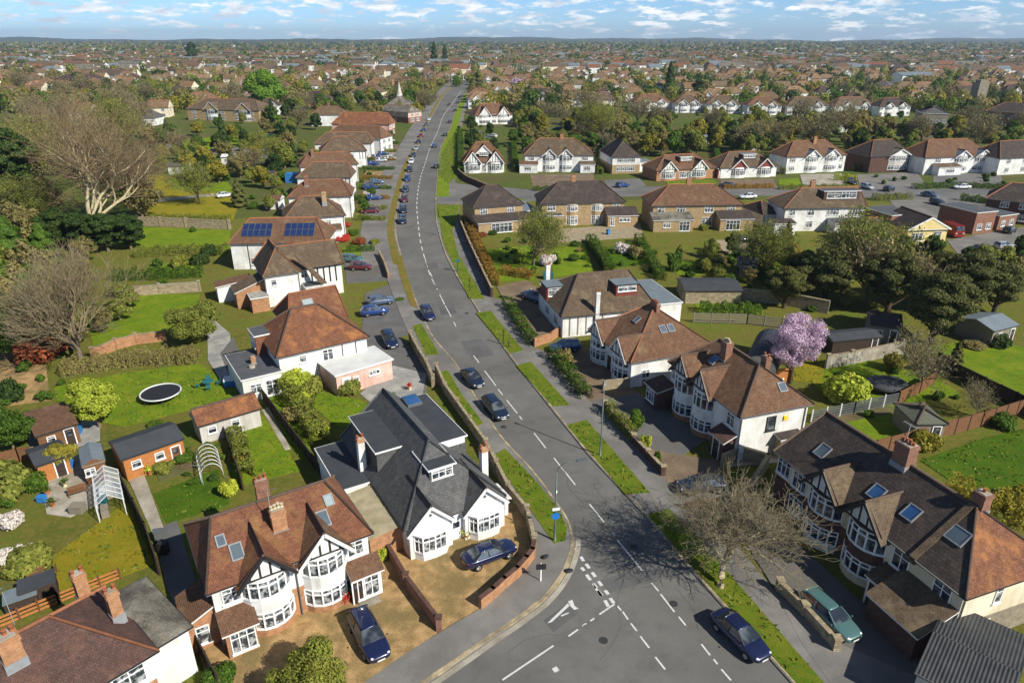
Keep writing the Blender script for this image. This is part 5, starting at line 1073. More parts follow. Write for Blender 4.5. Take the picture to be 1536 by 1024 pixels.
block('red brick flat-roofed house with a grey roof right of the yellow bungalow', (1466,321), (1497,318), 4.4, 9, 'brick_red')
block('low brick flat-roofed annexe by the right edge, beside the parked dark cars', (1500,326), (1528,322), 3.0, 8, 'brick_red')
midhouse('dark-roofed brick house cut by the right edge above the parked cars', (1478,297), (1580,308), 5, 9, 8.2, 4, 4, 'tile_dark', 'brick_dark', wins=((.3,1.6),(.6,1.6)))
midhouse('dark-roofed white house left of the yellow bungalows, behind the hedge', (1145,322), (1172,320), 3.0, 8, 5, 2, 2, 'tile_dark', wins=((.5,1.6),))
# the row of semis along the side road
n1 = midhouse('white chalet house with two timbered gables and central dormer, beside the main road', (694,244), (758,243), 3.2, 9, 8.6, 4.5, 4.5, 'tile_rust', gables=(.22,.78), gw=5, za=6.4, timber=5, gmat='tile_rust')
n1.gable(0, 5.2, .6, 5.6, 8.2, 5, mat='tile_rust', timber=0); n1.fwin(0, 5.6, 2.6, 1.0, y=.55, cols=4); n1.fwin(0, 1.4, 1.2, 2.0)
n2 = midhouse('large white semi-detached pair with grey-brown hip and two small central gables', (785,233), (892,233), 5, 10, 9.4, 5, 6, 'tile_brown', gables=(.36,.6), gw=4.2, wins=((.1,1.8),(.88,1.8)), chim=((.55,5,'brick_orange'),), gmat='tile_rust', timber=4)
n2.lean(-n2.h-1.5, -n2.h+4, -2.6, -.02, 2.6, 3.3, wall='render_white', mat='tile_rust'); n2.lean(n2.h-4, n2.h+.4, -2.2, -.02, 2.6, 3.3, wall='render_white', mat='tile_brown'); n2.fwin(-n2.h+1, 1.4, 2, 1.2, y=-2.6, cols=3); n2.fwin(n2.h-2, 1.4, 2, 1.2, y=-2.2, cols=3)
n3 = midhouse('narrow white house with dark hip and wide upper windows, beside the blue car', (917,236), (963,235), 5, 14, 9.2, 4.8, 4, 'tile_dark', 'render_white', 'brick_yellow', wins=((.5,5.6),), axis='y', ridge='ridge_dark')
n3.flat(n3.h+.1, n3.h+4.4, 2, 9, 2.8, wall='white_paint', mat='flat_roof_blue', name='garage')
n4 = midhouse('bungalow with two black-timbered gables, middle of the side road row', (984,256), (1076,251), 3.1, 9, 6.6, 5, 5, 'tile_rust', gables=(.2,.72), gw=5, za=5.6, timber=5, lower='brick_orange', wall='brick_orange', cat='bungalow', name='bungalow')
n4.dormer(-1.5, 2.5, 1.6, 4, 4.6, 6.2, cheek='tile_rust', win=3, roofm='tile_rust', zh=.8); n4.fwin(-.2, 1.4, 4, 1.7, cols=5); n4.flat(n4.h+.2, n4.h+4.6, -1.2, 6, 2.7, wall='clad_red', mat='flat_roof_blue', name='garage'); gd = MB(); gd.box(n4.h+.6, n4.h+4.2, -1.25, -1.205, .05, 2.2); n4.put('garage_door', gd, 'white_paint')
n5 = midhouse('bungalow with two red-clad gables edged in white, right of the timbered bungalow', (1080,252), (1168,249), 3.1, 10, 6.8, 5, 5, 'tile_brown', gables=(.32,.78), gw=5, za=5.5, timber=0, gwall='clad_red', cat='bungalow', name='bungalow')
n5.dormer(-1.2, 3, 2, 4.4, 4.8, 6.3, cheek='tile_brown', win=4, roofm='flat_roof_blue', zh=.8)
n6 = midhouse('white brick-chimneyed pair with grey-blue gables, right of the red-gabled bungalow', (1180,236), (1272,232), 5, 9, 9, 5, 5, 'tile_rust', gables=(.42,.75), gw=5, wins=((.1,2.0),(.93,1.2)), chim=((.55,3.6,'brick_orange'),), gmat='flat_roof_blue', timber=2)
n7 = midhouse('white house with grey gabled bay on dark brick, between two white pairs', (1306,235), (1372,232), 5, 11, 9, 5, 4, 'tile_dark', 'brick_dark', gables=(.68,), gw=7.6, gmat='tile_mossy', timber=0, wins=(), ridge='ridge_clay', bandm='render_grey')
n8 = midhouse('broad white semi-detached pair with two arched pale gables at the right', (1388,237), (1490,233), 5, 11, 9.4, 5, 5, 'tile_rust', gables=(.55,.86), gw=5.6, gmat='flat_roof_blue', timber=3, wins=((.2,2.0),))
n8.lean(-n8.h+3, -n8.h+11, -3, -.02, 2.5, 3.2, wall='render_white', mat='tile_brown'); n8.fwin(-n8.h+7, 1.4, 3, 1.2, y=-3, cols=4)
n9 = midhouse('white dark-roofed house cut by the right edge, end of the side road row', (1500,238), (1600,233), 5, 11, 9.2, 5, 5, 'tile_dark', wins=((.15,1.6),(.4,1.8)), gables=(.7,))
# the row of white semis further back
OROW = [((952,154),(1008,153),'tile_rust'),((1012,155),(1054,155),'tile_brown'),((1059,156),(1112,156),'tile_brown'),((1121,158),(1174,158),'tile_rust'),((1181,158),(1246,158),'tile_brown'),((1252,159),(1316,158),'tile_brown'),((1320,160),(1368,159),'tile_dark')]
ordn = ['first','second','third','fourth','fifth','sixth','seventh','eighth','ninth','tenth','eleventh','twelfth']
for i, (L, Rr, m) in enumerate(OROW):
    h = midhouse('white semi under a %s roof, %s from left in the row beyond the tree belt' % ({'tile_rust':'red-brown','tile_brown':'brown','tile_dark':'dark'}[m], ordn[i]), L, Rr, 5, 10, 9, 6, 6, m, gables=(.3,.72), gw=5, gmat=m, timber=2, wins=((.06,1.6),(.94,1.6)), pane='pane_far'); h.root['group'] = 'white semis beyond the tree belt'
midhouse('white house with dark hipped roof beside the main road, left of the pink tree', (790,143), (838,143), 5, 12, 9, 5, 5, 'tile_dark', wins=((.3,1.6),(.7,1.6)), gables=(.5,), pane='pane_far')
midhouse('white gabled house under a grey-brown hip, behind the olive trees near the lawn', (853,147), (886,147), 5, 12, 9, 5, 5, 'tile_brown', wins=((.3,1.6),), gables=(.5,), pane='pane_far'); midhouse('brown-roofed house half behind the bare olive tree left of the long lawn', (890,150), (926,150), 5, 12, 9, 5, 5, 'tile_brown', 'render_cream', wins=((.3,1.6),(.7,1.6)), pane='pane_far')
rr = midhouse('large brown-roofed chalet house with pale walls beside the main road beyond the bend', (712,174), (770,172), 4.2, 12, 9, 5, 5, 'tile_rust', 'render_white', gables=(.25,.75), gw=6, za=8, timber=3, pane='pane_far', wins=((.5,2),), gmat='tile_rust')
# blocks and landmarks further away
ap = block('grey brick block of flats under a slate hip, right of the white semis', (1384,171), (1424,172), 9.5, 12, 'block_grey', win=4, name='apartment_block'); ap.root['category'] = 'flats'
ap.roof(12.4, mat='tile_slate', ze=9.7, ridge='ridge_dark')
for i in range(4): ap.fwin(-ap.h+ap.W*(i+.6)/4.2, 6.8, 1.3, 1.2)
midhouse('red brick house with tall white-framed windows and dark hip at the right edge', (1478,166), (1545,170), 6.2, 14, 10, 6, 6, 'tile_dark', 'brick_red', wins=((.15,1.8),(.4,1.8),(.65,1.8)), pane='pane_far')
tw = House('church_tower', 'slim grey stone tower with a pole, left of the red brick house', 'tower', loc=G(1468,162), rz=.1, W=6, D=6, ze=14); tw.walls('block_grey'); tw.walls('block_grey', x0=-2.2, x1=2.2, y0=.8, y1=5.2, ze=15.5, name='parapet'); tw.aerial(0, 3, 18); tw.fwin(0, 10, 1.2, 2.4)
midhouse('white-gabled grey-roofed house behind the stone tower', (1440,140), (1478,138), 5, 12, 9, 5, 5, 'tile_dark', wins=((.5,2),), pane='pane_far'); midhouse('white house with pale upper storey and slate hip above the right-hand semis', (1308,128), (1334,129), 6.5, 14, 10, 6, 6, 'tile_slate', wins=((.3,1.6),(.7,1.6)), pane='pane_far')
ch = House('church', 'church with a grey octagonal roof and a white needle spire left of the road', 'church', loc=G(601,172), rz=.15, W=14, D=15, ze=5.0); ch.walls('render_cream'); ch.roof(10, mat='tile_mossy', ridge='ridge_dark')
sp = MB()
for i in range(8):
    a0, a1 = 2*PI*i/8, 2*PI*(i+1)/8; sp.face([(1.5*math.cos(a0),7.5+1.5*math.sin(a0),9.5),(1.5*math.cos(a1),7.5+1.5*math.sin(a1),9.5),(0,7.5,16.5)])
sp.tube([(0,7.5,7),(0,7.5,9.6)], 1.7, 8); ch.put('spire', sp, 'render_grey')
for i in range(5): ch.fwin(-5.6+2.8*i, 2.8, 1.1, 2.4, cols=2, pane='pane_dark')
bk = midhouse('cream two-storey house with brown hip left of the church', (524,138), (566,139), 6.5, 14, 10.5, 6, 6, 'tile_brown', 'render_cream', wins=((.25,1.6),(.6,1.6)), pane='pane_far')
midhouse('brick house with dark hipped roof right of the bright green tree', (447,148), (483,149), 5, 12, 9, 5, 5, 'tile_dark', 'brick_orange', wins=((.3,1.6),(.7,1.6)), pane='pane_far')
midhouse('long tan brick villa with several hips behind the left-hand lawn', (278,163), (388,166), 5.5, 16, 10, 7, 7, 'tile_brown', 'brick_yellow', wins=((.1,2),(.3,2),(.5,2),(.7,2),(.9,2)), gables=(.35,.8), gw=8, za=9, timber=0, gwall='brick_yellow', pane='pane_far')
midhouse('small white dark-roofed house among gardens on the left', (197,177), (232,177), 3.5, 10, 7, 0, 4, 'tile_slate', wins=((.5,2),), pane='pane_far')
midhouse('cream brick house with grey roof at the far left, below the long white hall', (32,121), (62,120), 6, 14, 10, 0, 0, 'tile_brown', 'brick_orange', wins=((.5,2),), pane='pane_far')
midhouse('tan villa with a long dark roof among trees on the far left', (80,119), (140,121), 6, 16, 10, 6, 6, 'tile_dark', 'brick_yellow', wins=((.2,2),(.5,2),(.8,2)), pane='pane_far'); midhouse('white-gabled house with grey-brown roof right of the tan villa', (138,110), (192,112), 5, 14, 9, 0, 0, 'tile_brown', 'render_white', wins=((.5,3),), pane='pane_far')
# ------------------------------------------------------------------ walls, fences, hedges
W_ = wall_line
W_('garden_wall', 'curved red brick wall round the tan drive at the road corner', [(801,826),(799,838),(790,850),(776,866),(757,882),(740,898),(722,912)], 1.05, .3, 'brick_orange', 'brick_dark')
W_('garden_wall', 'dark side wall between the slate bungalow and the verge', [(655,560),(668,590),(705,642),(729,676),(762,743),(790,778),(801,822)], 1.2, .25, 'stone_wall', 'stone_wall', 4.5)
W_('garden_wall', 'straight brick wall dividing the two tan drives', [(577,822),(610,880),(659,946)], 1.1, .25, 'brick_red', 'brick_dark', 6)
W_('garden_wall', 'long brick front wall with planted top before the black-timbered semi pair', [(908,614),(950,665),(994,713)], .9, .3, 'brick_dark', 'stone_wall', 3.2)
W_('garden_wall', 'stepped brown wall with piers beside the teal estate car', [(1168,886),(1205,922),(1252,974)], .9, .32, 'stone_wall', 'stone_wall', 3.0)
W_('garden_wall', 'low orange brick wall at the mouth of the chalet bungalow drive', [(802,520),(826,512),(838,503)], 1.2, .25, 'brick_orange', 'brick_orange')
W_('garden_wall', 'brown brick boundary wall between verge and lawn by the veranda house', [(688,333),(703,370),(722,412),(738,446)], 1.5, .25, 'brick_dark', 'stone_wall', 5)
W_('garden_wall', 'dark wall along the footpath beside the white chalet house', [(691,190),(690,225),(688,262),(700,272),(730,285)], 1.5, .25, 'brick_dark', 'stone_wall', 9)
W_('garden_wall', 'curved tan brick wall behind the trampoline lawn', [(141,538),(175,524),(205,516),(249,511)], 1.4, .25, 'brick_orange', 'stone_wall', 5)
W_('garden_wall', 'long grey stone wall crossing the left-hand lawns', [(205,338),(280,341),(345,344)], 1.9, .35, 'stone_wall', 'stone_wall', 7)
W_('garden_wall', 'pale low wall at the far end of the narrow left lawn', [(188,445),(240,441),(300,437)], 1.6, .25, 'stone_wall', 'concrete', 8)
W_('garden_wall', 'pale retaining wall behind the round lime bush', [(1240,552),(1276,546),(1352,530)], 1.7, .3, 'concrete', 'stone_wall', 9)
W_('garden_wall', 'dark rubble wall behind the lawn below the black felt shed', [(1022,447),(1090,449),(1170,456),(1240,470)], 2.0, .35, 'stone_wall', 'stone_wall')
W_('garden_wall', 'brick wall edging the drive with the red and dark cars', [(569,384),(577,400),(583,418)], 1.1, .25, 'brick_orange', 'stone_wall')
W_('garden_wall', 'cream rendered wall between the flat-roofed wing and the pale outbuilding', [(384,592),(405,580),(423,570)], 1.8, .25, 'render_cream', 'stone_wall')
W_('garden_wall', 'stone wall bordering the grey yard by the verge', [(616,513),(630,540),(640,556),(650,580)], 1.4, .25, 'stone_wall', 'stone_wall', 4)
W_('garden_wall', 'dividing wall between the bow-windowed semi and the next drive', [(905,586),(935,583),(966,578)], 1.3, .2, 'stone_wall', 'stone_wall')
W_('garden_wall', 'U-shaped brown wall beside the white semi end wall', [(1083,700),(1110,688),(1150,700),(1128,735)], 1.4, .3, 'stone_wall', 'stone_wall')
W_('garden_wall', 'pale wall winding behind the parked cars at the right edge', [(1430,395),(1480,388),(1560,372)], 1.2, .3, 'stone_wall', 'stone_wall')
fence('dark curved boarded fence beside the yellowish lawn', [(186,735),(205,772),(222,808),(240,862)], 1.7, 'wood_dark'); fence('dark fence between the corner house and the tan drive', [(296,972),(330,1036)], 1.5, 'wood_dark')
fence('row of green-yellow garden railings behind the corner house', [(0,942),(89,905),(181,868)], 1.0, 'wood_orange', 'wood_brown', 1.2, slat=3, th=.04)
fence('pale grey slatted fence on a wall behind the white semi', [(1216,634),(1280,620),(1346,606)], 1.5, 'metal_grey', 'metal_white', 2.2, slat=5)
fence('long red-brown panel fence with dark posts across the right-hand lawns', [(1290,690),(1390,662),(1470,640),(1540,618),(1640,590)], 1.8, 'wood_brown', 'wood_dark')
fence('dark angled fence cutting between the two right-hand lawns', [(1404,546),(1431,566),(1520,610),(1600,652)], 1.8, 'wood_dark'); fence('short brown fence beside the dark green hip-roofed shed', [(1346,606),(1378,590),(1400,575)], 1.6, 'wood_brown')
fence('weathered pale rail fence above the barrel-roofed store', [(1040,484),(1120,486),(1200,496)], 1.6, 'wood_grey', 'wood_grey', 2.2, slat=4); fence('low timber rails beside the bare street tree', [(1028,764),(1050,762),(1078,758)], .9, 'wood_brown', 'wood_brown', 1.4, slat=3)
fence('dark garden fence between the two striped lawns', [(335,648),(350,690),(365,735)], 1.3, 'wood_dark'); fence('dark fence beside the lawn with the long concrete path', [(395,600),(440,660),(482,715)], 1.4, 'wood_dark')
fence('dark fence between the lawns behind the yellow brick pair', [(884,362),(896,385),(905,408)], 1.6, 'wood_dark'); fence('brown fence by the patio left of the dark felt shed', [(0,700),(30,692),(50,690)], 1.5, 'wood_brown')
hd = [([(760,458),(780,488),(800,520)],1.3,1.2,'leaf_green','clipped green hedge edging the chalet bungalow drive'),([(828,534),(850,562),(880,600)],1.3,1.3,'leaf_green','uneven green hedge before the bow-gabled bungalow'),([(912,620),(950,662)],1.5,.7,'leaf_olive','patchy shrubs growing over the long brick front wall'),
 ([(700,335),(722,385),(742,430)],1.5,1.4,'leaf_rust','rust-tinted hedge inside the brown boundary wall'),([(752,410),(800,418)],1.2,1.8,'leaf_rust','low rusty clipped hedge at the edge of the green lawn'),([(205,385),(260,382),(340,380)],1.5,2,'leaf_olive','olive shrubs between the two left-hand lawns'),
 ([(170,420),(240,418),(305,414)],1.6,1.5,'leaf_green','long green clipped hedge left of the timber-striped house'),([(222,328),(345,330)],.9,1.4,'leaf_olive','yellowish scrub on top of the grey stone wall'),([(885,366),(905,395),(915,412)],1.8,1.6,'leaf_green','green hedge between the two lawns behind the yellow brick pair'),
 ([(345,640),(360,672),(372,720)],1.3,1.2,'leaf_olive','mixed shrub border between the two lawns behind the red-tiled pair'),([(430,590),(455,625),(482,668)],1.8,1.6,'leaf_olive','tall shrub border left of the curved lawn'),([(95,560),(200,545),(300,540)],1.4,2.4,'leaf_brown','brown scrubby border behind the trampoline lawn'),
 ([(520,378),(562,376)],1.0,1.2,'leaf_green','short dark hedge at the top of the drive with the red car'),([(1050,468),(1140,470)],1.3,1.6,'leaf_green','low dark hedge on the lawn above the rail fence'),([(1420,740),(1500,775),(1600,800)],1.6,2.2,'leaf_gold','golden shrub bank behind the long dark terrace'),
 ([(690,200),(692,262)],1.8,1.6,'leaf_green','dark hedge behind the footpath wall near the white chalet'),([(700,250),(757,250)],1.2,1.6,'leaf_green','low front hedge of the white chalet house'),([(1000,268),(1070,264)],1.0,1.2,'leaf_green','front hedge of the black-timbered bungalow'),
 ([(1250,270),(1284,272)],1.5,1.5,'leaf_lime','lime green hedge before the brick-chimneyed white pair'),([(1370,283),(1440,281),(1520,284)],1.1,2.0,'leaf_green','low green hedge along the side road before the arched gables'),([(1310,300),(1365,299)],1.3,1.8,'leaf_olive','olive hedge on the near side of the side road'),([(1440,300),(1500,308)],1.4,1.6,'leaf_green','green hedge behind the flat-roofed brick houses'),([(1168,284),(1270,283)],1.0,1.4,'leaf_olive','roadside hedge before the brick-chimneyed white pair'),([(800,286),(890,285)],1.0,1.4,'leaf_green','roadside hedge before the large white pair'),([(1085,283),(1160,282)],1.0,1.3,'leaf_rust','roadside hedge before the red-gabled bungalow'),([(500,300),(560,300)],1.0,1.5,'leaf_green','front garden hedge in the left road row')]
hd += [([(957,362),(972,390),(992,422)],1.5,1.4,'leaf_green','green garden hedge left of the orange-ridged pair'),([(1062,374),(1072,402),(1082,428)],1.5,1.4,'leaf_olive','olive garden hedge below the middle of the orange-ridged pair'),([(1128,376),(1142,402),(1158,432)],1.6,1.5,'leaf_green','green garden hedge right of the orange-ridged pair'),([(1186,378),(1200,404)],1.6,1.4,'leaf_rust','rusty garden hedge below the boxy dormer house'),([(775,258),(772,240),(770,215)],1.6,1.4,'leaf_green','hedge between the chalet house and the large white pair'),([(900,262),(902,240),(904,218)],1.6,1.3,'leaf_olive','hedge left of the narrow white house'),([(1078,262),(1076,240),(1072,218)],1.6,1.3,'leaf_green','hedge between the two gabled bungalows'),([(1174,262),(1172,240),(1168,218)],1.6,1.3,'leaf_olive','hedge left of the brick-chimneyed white pair'),([(1283,258),(1280,236),(1276,216)],1.6,1.3,'leaf_green','hedge left of the grey-gabled house')]
for i, y_ in enumerate((215, 227, 240, 254, 268, 283, 298, 314, 330)): hd.append(([(548-(y_-215)*.12, y_), (598-(y_-215)*.16, y_+1)], .9, 1.1, R.choice(['leaf_green','leaf_olive','leaf_green','leaf_rust']), 'low garden hedge running to the pavement, %s down the left road row' % ordn[i]))
for p, h_, w_, m, l in hd: hedge(wp(p), h_, w_, m, l, size=.14)
# sheds in the back gardens of the middle distance
for L_, R_, wl_, rf_, l_ in [((968,214),(988,214),'wood_brown','flat_roof_dark','brown shed behind the black-timbered bungalow'),((1040,206),(1066,206),'wood_grey','flat_roof_blue','grey-roofed shed in the tree belt, left of centre'),((1120,216),(1142,216),'render_grey','tile_rust','pale shed with a tiled roof behind the red-gabled bungalow'),((1090,186),(1116,186),'render_white','roof_white','white-roofed garden building before the white semis'),((1205,214),(1226,214),'wood_grey','flat_roof','grey shed behind the brick-chimneyed pair'),((1300,208),(1326,208),'wood_brown','flat_roof_dark','dark shed behind the grey-gabled house'),((1410,212),(1436,212),'render_white','flat_roof_blue','white shed behind the arched gables'),((1160,190),(1180,190),'wood_brown','tile_brown','small brown shed before the white semis'),((1255,190),(1280,190),'render_white','roof_white','white hut before the white semis, right'),
  ((250,250),(282,250),'render_white','flat_roof','white shed beside the lane on the left'),((300,258),(324,258),'wood_grey','flat_roof_blue','grey shed above the white lawn car'),((385,262),(410,262),'wood_brown','flat_roof_dark','dark shed behind the left road row'),((395,300),(420,300),'render_white','tile_rust','tiled white outhouse behind the yellow-chimneyed house'),((330,236),(352,236),'render_white','roof_white','white hut beside the lane among conifers'),((1110,395),(1140,396),'wood_grey','flat_roof','grey shed below the orange-ridged pair'),((880,212),(904,212),'wood_brown','tile_rust','tiled shed behind the narrow white house'),((1185,405),(1210,408),'wood_dark','flat_roof_dark','dark shed left of the open-branched olive tree')]: shed(l_, L_, R_, 2.3, 3.5, 3.1, 0, 0, wl_, rf_, win=1, ridge=None)
# ------------------------------------------------------------------ cars
NV = [('estate','navy',(535,920),(574,993),'dark blue estate car on the tan drive of the white semi pair'),('sedan','navy',(699,845),(768,818),'dark blue saloon parked across the tan drive of the slate bungalow'),
 ('sedan','midnight',(696,555),(722,583),'dark saloon driving towards the camera, upper of the two on the verge side'),('estate','midnight',(728,597),(760,633),'dark estate car behind the slate bungalow, lower of the two by the verge'),
 ('hatch','navy',(635,461),(648,483),'dark blue hatchback alone at the kerb by the small triangular verge'),('sedan','navy',(1070,916),(1154,996),'long dark blue saloon parked by the verge at the bottom right'),
 ('estate','teal',(1206,892),(1286,962),'teal estate car on the drive before the dark terrace'),('sedan','midnight',(1080,727),(1024,731),'black saloon in the shade near the bare street tree'),
 ('hatch','blue',(866,520),(829,522),'bright blue hatchback beside the orange brick wall'),('sedan','steel',(783,440),(817,453),'grey-blue covered car on the chalet bungalow drive'),
 ('estate','navy',(577,497),(593,527),'dark blue estate on the drive beside the white-roofed garage'),('hatch','maroon',(521,401),(561,401),'dark red car sideways on the walled drive'),('hatch','teal',(513,389),(543,390),'dark green car tucked behind the dark red one'),
 ('sedan','white',(321,296),(354,291),'white car alone on the far left lawn'),('hatch','blue',(545,470),(578,466),'blue car at the front of the orange-roofed house'),('hatch','steel',(555,455),(588,450),'pale blue car behind the hedge opposite the kerbside hatchback'),
 ('hatch','blue',(920,280),(948,277),'blue car beside the narrow white house'),('sedan','white',(1135,295),(1108,296),'white car at the roadside behind the yellow brick pairs'),('sedan','steel',(1102,280),(1078,276),'grey-blue car before the red-gabled bungalow'),
 ('hatch','silver',(1290,278),(1312,284),'silver car on the forecourt left of the black one'),('hatch','black',(1321,287),(1346,281),'black car on the forecourt of the grey-gabled house'),('sedan','white',(1460,281),(1425,281),'white car below the arched pale gables'),
 ('sedan','steel',(1378,290),(1412,296),'blue-grey car on the side road, highest of a pair'),('estate','black',(1390,300),(1425,310),'black estate on the side road below the blue-grey car'),('sedan','midnight',(1452,377),(1492,372),'dark saloon by the pale wall at the right edge'),
 ('hatch','silver',(1494,371),(1516,368),'small silver car behind the dark saloon at the right edge'),('hatch','midnight',(1500,352),(1528,340),'dark car on the forecourt right of the brick annexe'),('hatch','black',(1338,384),(1362,382),'black car half hidden below the yellow gabled bungalow'),
 ('hatch','black',(1108,361),(1125,360),'black car by the patio doors of the orange-ridged pair'),('hatch','navy',(1500,434),(1526,432),'dark blue car behind the yellow-green shrub at the right edge'),('estate','black',(1272,270),(1285,277),'black estate left of the silver car')]
for s_, p_, a_, b_, l_ in NV: car(s_, p_, a_, b_, l_, z=.13 if a_[1] > 630 and a_ != (1070,916) and a_ != (728,597) else .07)
vn = House('van', 'red van facing the camera beside the yellow gabled bungalow', 'van', loc=G(1438,358)+Vector((0,0,.4)), rz=.06, W=2.1, D=4.6, ze=2.3)
bm = MB(); bm.box(-1.05,1.05,0,4.6,0,1.2); bm.box(-1.0,1.0,.35,4.6,1.2,2.2); vn.put('body', bm, 'paint_red'); bm = MB(); bm.face([(-.92,.02,1.22),(.92,.02,1.22),(.88,.34,2.05),(-.88,.34,2.05)]); vn.put('windscreen', bm, 'car_glass')
for x in (-.95,.95):
    for y in (.9,3.7): bm = MB(); bm.tube([(x-.11,y,-.05),(x+.11,y,-.05)], .34, 12); vn.put('wheel', bm, 'tyre')
for x in (-.75,.75): bm = MB(); bm.box(x-.16,x+.16,-.03,.05,.6,.78); vn.put('headlight', bm, 'lamp_clear')
bm = MB(); bm.box(-.5,.5,-.03,.02,.5,.75); vn.put('grille', bm, 'trim_black')
# kerbside row, left of the road
row = [((604,334),'hatch','navy','first and lowest of the kerbside row'),((605,318),'hatch','midnight','second of the kerbside row'),((607,302),'hatch','maroon','third of the kerbside row, pale windscreen'),((608.5,287),'sedan','navy','fourth of the kerbside row'),((611,271),'hatch','blue','fifth of the kerbside row'),
 ((614,257),'hatch','midnight','sixth of the kerbside row'),((617,245),'hatch','white','seventh of the kerbside row'),((620,235),'sedan','navy','eighth of the kerbside row'),((624,225),'hatch','silver','ninth of the kerbside row'),((628,215),'hatch','navy','tenth of the kerbside row'),((631.5,206),'hatch','red','eleventh of the kerbside row'),
 ((635.5,197),'hatch','blue','twelfth of the kerbside row'),((639.5,189),'hatch','steel','thirteenth of the kerbside row'),((643.5,181),'hatch','white','fourteenth of the kerbside row')]
cn = dict(navy='dark blue', midnight='dark', maroon='dark red', blue='blue', white='white', silver='silver', red='red', steel='grey-blue', black='black', teal='green')
def roaddir(p):
    i = min(range(len(cl)-1), key=lambda k: (cl[k]-p).length); d = cl[i]-cl[i+1]; return math.atan2(d.y, d.x)
for (x, y), s_, p_, l_ in row:
    g_ = G(x, y); car(s_, p_, (g_.x, g_.y), None, cn[p_] + ' car, ' + l_ + ' left of the road', ang=roaddir(g_), group='cars parked along the left kerb')
for x, y, s_, p_, l_, fl in [(668,204,'hatch','midnight','dark car in the right lane beside the seventh kerbside cars',1),(675,184,'sedan','navy','dark blue car on the road near the footpath hedge',1),(683,167,'estate','midnight','dark car, lowest of the queue by the junction',1),(686.5,155,'estate','navy','dark blue car in the middle of the far queue',1),(674,158,'hatch','maroon','dark red car in the left lane beside the queue',0),(689,147,'hatch','black','black car at the head of the far queue',1),(700,134,'sedan','steel','grey-blue car turning at the far junction',1),(706,132,'hatch','white','white car waiting at the far junction',1),(693,110,'hatch','white','white van-like car furthest along the road',0),(652,221,'hatch','blue','blue car on the right lane below the dark one',1),(655,252,'hatch','midnight','dark car under the lamp post on the right lane',1)]:
    g_ = G(x, y); car(s_, p_, (g_.x, g_.y), None, l_, ang=roaddir(g_)+(PI if fl else 0))
for i, (x, y, p_) in enumerate([(560,248,'blue'),(572,243,'silver'),(585,240,'white'),(566,238,'steel'),(575,233,'blue'),(565,276,'steel'),(556,284,'blue'),(562,300,'blue'),(556,320,'maroon'),(573,226,'white'),(585,213,'silver'),(577,206,'steel')]):
    g_ = G(x, y); car('hatch', p_, (g_.x, g_.y), None, cn[p_] + ' car in a front garden of the left road row, ' + ordn[i] + ' counting away', ang=R.choice([.2,.3,3.4,.1]), group='cars in the front gardens of the left row')
for i, (x, y, p_) in enumerate([(836,195,'blue'),(842,188,'steel'),(838,203,'navy'),(918,180,'white'),(928,176,'silver'),(922,170,'steel'),(1010,175,'white'),(1042,190,'white'),(1118,172,'white'),(1150,176,'silver'),(1090,176,'navy'),(1200,172,'navy'),(1240,176,'silver'),(718,203,'silver'),(738,206,'white'),(727,209,'steel')]):
    g_ = G(x, y); car('estate', p_, (g_.x, g_.y), None, cn[p_] + ' car among the gardens behind the side road, ' + ordn[i % 12] + (' near' if i < 12 else ' beside the chalet'), ang=R.uniform(0,6.28), group='cars among the back gardens')
for i, (x, y, p_) in enumerate([(205,249,'silver'),(408,206,'white'),(425,205,'silver'),(390,212,'white'),(436,211,'red'),(285,245,'black'),(272,240,'white'),(355,203,'silver'),(312,240,'white')]):
    g_ = G(x, y); car('sedan', p_, (g_.x, g_.y), None, cn[p_] + ' car on the lane through the left-hand gardens, ' + ordn[i], ang=R.uniform(-.3,.3), group='cars along the left lane')
# ------------------------------------------------------------------ street furniture
def lamp(label, X, Y, h, arm=None, ang=0.0):
    p = G(X, Y); r = empty('street_lamp', (p.x, p.y, .12), ang, label, 'street lamp'); m = MB()
    m.tube([(0,0,-.1),(0,0,1.4),(0,0,1.45),(0,0,h)], [.105,.1,.07,.05], 8); m.build('pole', MT['metal_green'], r)
    if arm:
        q = MB(); q.tube([(0,0,h-.05),(.12,0,h+.45),(.5,0,h+.8),(arm,0,h+.95)], [.05,.045,.04,.035], 6); q.build('arm', MT['metal_green'], r)
        q = MB(); q.obox((arm+.3,0,h+.95),(.42,0,.03),(0,.13,0),(0,0,.07)); q.build('lamp_head', MT['metal_grey'], r)
    else: q = MB(); q.tube([(0,0,h-.1),(0,0,h+.25),(0,0,h+.32)], [.1,.13,.05], 8); q.build('lamp_head', MT['metal_grey'], r)
    return r
l1 = lamp('tall lamp post with a curved arm and blue round sign on the corner verge', 832, 812, 6.6, 1.7, math.radians(12))
q = MB(); q.tube([(0,-.13,2.55),(0,-.09,2.55)], .33, 16); q.build('round_sign', MT['sign_blue'], l1); q = MB(); q.box(-.3,.3,-.14,-.1,3.1,3.35); q.build('sign_plate', MT['white_paint'], l1)
q = MB(); q.tube([(0,0,4.75),(0,0,5.0)], .085, 8); q.build('band', MT['lamp_red'], l1)
lamp('slim straight lamp post on the right-hand verge', 900, 684, 7.9)
lamp('thin lamp post on the verge beside the dark car, near the white chalet', 662, 258, 7.5); lamp('lamp post on the pavement at the foot of the veranda house lawn', 655, 352, 6.5, 1.4, .5)
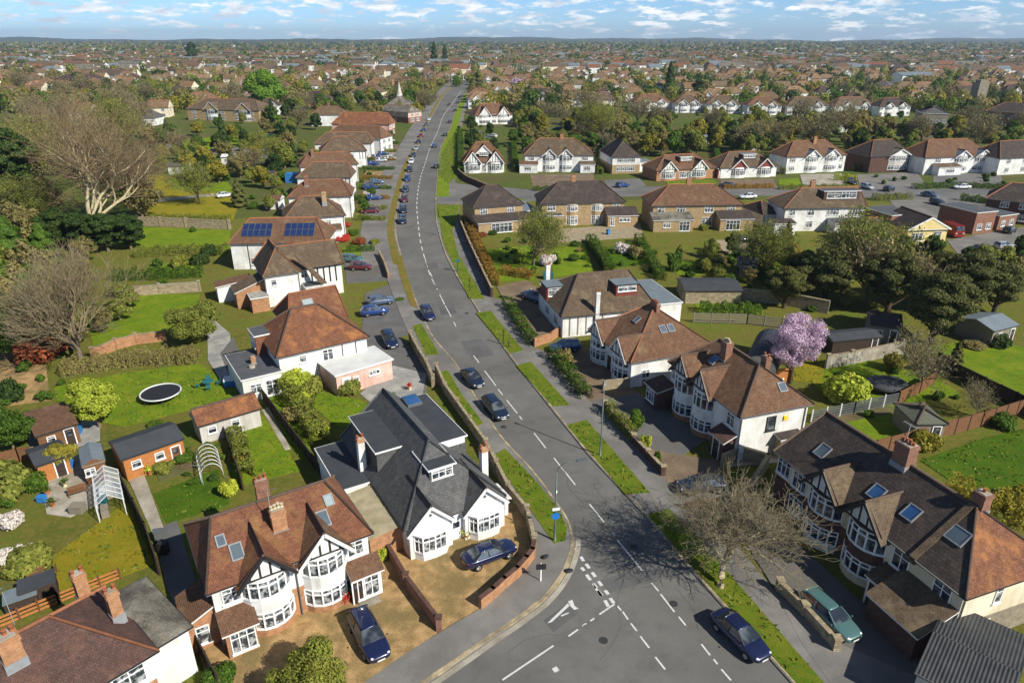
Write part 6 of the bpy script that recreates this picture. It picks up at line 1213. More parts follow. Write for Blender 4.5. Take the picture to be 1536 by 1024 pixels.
def post(label, X, Y, h, mat='metal_green', plate=None, w=.06, name='bollard'):
    p = G(X, Y); r = empty(name, (p.x, p.y, .12), R.uniform(-.3,.3), label, 'post'); m = MB(); m.tube([(0,0,-.1),(0,0,h*.92),(0,0,h)], [w,w*.9,w*.5], 8); m.build('pole', MT[mat], r)
    if plate: m = MB(); m.box(-.38,.38,-.1,-.06,h-.55,h-.05); m.build('plate', MT[plate], r)
    return r
post('tall dark post on the second verge right of the road', 755, 517, 2.2, 'wood_dark', w=.09); post('short dark post beside the taller one', 763, 522, .9, 'wood_dark', w=.09); post('dark post on the grass opposite the kerbside hatchback', 705, 437, 2.4, 'wood_dark')
post('green post with a box at the end of the boundary wall', 687, 408, 2.3, 'plastic_green', 'plastic_teal', .1, 'sign_post'); post('white post with a black plate on the corner pavement', 811, 872, 1.7, 'white_paint', 'fabric_black', .05, 'sign_post')
p = G(853,858); m = MB(); m.obox((0,0,.16),(.42,.1,0),(-.08,.26,0),(.03,0,.15)); o = bpy.data.objects.new('bag', smooth_mesh(m, 'bag', MT['fabric_black'], 2)); C.objects.link(o); o.location = (p.x,p.y,.02); tag(o, 'black rubbish bag lying on the road by the kerb', 'bag')
m = MB(); m.obox((0,0,.14),(.3,.2,0),(-.1,.2,0),(0,0,.15)); o = bpy.data.objects.new('bag', smooth_mesh(m, 'bag', MT['fabric_black'], 2)); C.objects.link(o); p = G(818,838); o.location = (p.x,p.y,.11); tag(o, 'crumpled black sack on the corner pavement by the curved wall', 'bag')
def wbin(label, X, Y, mat, z=.1):
    p = G(X, Y); r = empty('wheelie_bin', (p.x,p.y,z), R.uniform(0,6), label, 'bin'); m = MB(); m.prism([(-.26,-.3),(.26,-.3),(.28,.3),(-.28,.3)], 0, 1.0); m.build('body', MT[mat], r)
    m = MB(); m.obox((0,0,1.04),(.31,0,0),(0,.35,.03),(0,0,.035)); m.build('lid', MT[mat], r); m = MB(); m.tube([(-.3,.3,.1),(.3,.3,.1)], .1, 8); m.build('wheel', MT['tyre'], r)
wbin('small green bin beside the right-hand porch of the white pair', 530, 897, 'plastic_green'); wbin('black bin in the shaded passage left of the white pair', 248, 830, 'trim_black'); wbin('grey bin beyond the black one in the shaded passage', 240, 812, 'metal_grey'); wbin('blue bin beside the yellow brick pair patio', 912, 352, 'plastic_blue')
# trampoline
p = G(243,598); r = empty('trampoline', (p.x,p.y,.05), 0, 'round black trampoline with a pale rim on the back lawn', 'trampoline'); m = MB(); m.tube([(0,0,.78),(0,0,.8)], 2.05, 32); m.build('mat', MT['fabric_black'], r)
m = MB(); m.tube([(2.15*math.cos(2*PI*i/32),2.15*math.sin(2*PI*i/32),.82) for i in range(33)], .09, 6); m.build('rim', MT['metal_white'], r)
for i in range(6): a_ = 2*PI*i/6; m = MB(); m.tube([(2.1*math.cos(a_),2.1*math.sin(a_),.8),(2.1*math.cos(a_),2.1*math.sin(a_),0)], .04, 6); m.build('leg', MT['metal_grey'], r)
# greenhouse
gh = House('greenhouse', 'glass greenhouse with a pale metal frame at the end of the yellowish lawn', 'greenhouse', L=(143,759), Rr=(184,748), ze=1.7, D=5.2, ov=0, turn=2)
m = MB(); n_ = 6
for i in range(n_+1):
    y = gh.D*i/n_
    for a_, b_ in (((-gh.h,y,0),(-gh.h,y,1.7)),((gh.h,y,0),(gh.h,y,1.7)),((-gh.h,y,1.7),(0,y,2.5)),((gh.h,y,1.7),(0,y,2.5))): m.bar(a_, b_, .05, .05)
for x, z in ((-gh.h,1.7),(gh.h,1.7),(0,2.5),(-gh.h,.05),(gh.h,.05),(-gh.h,.9),(gh.h,.9)): m.bar((x,0,z),(x,gh.D,z),.05,.05)
gh.put('frame', m, 'metal_white'); m = MB()
m.face([(-gh.h,0,1.7),(0,0,2.5),(0,gh.D,2.5),(-gh.h,gh.D,1.7)]); m.face([(gh.h,0,1.7),(0,0,2.5),(0,gh.D,2.5),(gh.h,gh.D,1.7)]); m.face([(-gh.h,0,0),(-gh.h,gh.D,0),(-gh.h,gh.D,1.7),(-gh.h,0,1.7)]); m.face([(gh.h,0,0),(gh.h,gh.D,0),(gh.h,gh.D,1.7),(gh.h,0,1.7)]); gh.put('glazing', m, 'clear_plastic')
for i in range(3): m = MB(); m.box(-gh.h+.2,-gh.h+.8,.4+i*1.6,1.6+i*1.6,0,.75); gh.put('staging', m, ['wood_grey','plastic_teal','white_paint'][i])
gs = House('shed', 'pale blue-roofed hut joined to the far end of the greenhouse', 'shed', L=(122,700), Rr=(158,690), ze=2.1, D=3.4, ov=.1); gs.walls('wood_brown'); gs.roof(2.6, il=0, ir=0, mat='flat_roof_blue', axis='y', caps=False, gmat='wood_brown', fascia='wood_grey'); gs.fwin(-.4, 1.3, .8, .7)
# arched plant frame
p = G(316,705); r = empty('garden_arch', (p.x,p.y,.04), math.radians(118), 'arched white tube frame over netted beds by the shrub border', 'garden frame')
for i in range(6):
    m = MB(); x = -1.9+i*.76; m.tube([(x,1.0*math.cos(t),1.3*math.sin(t)+.5*(t not in (0,PI))) for t in [PI*k/10 for k in range(11)]], .035, 5); m.build('hoop', MT['metal_white'], r)
for t in (.25,.5,.75): m = MB(); m.tube([(-1.9,math.cos(PI*t),1.3*math.sin(PI*t)+.5),(1.9,math.cos(PI*t),1.3*math.sin(PI*t)+.5)], .03, 5); m.build('rail', MT['metal_white'], r)
# garden furniture and clutter
def table_set(label, X, Y, mat, n=4, par=None):
    p = G(X, Y); r = empty('garden_table', (p.x,p.y,.05), R.uniform(0,3), label, 'garden table'); m = MB(); m.tube([(0,0,.7),(0,0,.75)], .65, 16); m.build('table_top', MT[mat], r); m = MB(); m.tube([(0,0,0),(0,0,.7)], .05, 6); m.build('leg', MT[mat], r)
    for i in range(n):
        a_ = 2*PI*i/n+.4; c_ = empty('garden_chair', (p.x+1.15*math.cos(a_),p.y+1.15*math.sin(a_),.05), a_, 'garden chair at the ' + label, 'chair', 'chairs at the ' + label); m = MB(); m.box(-.22,.22,-.22,.22,.4,.45); m.build('seat', MT[mat], c_); m = MB(); m.box(.19,.23,-.22,.22,.45,.9); m.build('backrest', MT[mat], c_)
        for sx, sy in ((-.2,-.2),(.2,-.2),(-.2,.2),(.2,.2)): m = MB(); m.box(sx-.02,sx+.02,sy-.02,sy+.02,0,.4); m.build('leg', MT[mat], c_)
table_set('teal table on the trampoline lawn', 313, 580, 'plastic_teal'); table_set('brown table by the corner house lawn', 56, 868, 'wood_brown', 3)
def crate(label, X, Y, w, d_, h, mat, top=None, rz=0, name='storage_box', z=.05, cat='box'):
    p = G(X, Y); r = empty(name, (p.x,p.y,z), rz, label, cat); m = MB(); m.box(-w/2,w/2,-d_/2,d_/2,0,h); m.build('body', MT[mat], r); m = MB(); m.obox((0,0,h+.03),(w/2+.04,0,0),(0,d_/2+.04,.02),(0,0,.03)); m.build('lid', MT[top or mat], r); return r
crate('dark lidded garden store beside the corner house railings, right of the pair', 62, 893, 2.3, 1.6, 1.3, 'wood_dark', 'flat_roof_dark', .6, cat='garden store'); crate('dark lidded garden store beside the corner house railings, left of the pair', 36, 908, 2.0, 1.5, 1.1, 'wood_dark', 'flat_roof_blue', .6, cat='garden store'); crate('blue box on the paved patio near the dark felt shed', 64, 752, .7, .5, .5, 'plastic_blue'); crate('blue tub under the yellow tree', 101, 702, 1.0, .9, .6, 'plastic_blue'); crate('pale box by the greenhouse corner', 118, 768, 1.1, .8, .7, 'wood_grey'); crate('blue cover over a stack beside the brown shed roof', 103, 652, 2.4, 1.2, .7, 'plastic_blue', 'plastic_blue', .2, 'covered_stack', cat='cover'); crate('blue tarpaulin heap beside the cream wall', 348, 577, 1.6, 1.3, .8, 'plastic_blue', 'metal_white', .3, 'covered_stack', cat='cover'); crate('white table in the shade under the flat-roofed wing', 385, 572, 1.5, .9, .75, 'metal_white', name='table', cat='table'); crate('teal box beside the white blossom bush', 822, 418, 1.6, 1.1, 1.0, 'plastic_teal'); crate('blue skip-like box in the garden behind the left row', 440, 273, 3.5, 3, 2.4, 'plastic_blue', cat='tank')
p = G(1172,575); r = empty('garden_screen', (p.x,p.y,0), .25, 'upright orange timber screen behind the white semi', 'screen'); m = MB(); m.box(-1.2,1.2,-.06,.06,0,2.0); m.build('panel', MT['wood_orange'], r)
for x in (-1.25,1.25): m = MB(); m.box(x-.06,x+.06,-.08,.08,-.1,2.15); m.build('post', MT['wood_brown'], r)
p = G(1174,580); m = MB(); m.tube([(0,0,0),(0,0,.12),(0,0,.18),(0,0,.6),(0,0,.95),(0,0,1.1),(0,0,1.2),(0,0,1.35),(0,0,1.42)], [.26,.26,.14,.2,.24,.1,.13,.12,.02], 10); o = m.build('garden_statue', MT['white_paint']); o.location = (p.x-.3,p.y-.4,0); tag(o, 'white garden statue standing before the orange timber screen', 'statue')
p = G(305,727); m = MB(); m.tube([(0,0,-.1),(0,0,2.2)], .04, 6); m.tube([(-.8,0,2.1),(.8,0,2.1)], .03, 5); o = m.build('washing_line_post', MT['metal_grey']); o.location = (p.x,p.y,.04); tag(o, 'thin washing line post on the deep green lawn', 'post')
p = G(1262,545); m = MB(); m.obox((0,0,.8),(3,0,0),(0,2.4,0),(0,0,.8)); o = bpy.data.objects.new('covered_stack', smooth_mesh(m,'covered_stack',MT['flat_roof_dark'],2)); C.objects.link(o); o.location = G(1328,585); tag(o, 'dark tarpaulin-covered heap behind the round lime bush', 'cover')
for X, Y, m_, l_ in [(72,742,'pot_clay','clay pot on the paved patio, nearest the blue box'),(80,760,'pot_clay','clay pot at the lower edge of the paved patio'),(98,730,'pot_cream','cream pot in the middle of the paved patio'),(128,690,'pot_clay','clay pot beside the blue-roofed hut'),(206,700,'pot_cream','pale pot beside the garden room path'),(226,712,'pot_clay','clay pot at the corner of the flower bed'),(590,600,'pot_clay','clay pot on the grey yard'),(615,585,'pot_cream','pale pot on the grey yard, by the wall'),(520,905,'pot_clay','clay pot by the bow window of the white pair'),(352,962,'pot_clay','clay pot by the left porch of the white pair'),(700,808,'pot_clay','clay pot near the bungalow front door'),(1110,720,'pot_clay','clay pot beside the white semi porch')]:
    p = G(X, Y); r_ = empty('plant_pot', (p.x,p.y,.06), 0, l_, 'plant pot'); q = MB(); q.tube([(0,0,0),(0,0,.4),(0,0,.45)], [.16,.24,.25], 10); q.build('pot', MT[m_], r_)
    cc = RN.normal(size=(90,3))*.17 + np.array([0,0,.62]); link(bpy.data.objects.new('foliage', quads_mesh('foliage', cc, unit(90), .14, R.choice(['leaf_green','leaf_lime','flower_red','leaf_green']))), r_)
for X, Y, l_ in [(118,742,'wooden bench on the paved patio edge beside the greenhouse'),(1215,545,'wooden bench on the lawn near the lilac tree'),(870,378,'wooden bench on the lawn behind the yellow brick pair')]:
    p = G(X, Y); r_ = empty('garden_bench', (p.x,p.y,.05), R.uniform(0,3), l_, 'bench'); q = MB(); q.box(-.75,.75,-.22,.22,.4,.45); q.build('seat', MT['wood_brown'], r_); q = MB(); q.box(-.75,.75,.19,.24,.5,.9); q.build('backrest', MT['wood_brown'], r_)
    for sx in (-.7,.7):
        for sy in (-.18,.2): q = MB(); q.box(sx-.03,sx+.03,sy-.03,sy+.03,0,.4); q.build('leg', MT['wood_brown'], r_)
# ------------------------------------------------------------------ trees close by
leafy('lime', 2.6, 5.2, .8, 22000, .16, 'leaf_lime', lumps=34, lump=.27, trunk=.16, shell=.5); leafy('oak', 4.2, 6.5, 1.6, 24000, .22, 'leaf_green', lumps=34, lump=.3, shell=.6)
leafy('olive_near', 2.8, 3.8, .3, 30000, .11, 'leaf_olive', lumps=40, lump=.26, trunk=.14, shell=.45); leafy('pink', 3.2, 6.0, 1.3, 19000, .1, 'leaf_pink', tmat='bark_dark', lumps=54, lump=.2, trunk=.13, shell=.25)
leafy('dark_round', 3.2, 5.5, .6, 14000, .24, 'leaf_dark', lumps=28); leafy('yellow', 1.5, 2.8, .8, 7000, .14, 'leaf_gold', lumps=14, trunk=.08)
leafy('bright_big', 7.5, 14, 2, 16000, .5, 'leaf_bright', lumps=28, trunk=.5); leafy('cedar', 5.5, 9, 1.0, 42000, .19, 'leaf_pine', lumps=64, lump=.2, trunk=.35, flat=.5, tmat='bark_dark', shell=.35)
leafy('evergreen', 5.0, 9.5, .5, 30000, .26, 'leaf_dark', lumps=56, lump=.22, trunk=.3, flat=.6, shell=.5); conifer('cypress_near', 2.6, 8.5, 16000, .24, 'leaf_pine', power=.65); conifer('conifer_green', 3.6, 10, 24000, .26, 'leaf_green', power=.55)
bare('street_bare', 8, 2.0, 3.3, .24, 5, 'bark_pale', 'twig_olive', kids=(10,6,5,5,4), spread=1.05, up=.03, ratio=.6, lean=(.3,0), wig=.24, minr=.0105, rk=.72, zmin=.0, thick_lv=3, spread0=.85, i0=3, clip=lambda q: (q.x*math.sin(.75)+q.y*math.cos(.75) < -2.9))
bare('red_bare', 9, 2.6, 4.8, .42, 5, 'bark', 'twig_red', kids=(7,5,5,4,4), spread=.85, up=.1, ratio=.67, wig=.12, minr=.017)
bare('plane_bare', 21, 2.4, 7.6, .5, 5, 'bark_pale', 'twig_brown', kids=(6,5,4,4,3), spread=1.0, up=.06, ratio=.66, wig=.22, minr=.016, thick_lv=3, rk=.7, spread0=.95)
bare('olive_bare', 33, 2.2, 3.6, .28, 4, 'bark', 'twig_olive', leaves='leaf_olive', nl=12000, ls=.17, kids=(6,5,4,4), spread=.85, up=.12, ratio=.66)
bare('grey_bare', 41, 1.2, 1.7, .14, 4, 'bark_pale', 'twig_olive', leaves='leaf_twig', nl=900, ls=.13, kids=(6,5,4,3), spread=.9, up=.1, ratio=.66, minr=.01)
# templates for the many further trees
leafy('far_green', 4, 7, .8, 4200, .44, 'leaf_green', lumps=24, lump=.28, trunk=.25, shell=.55); leafy('far_olive', 4.4, 7.5, .8, 5000, .38, 'leaf_olive', lumps=30, lump=.25, trunk=.25, shell=.4); leafy('far_brown', 4.6, 8, 1.0, 4200, .34, 'leaf_brown', lumps=34, lump=.24, trunk=.25, shell=.25)
leafy('far_dark', 3.6, 8, .6, 4200, .44, 'leaf_dark', lumps=26, lump=.26, trunk=.3); leafy('far_gold', 4, 7, 1.0, 3800, .44, 'leaf_gold', lumps=24, lump=.27, trunk=.25, shell=.5); conifer('far_conifer', 2.4, 11, 3600, .42, 'leaf_dark', power=.6); leafy('far_bush', 2.4, 2.8, .1, 2200, .3, 'leaf_green', lumps=14, lump=.3, trunk=.1)
bare('far_bare', 52, 2.4, 4.2, .3, 4, 'bark', 'twig_olive', leaves='leaf_twig', nl=1100, ls=.4, kids=(6,5,4,3), spread=.85, up=.12, ratio=.66, minr=.03)
leafy('far_pink', 4, 6, 1.5, 1100, .6, 'leaf_pink', lumps=12)
for k_, m_ in (('green','leaf_green'),('dark','leaf_dark'),('olive','leaf_olive'),('lime','leaf_lime'),('rust','leaf_rust'),('brown','leaf_brown'),('white','leaf_white'),('red','leaf_red'),('flower','flower_red'),('gold','leaf_gold'),('pinkwhite','leaf_white')): mk_bush(k_, m_, 2600, .12, 14, .4)
mk_bush('green_fine', 'leaf_green', 3800, .12, 12); mk_bush('dome', 'leaf_lime', 4200, .15, 10, .55); mk_bush('dark_fine', 'leaf_olive', 3200, .13, 10)
T = lambda k_, X, Y, l_, s=1.0, **kw: tree(k_, G(X, Y), l_, s, **kw)
T('street_bare', 1080, 883, 'bare street tree with a pale trunk on the verge, its shadow across the road', 1.32, rz=.75, sz=.98)
T('red_bare', 124, 546, 'wide reddish bare tree above the trampoline garden', 1.0, rz=1.0); T('olive_bare', 70, 285, 'olive bare tree left behind the pale-limbed tree', 1.8); T('far_olive', 0, 330, 'olive tree cut by the left edge above the conifers', 1.2); T('olive_bare', 190, 235, 'olive bare tree right behind the huge pale-limbed tree', 1.8); T('far_brown', 215, 330, 'brown tree at the right foot of the pale-limbed tree', 1.2); T('conifer_green', 60, 500, 'shaded green conifer beside the reddish bare tree', .9); T('evergreen', 15, 520, 'dark shaded evergreen below the broad left conifer', .9); T('plane_bare', 140, 352, 'huge bare tree with pale forking limbs on the left', 1.5, rz=.6)
T('lime', 150, 640, 'bright lime green tree left of the trampoline', 1.05); T('oak', 22, 676, 'round dark green tree at the left edge beside the brown yard', .62); T('yellow', 97, 706, 'small yellow-leaved tree beside the dark felt shed', .9)
T('olive_near', 470, 1052, 'bushy olive tree in front of the white pair at the bottom edge', 1.0); T('pink', 1185, 575, 'lilac blossom tree behind the white semi', 1.32); T('olive_near', 297, 512, 'round olive green tree left of the flat-roofed wing', 1.45)
for X, Y, s_, l_ in [(1175,462,.75,'low dark evergreen at the left end of the right-hand cluster'),(1490,470,.9,'dark pine overhanging the small weathered shed'),(1235,455,1.0,'dark spreading evergreen left in the right-hand cluster'),(1330,470,1.1,'dark evergreen behind the derelict shed'),(1395,515,1.15,'large dark pine at the lawn corner on the right'),(1440,470,1.1,'dark layered pine near the right edge'),(1405,455,.95,'dark pine behind the large lawn-corner pine'),(1200,430,.7,'smaller dark evergreen left of the right-hand cluster')]: T('cedar', X, Y, l_, s_*.98)
T('olive_bare', 1262, 440, 'open-branched olive tree before the pale yellow bungalows', 1.25); T('olive_bare', 1150, 415, 'thin brown-olive tree below the white house with the boxy dormer', .9); T('olive_bare', 800, 398, 'slim olive tree on the lawn beside the yellow brick pair', .95); T('far_bare', 1300, 455, 'spreading bare tree in a gap of the dark evergreens', .95); T('far_bare', 1372, 470, 'bare twiggy tree between the dark pines', .8)
T('grey_bare', 1378, 585, 'grey thin-twigged tree above the dark green shed', 1.5); T('grey_bare', 1465, 625, 'little grey tree right of the dark green shed', .85); T('cypress_near', 1432, 545, 'small dark conifer on the right-hand lawn', .35)
T('evergreen', 92, 374, 'dark evergreen mass below the pale-limbed tree, left of four', .9); T('evergreen', 128, 376, 'dark evergreen mass below the pale-limbed tree, second of four', .85); T('evergreen', 163, 377, 'dark evergreen mass below the pale-limbed tree, third of four', .85); T('evergreen', 197, 374, 'dark evergreen mass below the pale-limbed tree, right of four', .8); T('conifer_green', 30, 425, 'broad green conifer at the left edge beside the reddish bare tree', 1.15); T('conifer_green', 75, 410, 'green conifer between the left edge and the dark evergreens', .9)
T('evergreen', 22, 300, 'dense dark green tree at the left edge above the conifers', 2.0); T('olive_bare', 45, 345, 'bare olive tree at the left edge above the conifer', 1.1); T('red_bare', 95, 250, 'brown bare tree behind the huge pale-limbed tree', 1.35); T('red_bare', 215, 290, 'bare brown tree right behind the huge pale-limbed tree', .9)
T('oak', 10, 540, 'dark shaded tree at the left edge beside the red-leaved shrub', .8); T('oak', -15, 470, 'dark shaded tree cut by the left edge', 1.1); T('olive_bare', 300, 305, 'bare olive tree beside the white car on the lawn', .95); T('olive_bare', 420, 250, 'pale olive tree left of the upper road row', .85); T('olive_bare', 395, 235, 'open olive tree by the lane on the left', .8)
T('cypress_near', 360, 310, 'dark conifer right of the white lawn car', .8); T('cypress_near', 350, 255, 'dark conifer by the lane, left of two', .75); T('cypress_near', 365, 248, 'dark conifer by the lane, right of two', .75); T('far_dark', 475, 195, 'rounded dark tree left of the orange-tiled road row', .9); T('cypress_near', 1180, 362, 'dark conical bush beside the white dormered pair', .5)
T('bright_big', 405, 168, 'big bright green tree left of the road row', 1.55); T('far_gold', 452, 150, 'yellow-olive tree beside the big bright green one', 1.5); T('far_dark', 290, 92, 'tall dark tree standing above the left horizon', 3.6, sz=3.9); T('far_conifer', 1003, 140, 'tall dark column-like conifer in the right-hand estate', 2.0); T('far_dark', 1046, 146, 'rounded dark tree beside the column-like conifer', 1.5)
T('far_pink', 775, 138, 'pale pink blossom tree beside the far road bend', 1.4); T('far_conifer', 652, 100, 'dark conifer beside the far road, left of two', 3); T('far_conifer', 668, 98, 'dark conifer beside the far road, right of two', 2.6); T('far_brown', 640, 150, 'brown-green tree right of the church', 1.5); T('far_olive', 625, 152, 'olive tree beside the church', 1.6)
T('far_olive', 718, 128, 'olive-brown tree on the far road bend', 1.5); T('far_gold', 812, 205, 'large golden-green tree beside the garden cars', 1.15); T('olive_bare', 905, 215, 'large open olive tree behind the narrow white house', 1.3); T('olive_bare', 885, 205, 'open olive tree left of the large one behind the narrow white house', 1.3); T('far_bare', 880, 178, 'bare tree before the grey-brown gabled house', 1.2)
B_ = lambda k_, X, Y, l_, r=1.0, h=None, **kw: bush(k_, G(X, Y), l_, r, h, **kw)
for a_ in [('dome',1267,600,'round lime green bush before the pale slatted fence',2.5,2.6),('dome',447,585,'large yellow-green dome bush by the white-roofed garage, left',1.9,2.3),('dark_fine',467,592,'olive dome bush touching the larger yellow-green one',1.5,1.9),('dark_fine',527,590,'round dark bush before the pinkish garage',1.6,1.7),('gold',1380,672,'golden round bush beside the red-brown panel fence',1.7,2.0),('dome',575,838,'small green bush at the end wall of the white pair',.5,.9),('dome',673,806,'little potted shrub between the slate bungalow gables',.4,.8),('lime',697,796,'small shrub by the bungalow front door',.45,.9),
 ('green_fine',330,1030,'low green shrub at the bottom edge left of the olive tree',1.2,1.1),('dark_fine',50,855,'broad dark green shrub beside the brown garden table',1.9,1.4),('pinkwhite',42,838,'white blossom bush above the dark green shrub',1.0,1.2),('pinkwhite',18,790,'pale pink blossom bush at the left edge, upper',1.1,1.4),('pinkwhite',10,842,'pale pink blossom bush at the left edge, lower',.9,1.2),('olive',15,740,'straggly olive bush at the left edge',2.6,2.8),('green',55,735,'green shrub by the patio corner',1.2,1.6),('red',55,540,'red-leaved shrub under the reddish bare tree',3.0,3.0),('red',85,525,'rust-leaved shrub right of the red-leaved one',2.2,2.2),('dark',15,600,'dark conifer-like bush at the left edge below the red shrub',1.8,2.6),
 ('dome',345,742,'clipped olive block by the rear of the red-tiled pair',.9,1.2),('olive',245,705,'feathery grass clump in the flower bed',1.3,.9),('green',275,690,'green clump at the top of the flower bed',1.3,1.0),('rust',355,690,'rusty shrub in the border between two lawns',.9,1.0),('white',820,398,'white blossom bush on the lawn edge',1.7,1.9),('brown',440,628,'brown shrub in the border left of the curved lawn',1.3,1.6),('lime',478,650,'yellow-green shrub at the corner of the curved lawn',1.3,1.4),('lime',450,600,'yellow shrub above the brown one in the border',1.2,1.2),('gold',1340,555,'yellowish bush right of the pink tree',1.5,2.0),('lime',1490,447,'yellow-green shrub at the right edge above the small shed',2.6,2.4),('green',1060,402,'green shrub on the lawn below the orange-ridged pair',1.8,1.8),('brown',1080,395,'brown shrub beside the green one below the orange-ridged pair',1.6,1.6),
 ('brown',955,385,'brown mixed shrub by the yellow brick pair lawn',2.2,2.0),('white',935,380,'silvery shrub beside the brown one',1.8,1.8),('green',1012,405,'palm-like green bush below the orange-ridged pair',1.6,3.2),('gold',1525,760,'golden bush behind the terrace chimney',1.6,1.6),('green',1505,640,'dark green shrub at the corner of the right-hand fence',1.6,1.4),('dark',1490,515,'dark bush beneath the small weathered shed',2.4,1.8),('brown',1460,520,'brown scrub on the right-hand lawn',1.8,.8),('flower',515,362,'orange-red flowering shrub in the front garden left of the road',1.7,1.3),('red',540,366,'dark red shrub beside the orange-red one',1.6,1.2),('green',530,352,'green shrub above the orange-red one',1.4,1.1),('olive',562,366,'mixed flowering clump by the front garden edge',1.3,1.0),
 ('flower',520,340,'red-flowered bush in the second front garden',1.0,1.0),('green',550,330,'green bush in the second front garden',1.3,1.1),('green',545,306,'green bush in the third front garden',1.3,1.1),('green',600,450,'weedy tuft on the verge edge',.9,.3),('lime',560,470,'small yellow shrub beside the blue car',.8,.5),('green_fine',955,640,'green shrub on the brick front wall, upper',.9,1.6),('lime',968,672,'yellow-green shrub on the brick front wall, lower',.8,1.5),('green',985,695,'little shrub at the end of the brick front wall',.5,1.3),('brown',848,545,'brown flowering shrub in the uneven hedge',1.3,1.8),('green',740,352,'low shrub along the veranda, right',1.2,.9),('red',722,355,'reddish shrub along the veranda, left',1.2,.9),('green',705,348,'green shrub by the boundary wall and veranda',1.2,1.0),('olive',1055,345,'shrub before the orange-ridged pair extension',1.2,1.3),('dark',1150,362,'dark shrub right of the orange-ridged pair',1.6,1.6),('green',235,640,'low green plants beside the garden room',1.0,.6),('dark',320,720,'dark plant pot cluster on the deep green lawn edge',.5,.6),('dark',300,395,'dark shrub in the shade left of the solar-panelled house',2.2,1.8),('dark',315,382,'dark shrub behind the shaded one by the solar-panelled house',2.0,2.0),('olive',270,400,'small round tree-like shrub on the left lawn',1.6,2.2)]: B_(*a_)
# ------------------------------------------------------------------ the estate beyond: rows of houses and trees
def ordw(n):
    tens = {2:'twenty',3:'thirty',4:'forty',5:'fifty',6:'sixty'}; te = {2:'twentieth',3:'thirtieth',4:'fortieth',5:'fiftieth',6:'sixtieth'}
    small = ordn + ['thirteenth','fourteenth','fifteenth','sixteenth','seventeenth','eighteenth','nineteenth']
    if n <= 19: return small[n-1]
    return te[n//10] if n % 10 == 0 else tens[n//10] + '-' + small[n%10-1]
def road_x(y):
    best = None
    for E_ in (LKw, RKw):
        for a, b in zip(E_[:-1], E_[1:]):
            if min(a.y,b.y) <= y <= max(a.y,b.y) and abs(b.y-a.y) > 1e-6: t = (y-a.y)/(b.y-a.y); best = (best or []) + [a.x+(b.x-a.x)*t]; break
    return sum(best)/len(best) if best else None
TM = []
def tmpl(desc, W, D, ze, zr, il, ir, mat, wall, **k):
    o0 = bpy.data.objects.new('anchor', None)
    h = House('house', desc, loc=Vector((0,0,-80)), rz=0, W=W, D=D, ze=ze); h.walls(wall); h.roof(zr, il=il, ir=ir, mat=mat, gmat=wall)
    kk = (zr-ze)/(D/2+.35)
    for fr_ in k.get('gables', ()):
        cx = -h.h+fr_*h.W; h.gable(cx, 4.6, -.9, ze, ze+2.2, min(D/2, 2.2/kk+.6), mat=mat, timber=0, wall=k.get('gwall', wall)); m = MB(); m.box(cx-2.1,cx+2.1,-.85,0,0,ze-.01); h.put('bay', m, wall)
        for z_ in ((1.4, 3.9) if ze > 4 else (1.5,)): h.fwin(cx, z_, 3.0, 1.2, y=-.86, cols=4, pane='pane_far')
    for fr_ in k.get('wins', ()):
        for z_ in ((1.4, 3.9) if ze > 4 else (1.5,)): h.fwin(-h.h+fr_*W, z_, 1.7, 1.2, cols=2, pane='pane_far')
    h.rwin(D*.5, ze-1.2, 1.0, 1.1, cols=1, pane='pane_far'); h.lwin(D*.5, ze-1.2, 1.0, 1.1, cols=1, pane='pane_far')
    for fr_ in k.get('chim', ()): h.chimney(-h.h+fr_*W, D*.5, zr-.5, zr+1.2, 1.0, .6, 'brick_red', pots=2, flash=False)
    h.desc = desc; TM.append(h); return h
tmpl('brown-hipped white semi', 16, 9, 5, 8.8, 5, 5, 'tile_far', 'render_white', gables=(.3,.7), wins=(.08,.92), chim=(.5,))
tmpl('hipped brick house', 11, 9, 5, 8.8, 4.6, 4.6, 'tile_far', 'brick_orange', wins=(.2,.75), chim=(.2,))
tmpl('cream gabled house', 10, 9, 5, 8.6, 0, 0, 'tile_far', 'render_cream', wins=(.2,.75), chim=(.15,))
tmpl('dark-roofed white house', 11, 9, 5, 8.6, 5, 5, 'tile_dark', 'render_white', gables=(.7,), wins=(.2,))
tmpl('red brick semi', 16, 9, 5, 8.8, 4.5, 4.5, 'tile_far', 'brick_red', gables=(.25,.75), wins=(.5,), chim=(.35,.65))
tmpl('low white bungalow', 13, 9, 3, 6.2, 4.8, 4.8, 'tile_far', 'render_white', gables=(.7,), wins=(.25,))
ROWS = []; budget = 235
occ = [(o.location.x, o.location.y) for o in C.objects if o.parent is None and o.get('category') in ('house','bungalow','church','flats','tower')]
def in_frame(x, y, z=3, m=15): X, Y = PX(x, y, z); return -m < X < 1536+m and Y < 1024
fy = 418; ri = 0; spots = []; far_spots = []
ty = 432
while ty < 1080:
    for side in (1, -1):
        rowl = []
        x = -1.0*ty
        while x < 1.0*ty:
            x += R.uniform(17, 26); yy = ty + 10*math.sin(x/95+ri*1.7) + R.uniform(-3,3) + (0 if side > 0 else 9)
            rx = road_x(min(yy, 615)); rx = -38 if rx is None else rx
            if (x > rx) != (side > 0) or abs(x-rx) < (17 if yy < 640 else 4) or not in_frame(x, yy): continue
            if R.random() < (.16 if side > 0 else .40): continue
            if any((x-a)**2+(yy-b)**2 < 22**2 for a, b in occ): continue
            if side < 0 and yy < 470 and x < -190: continue
            rowl.append((x, yy)); occ.append((x, yy))
        ROWS.append((side, ri, rowl))
    ri += 1; ty += 25 if ri % 2 else 37
ty = 335; rl = []
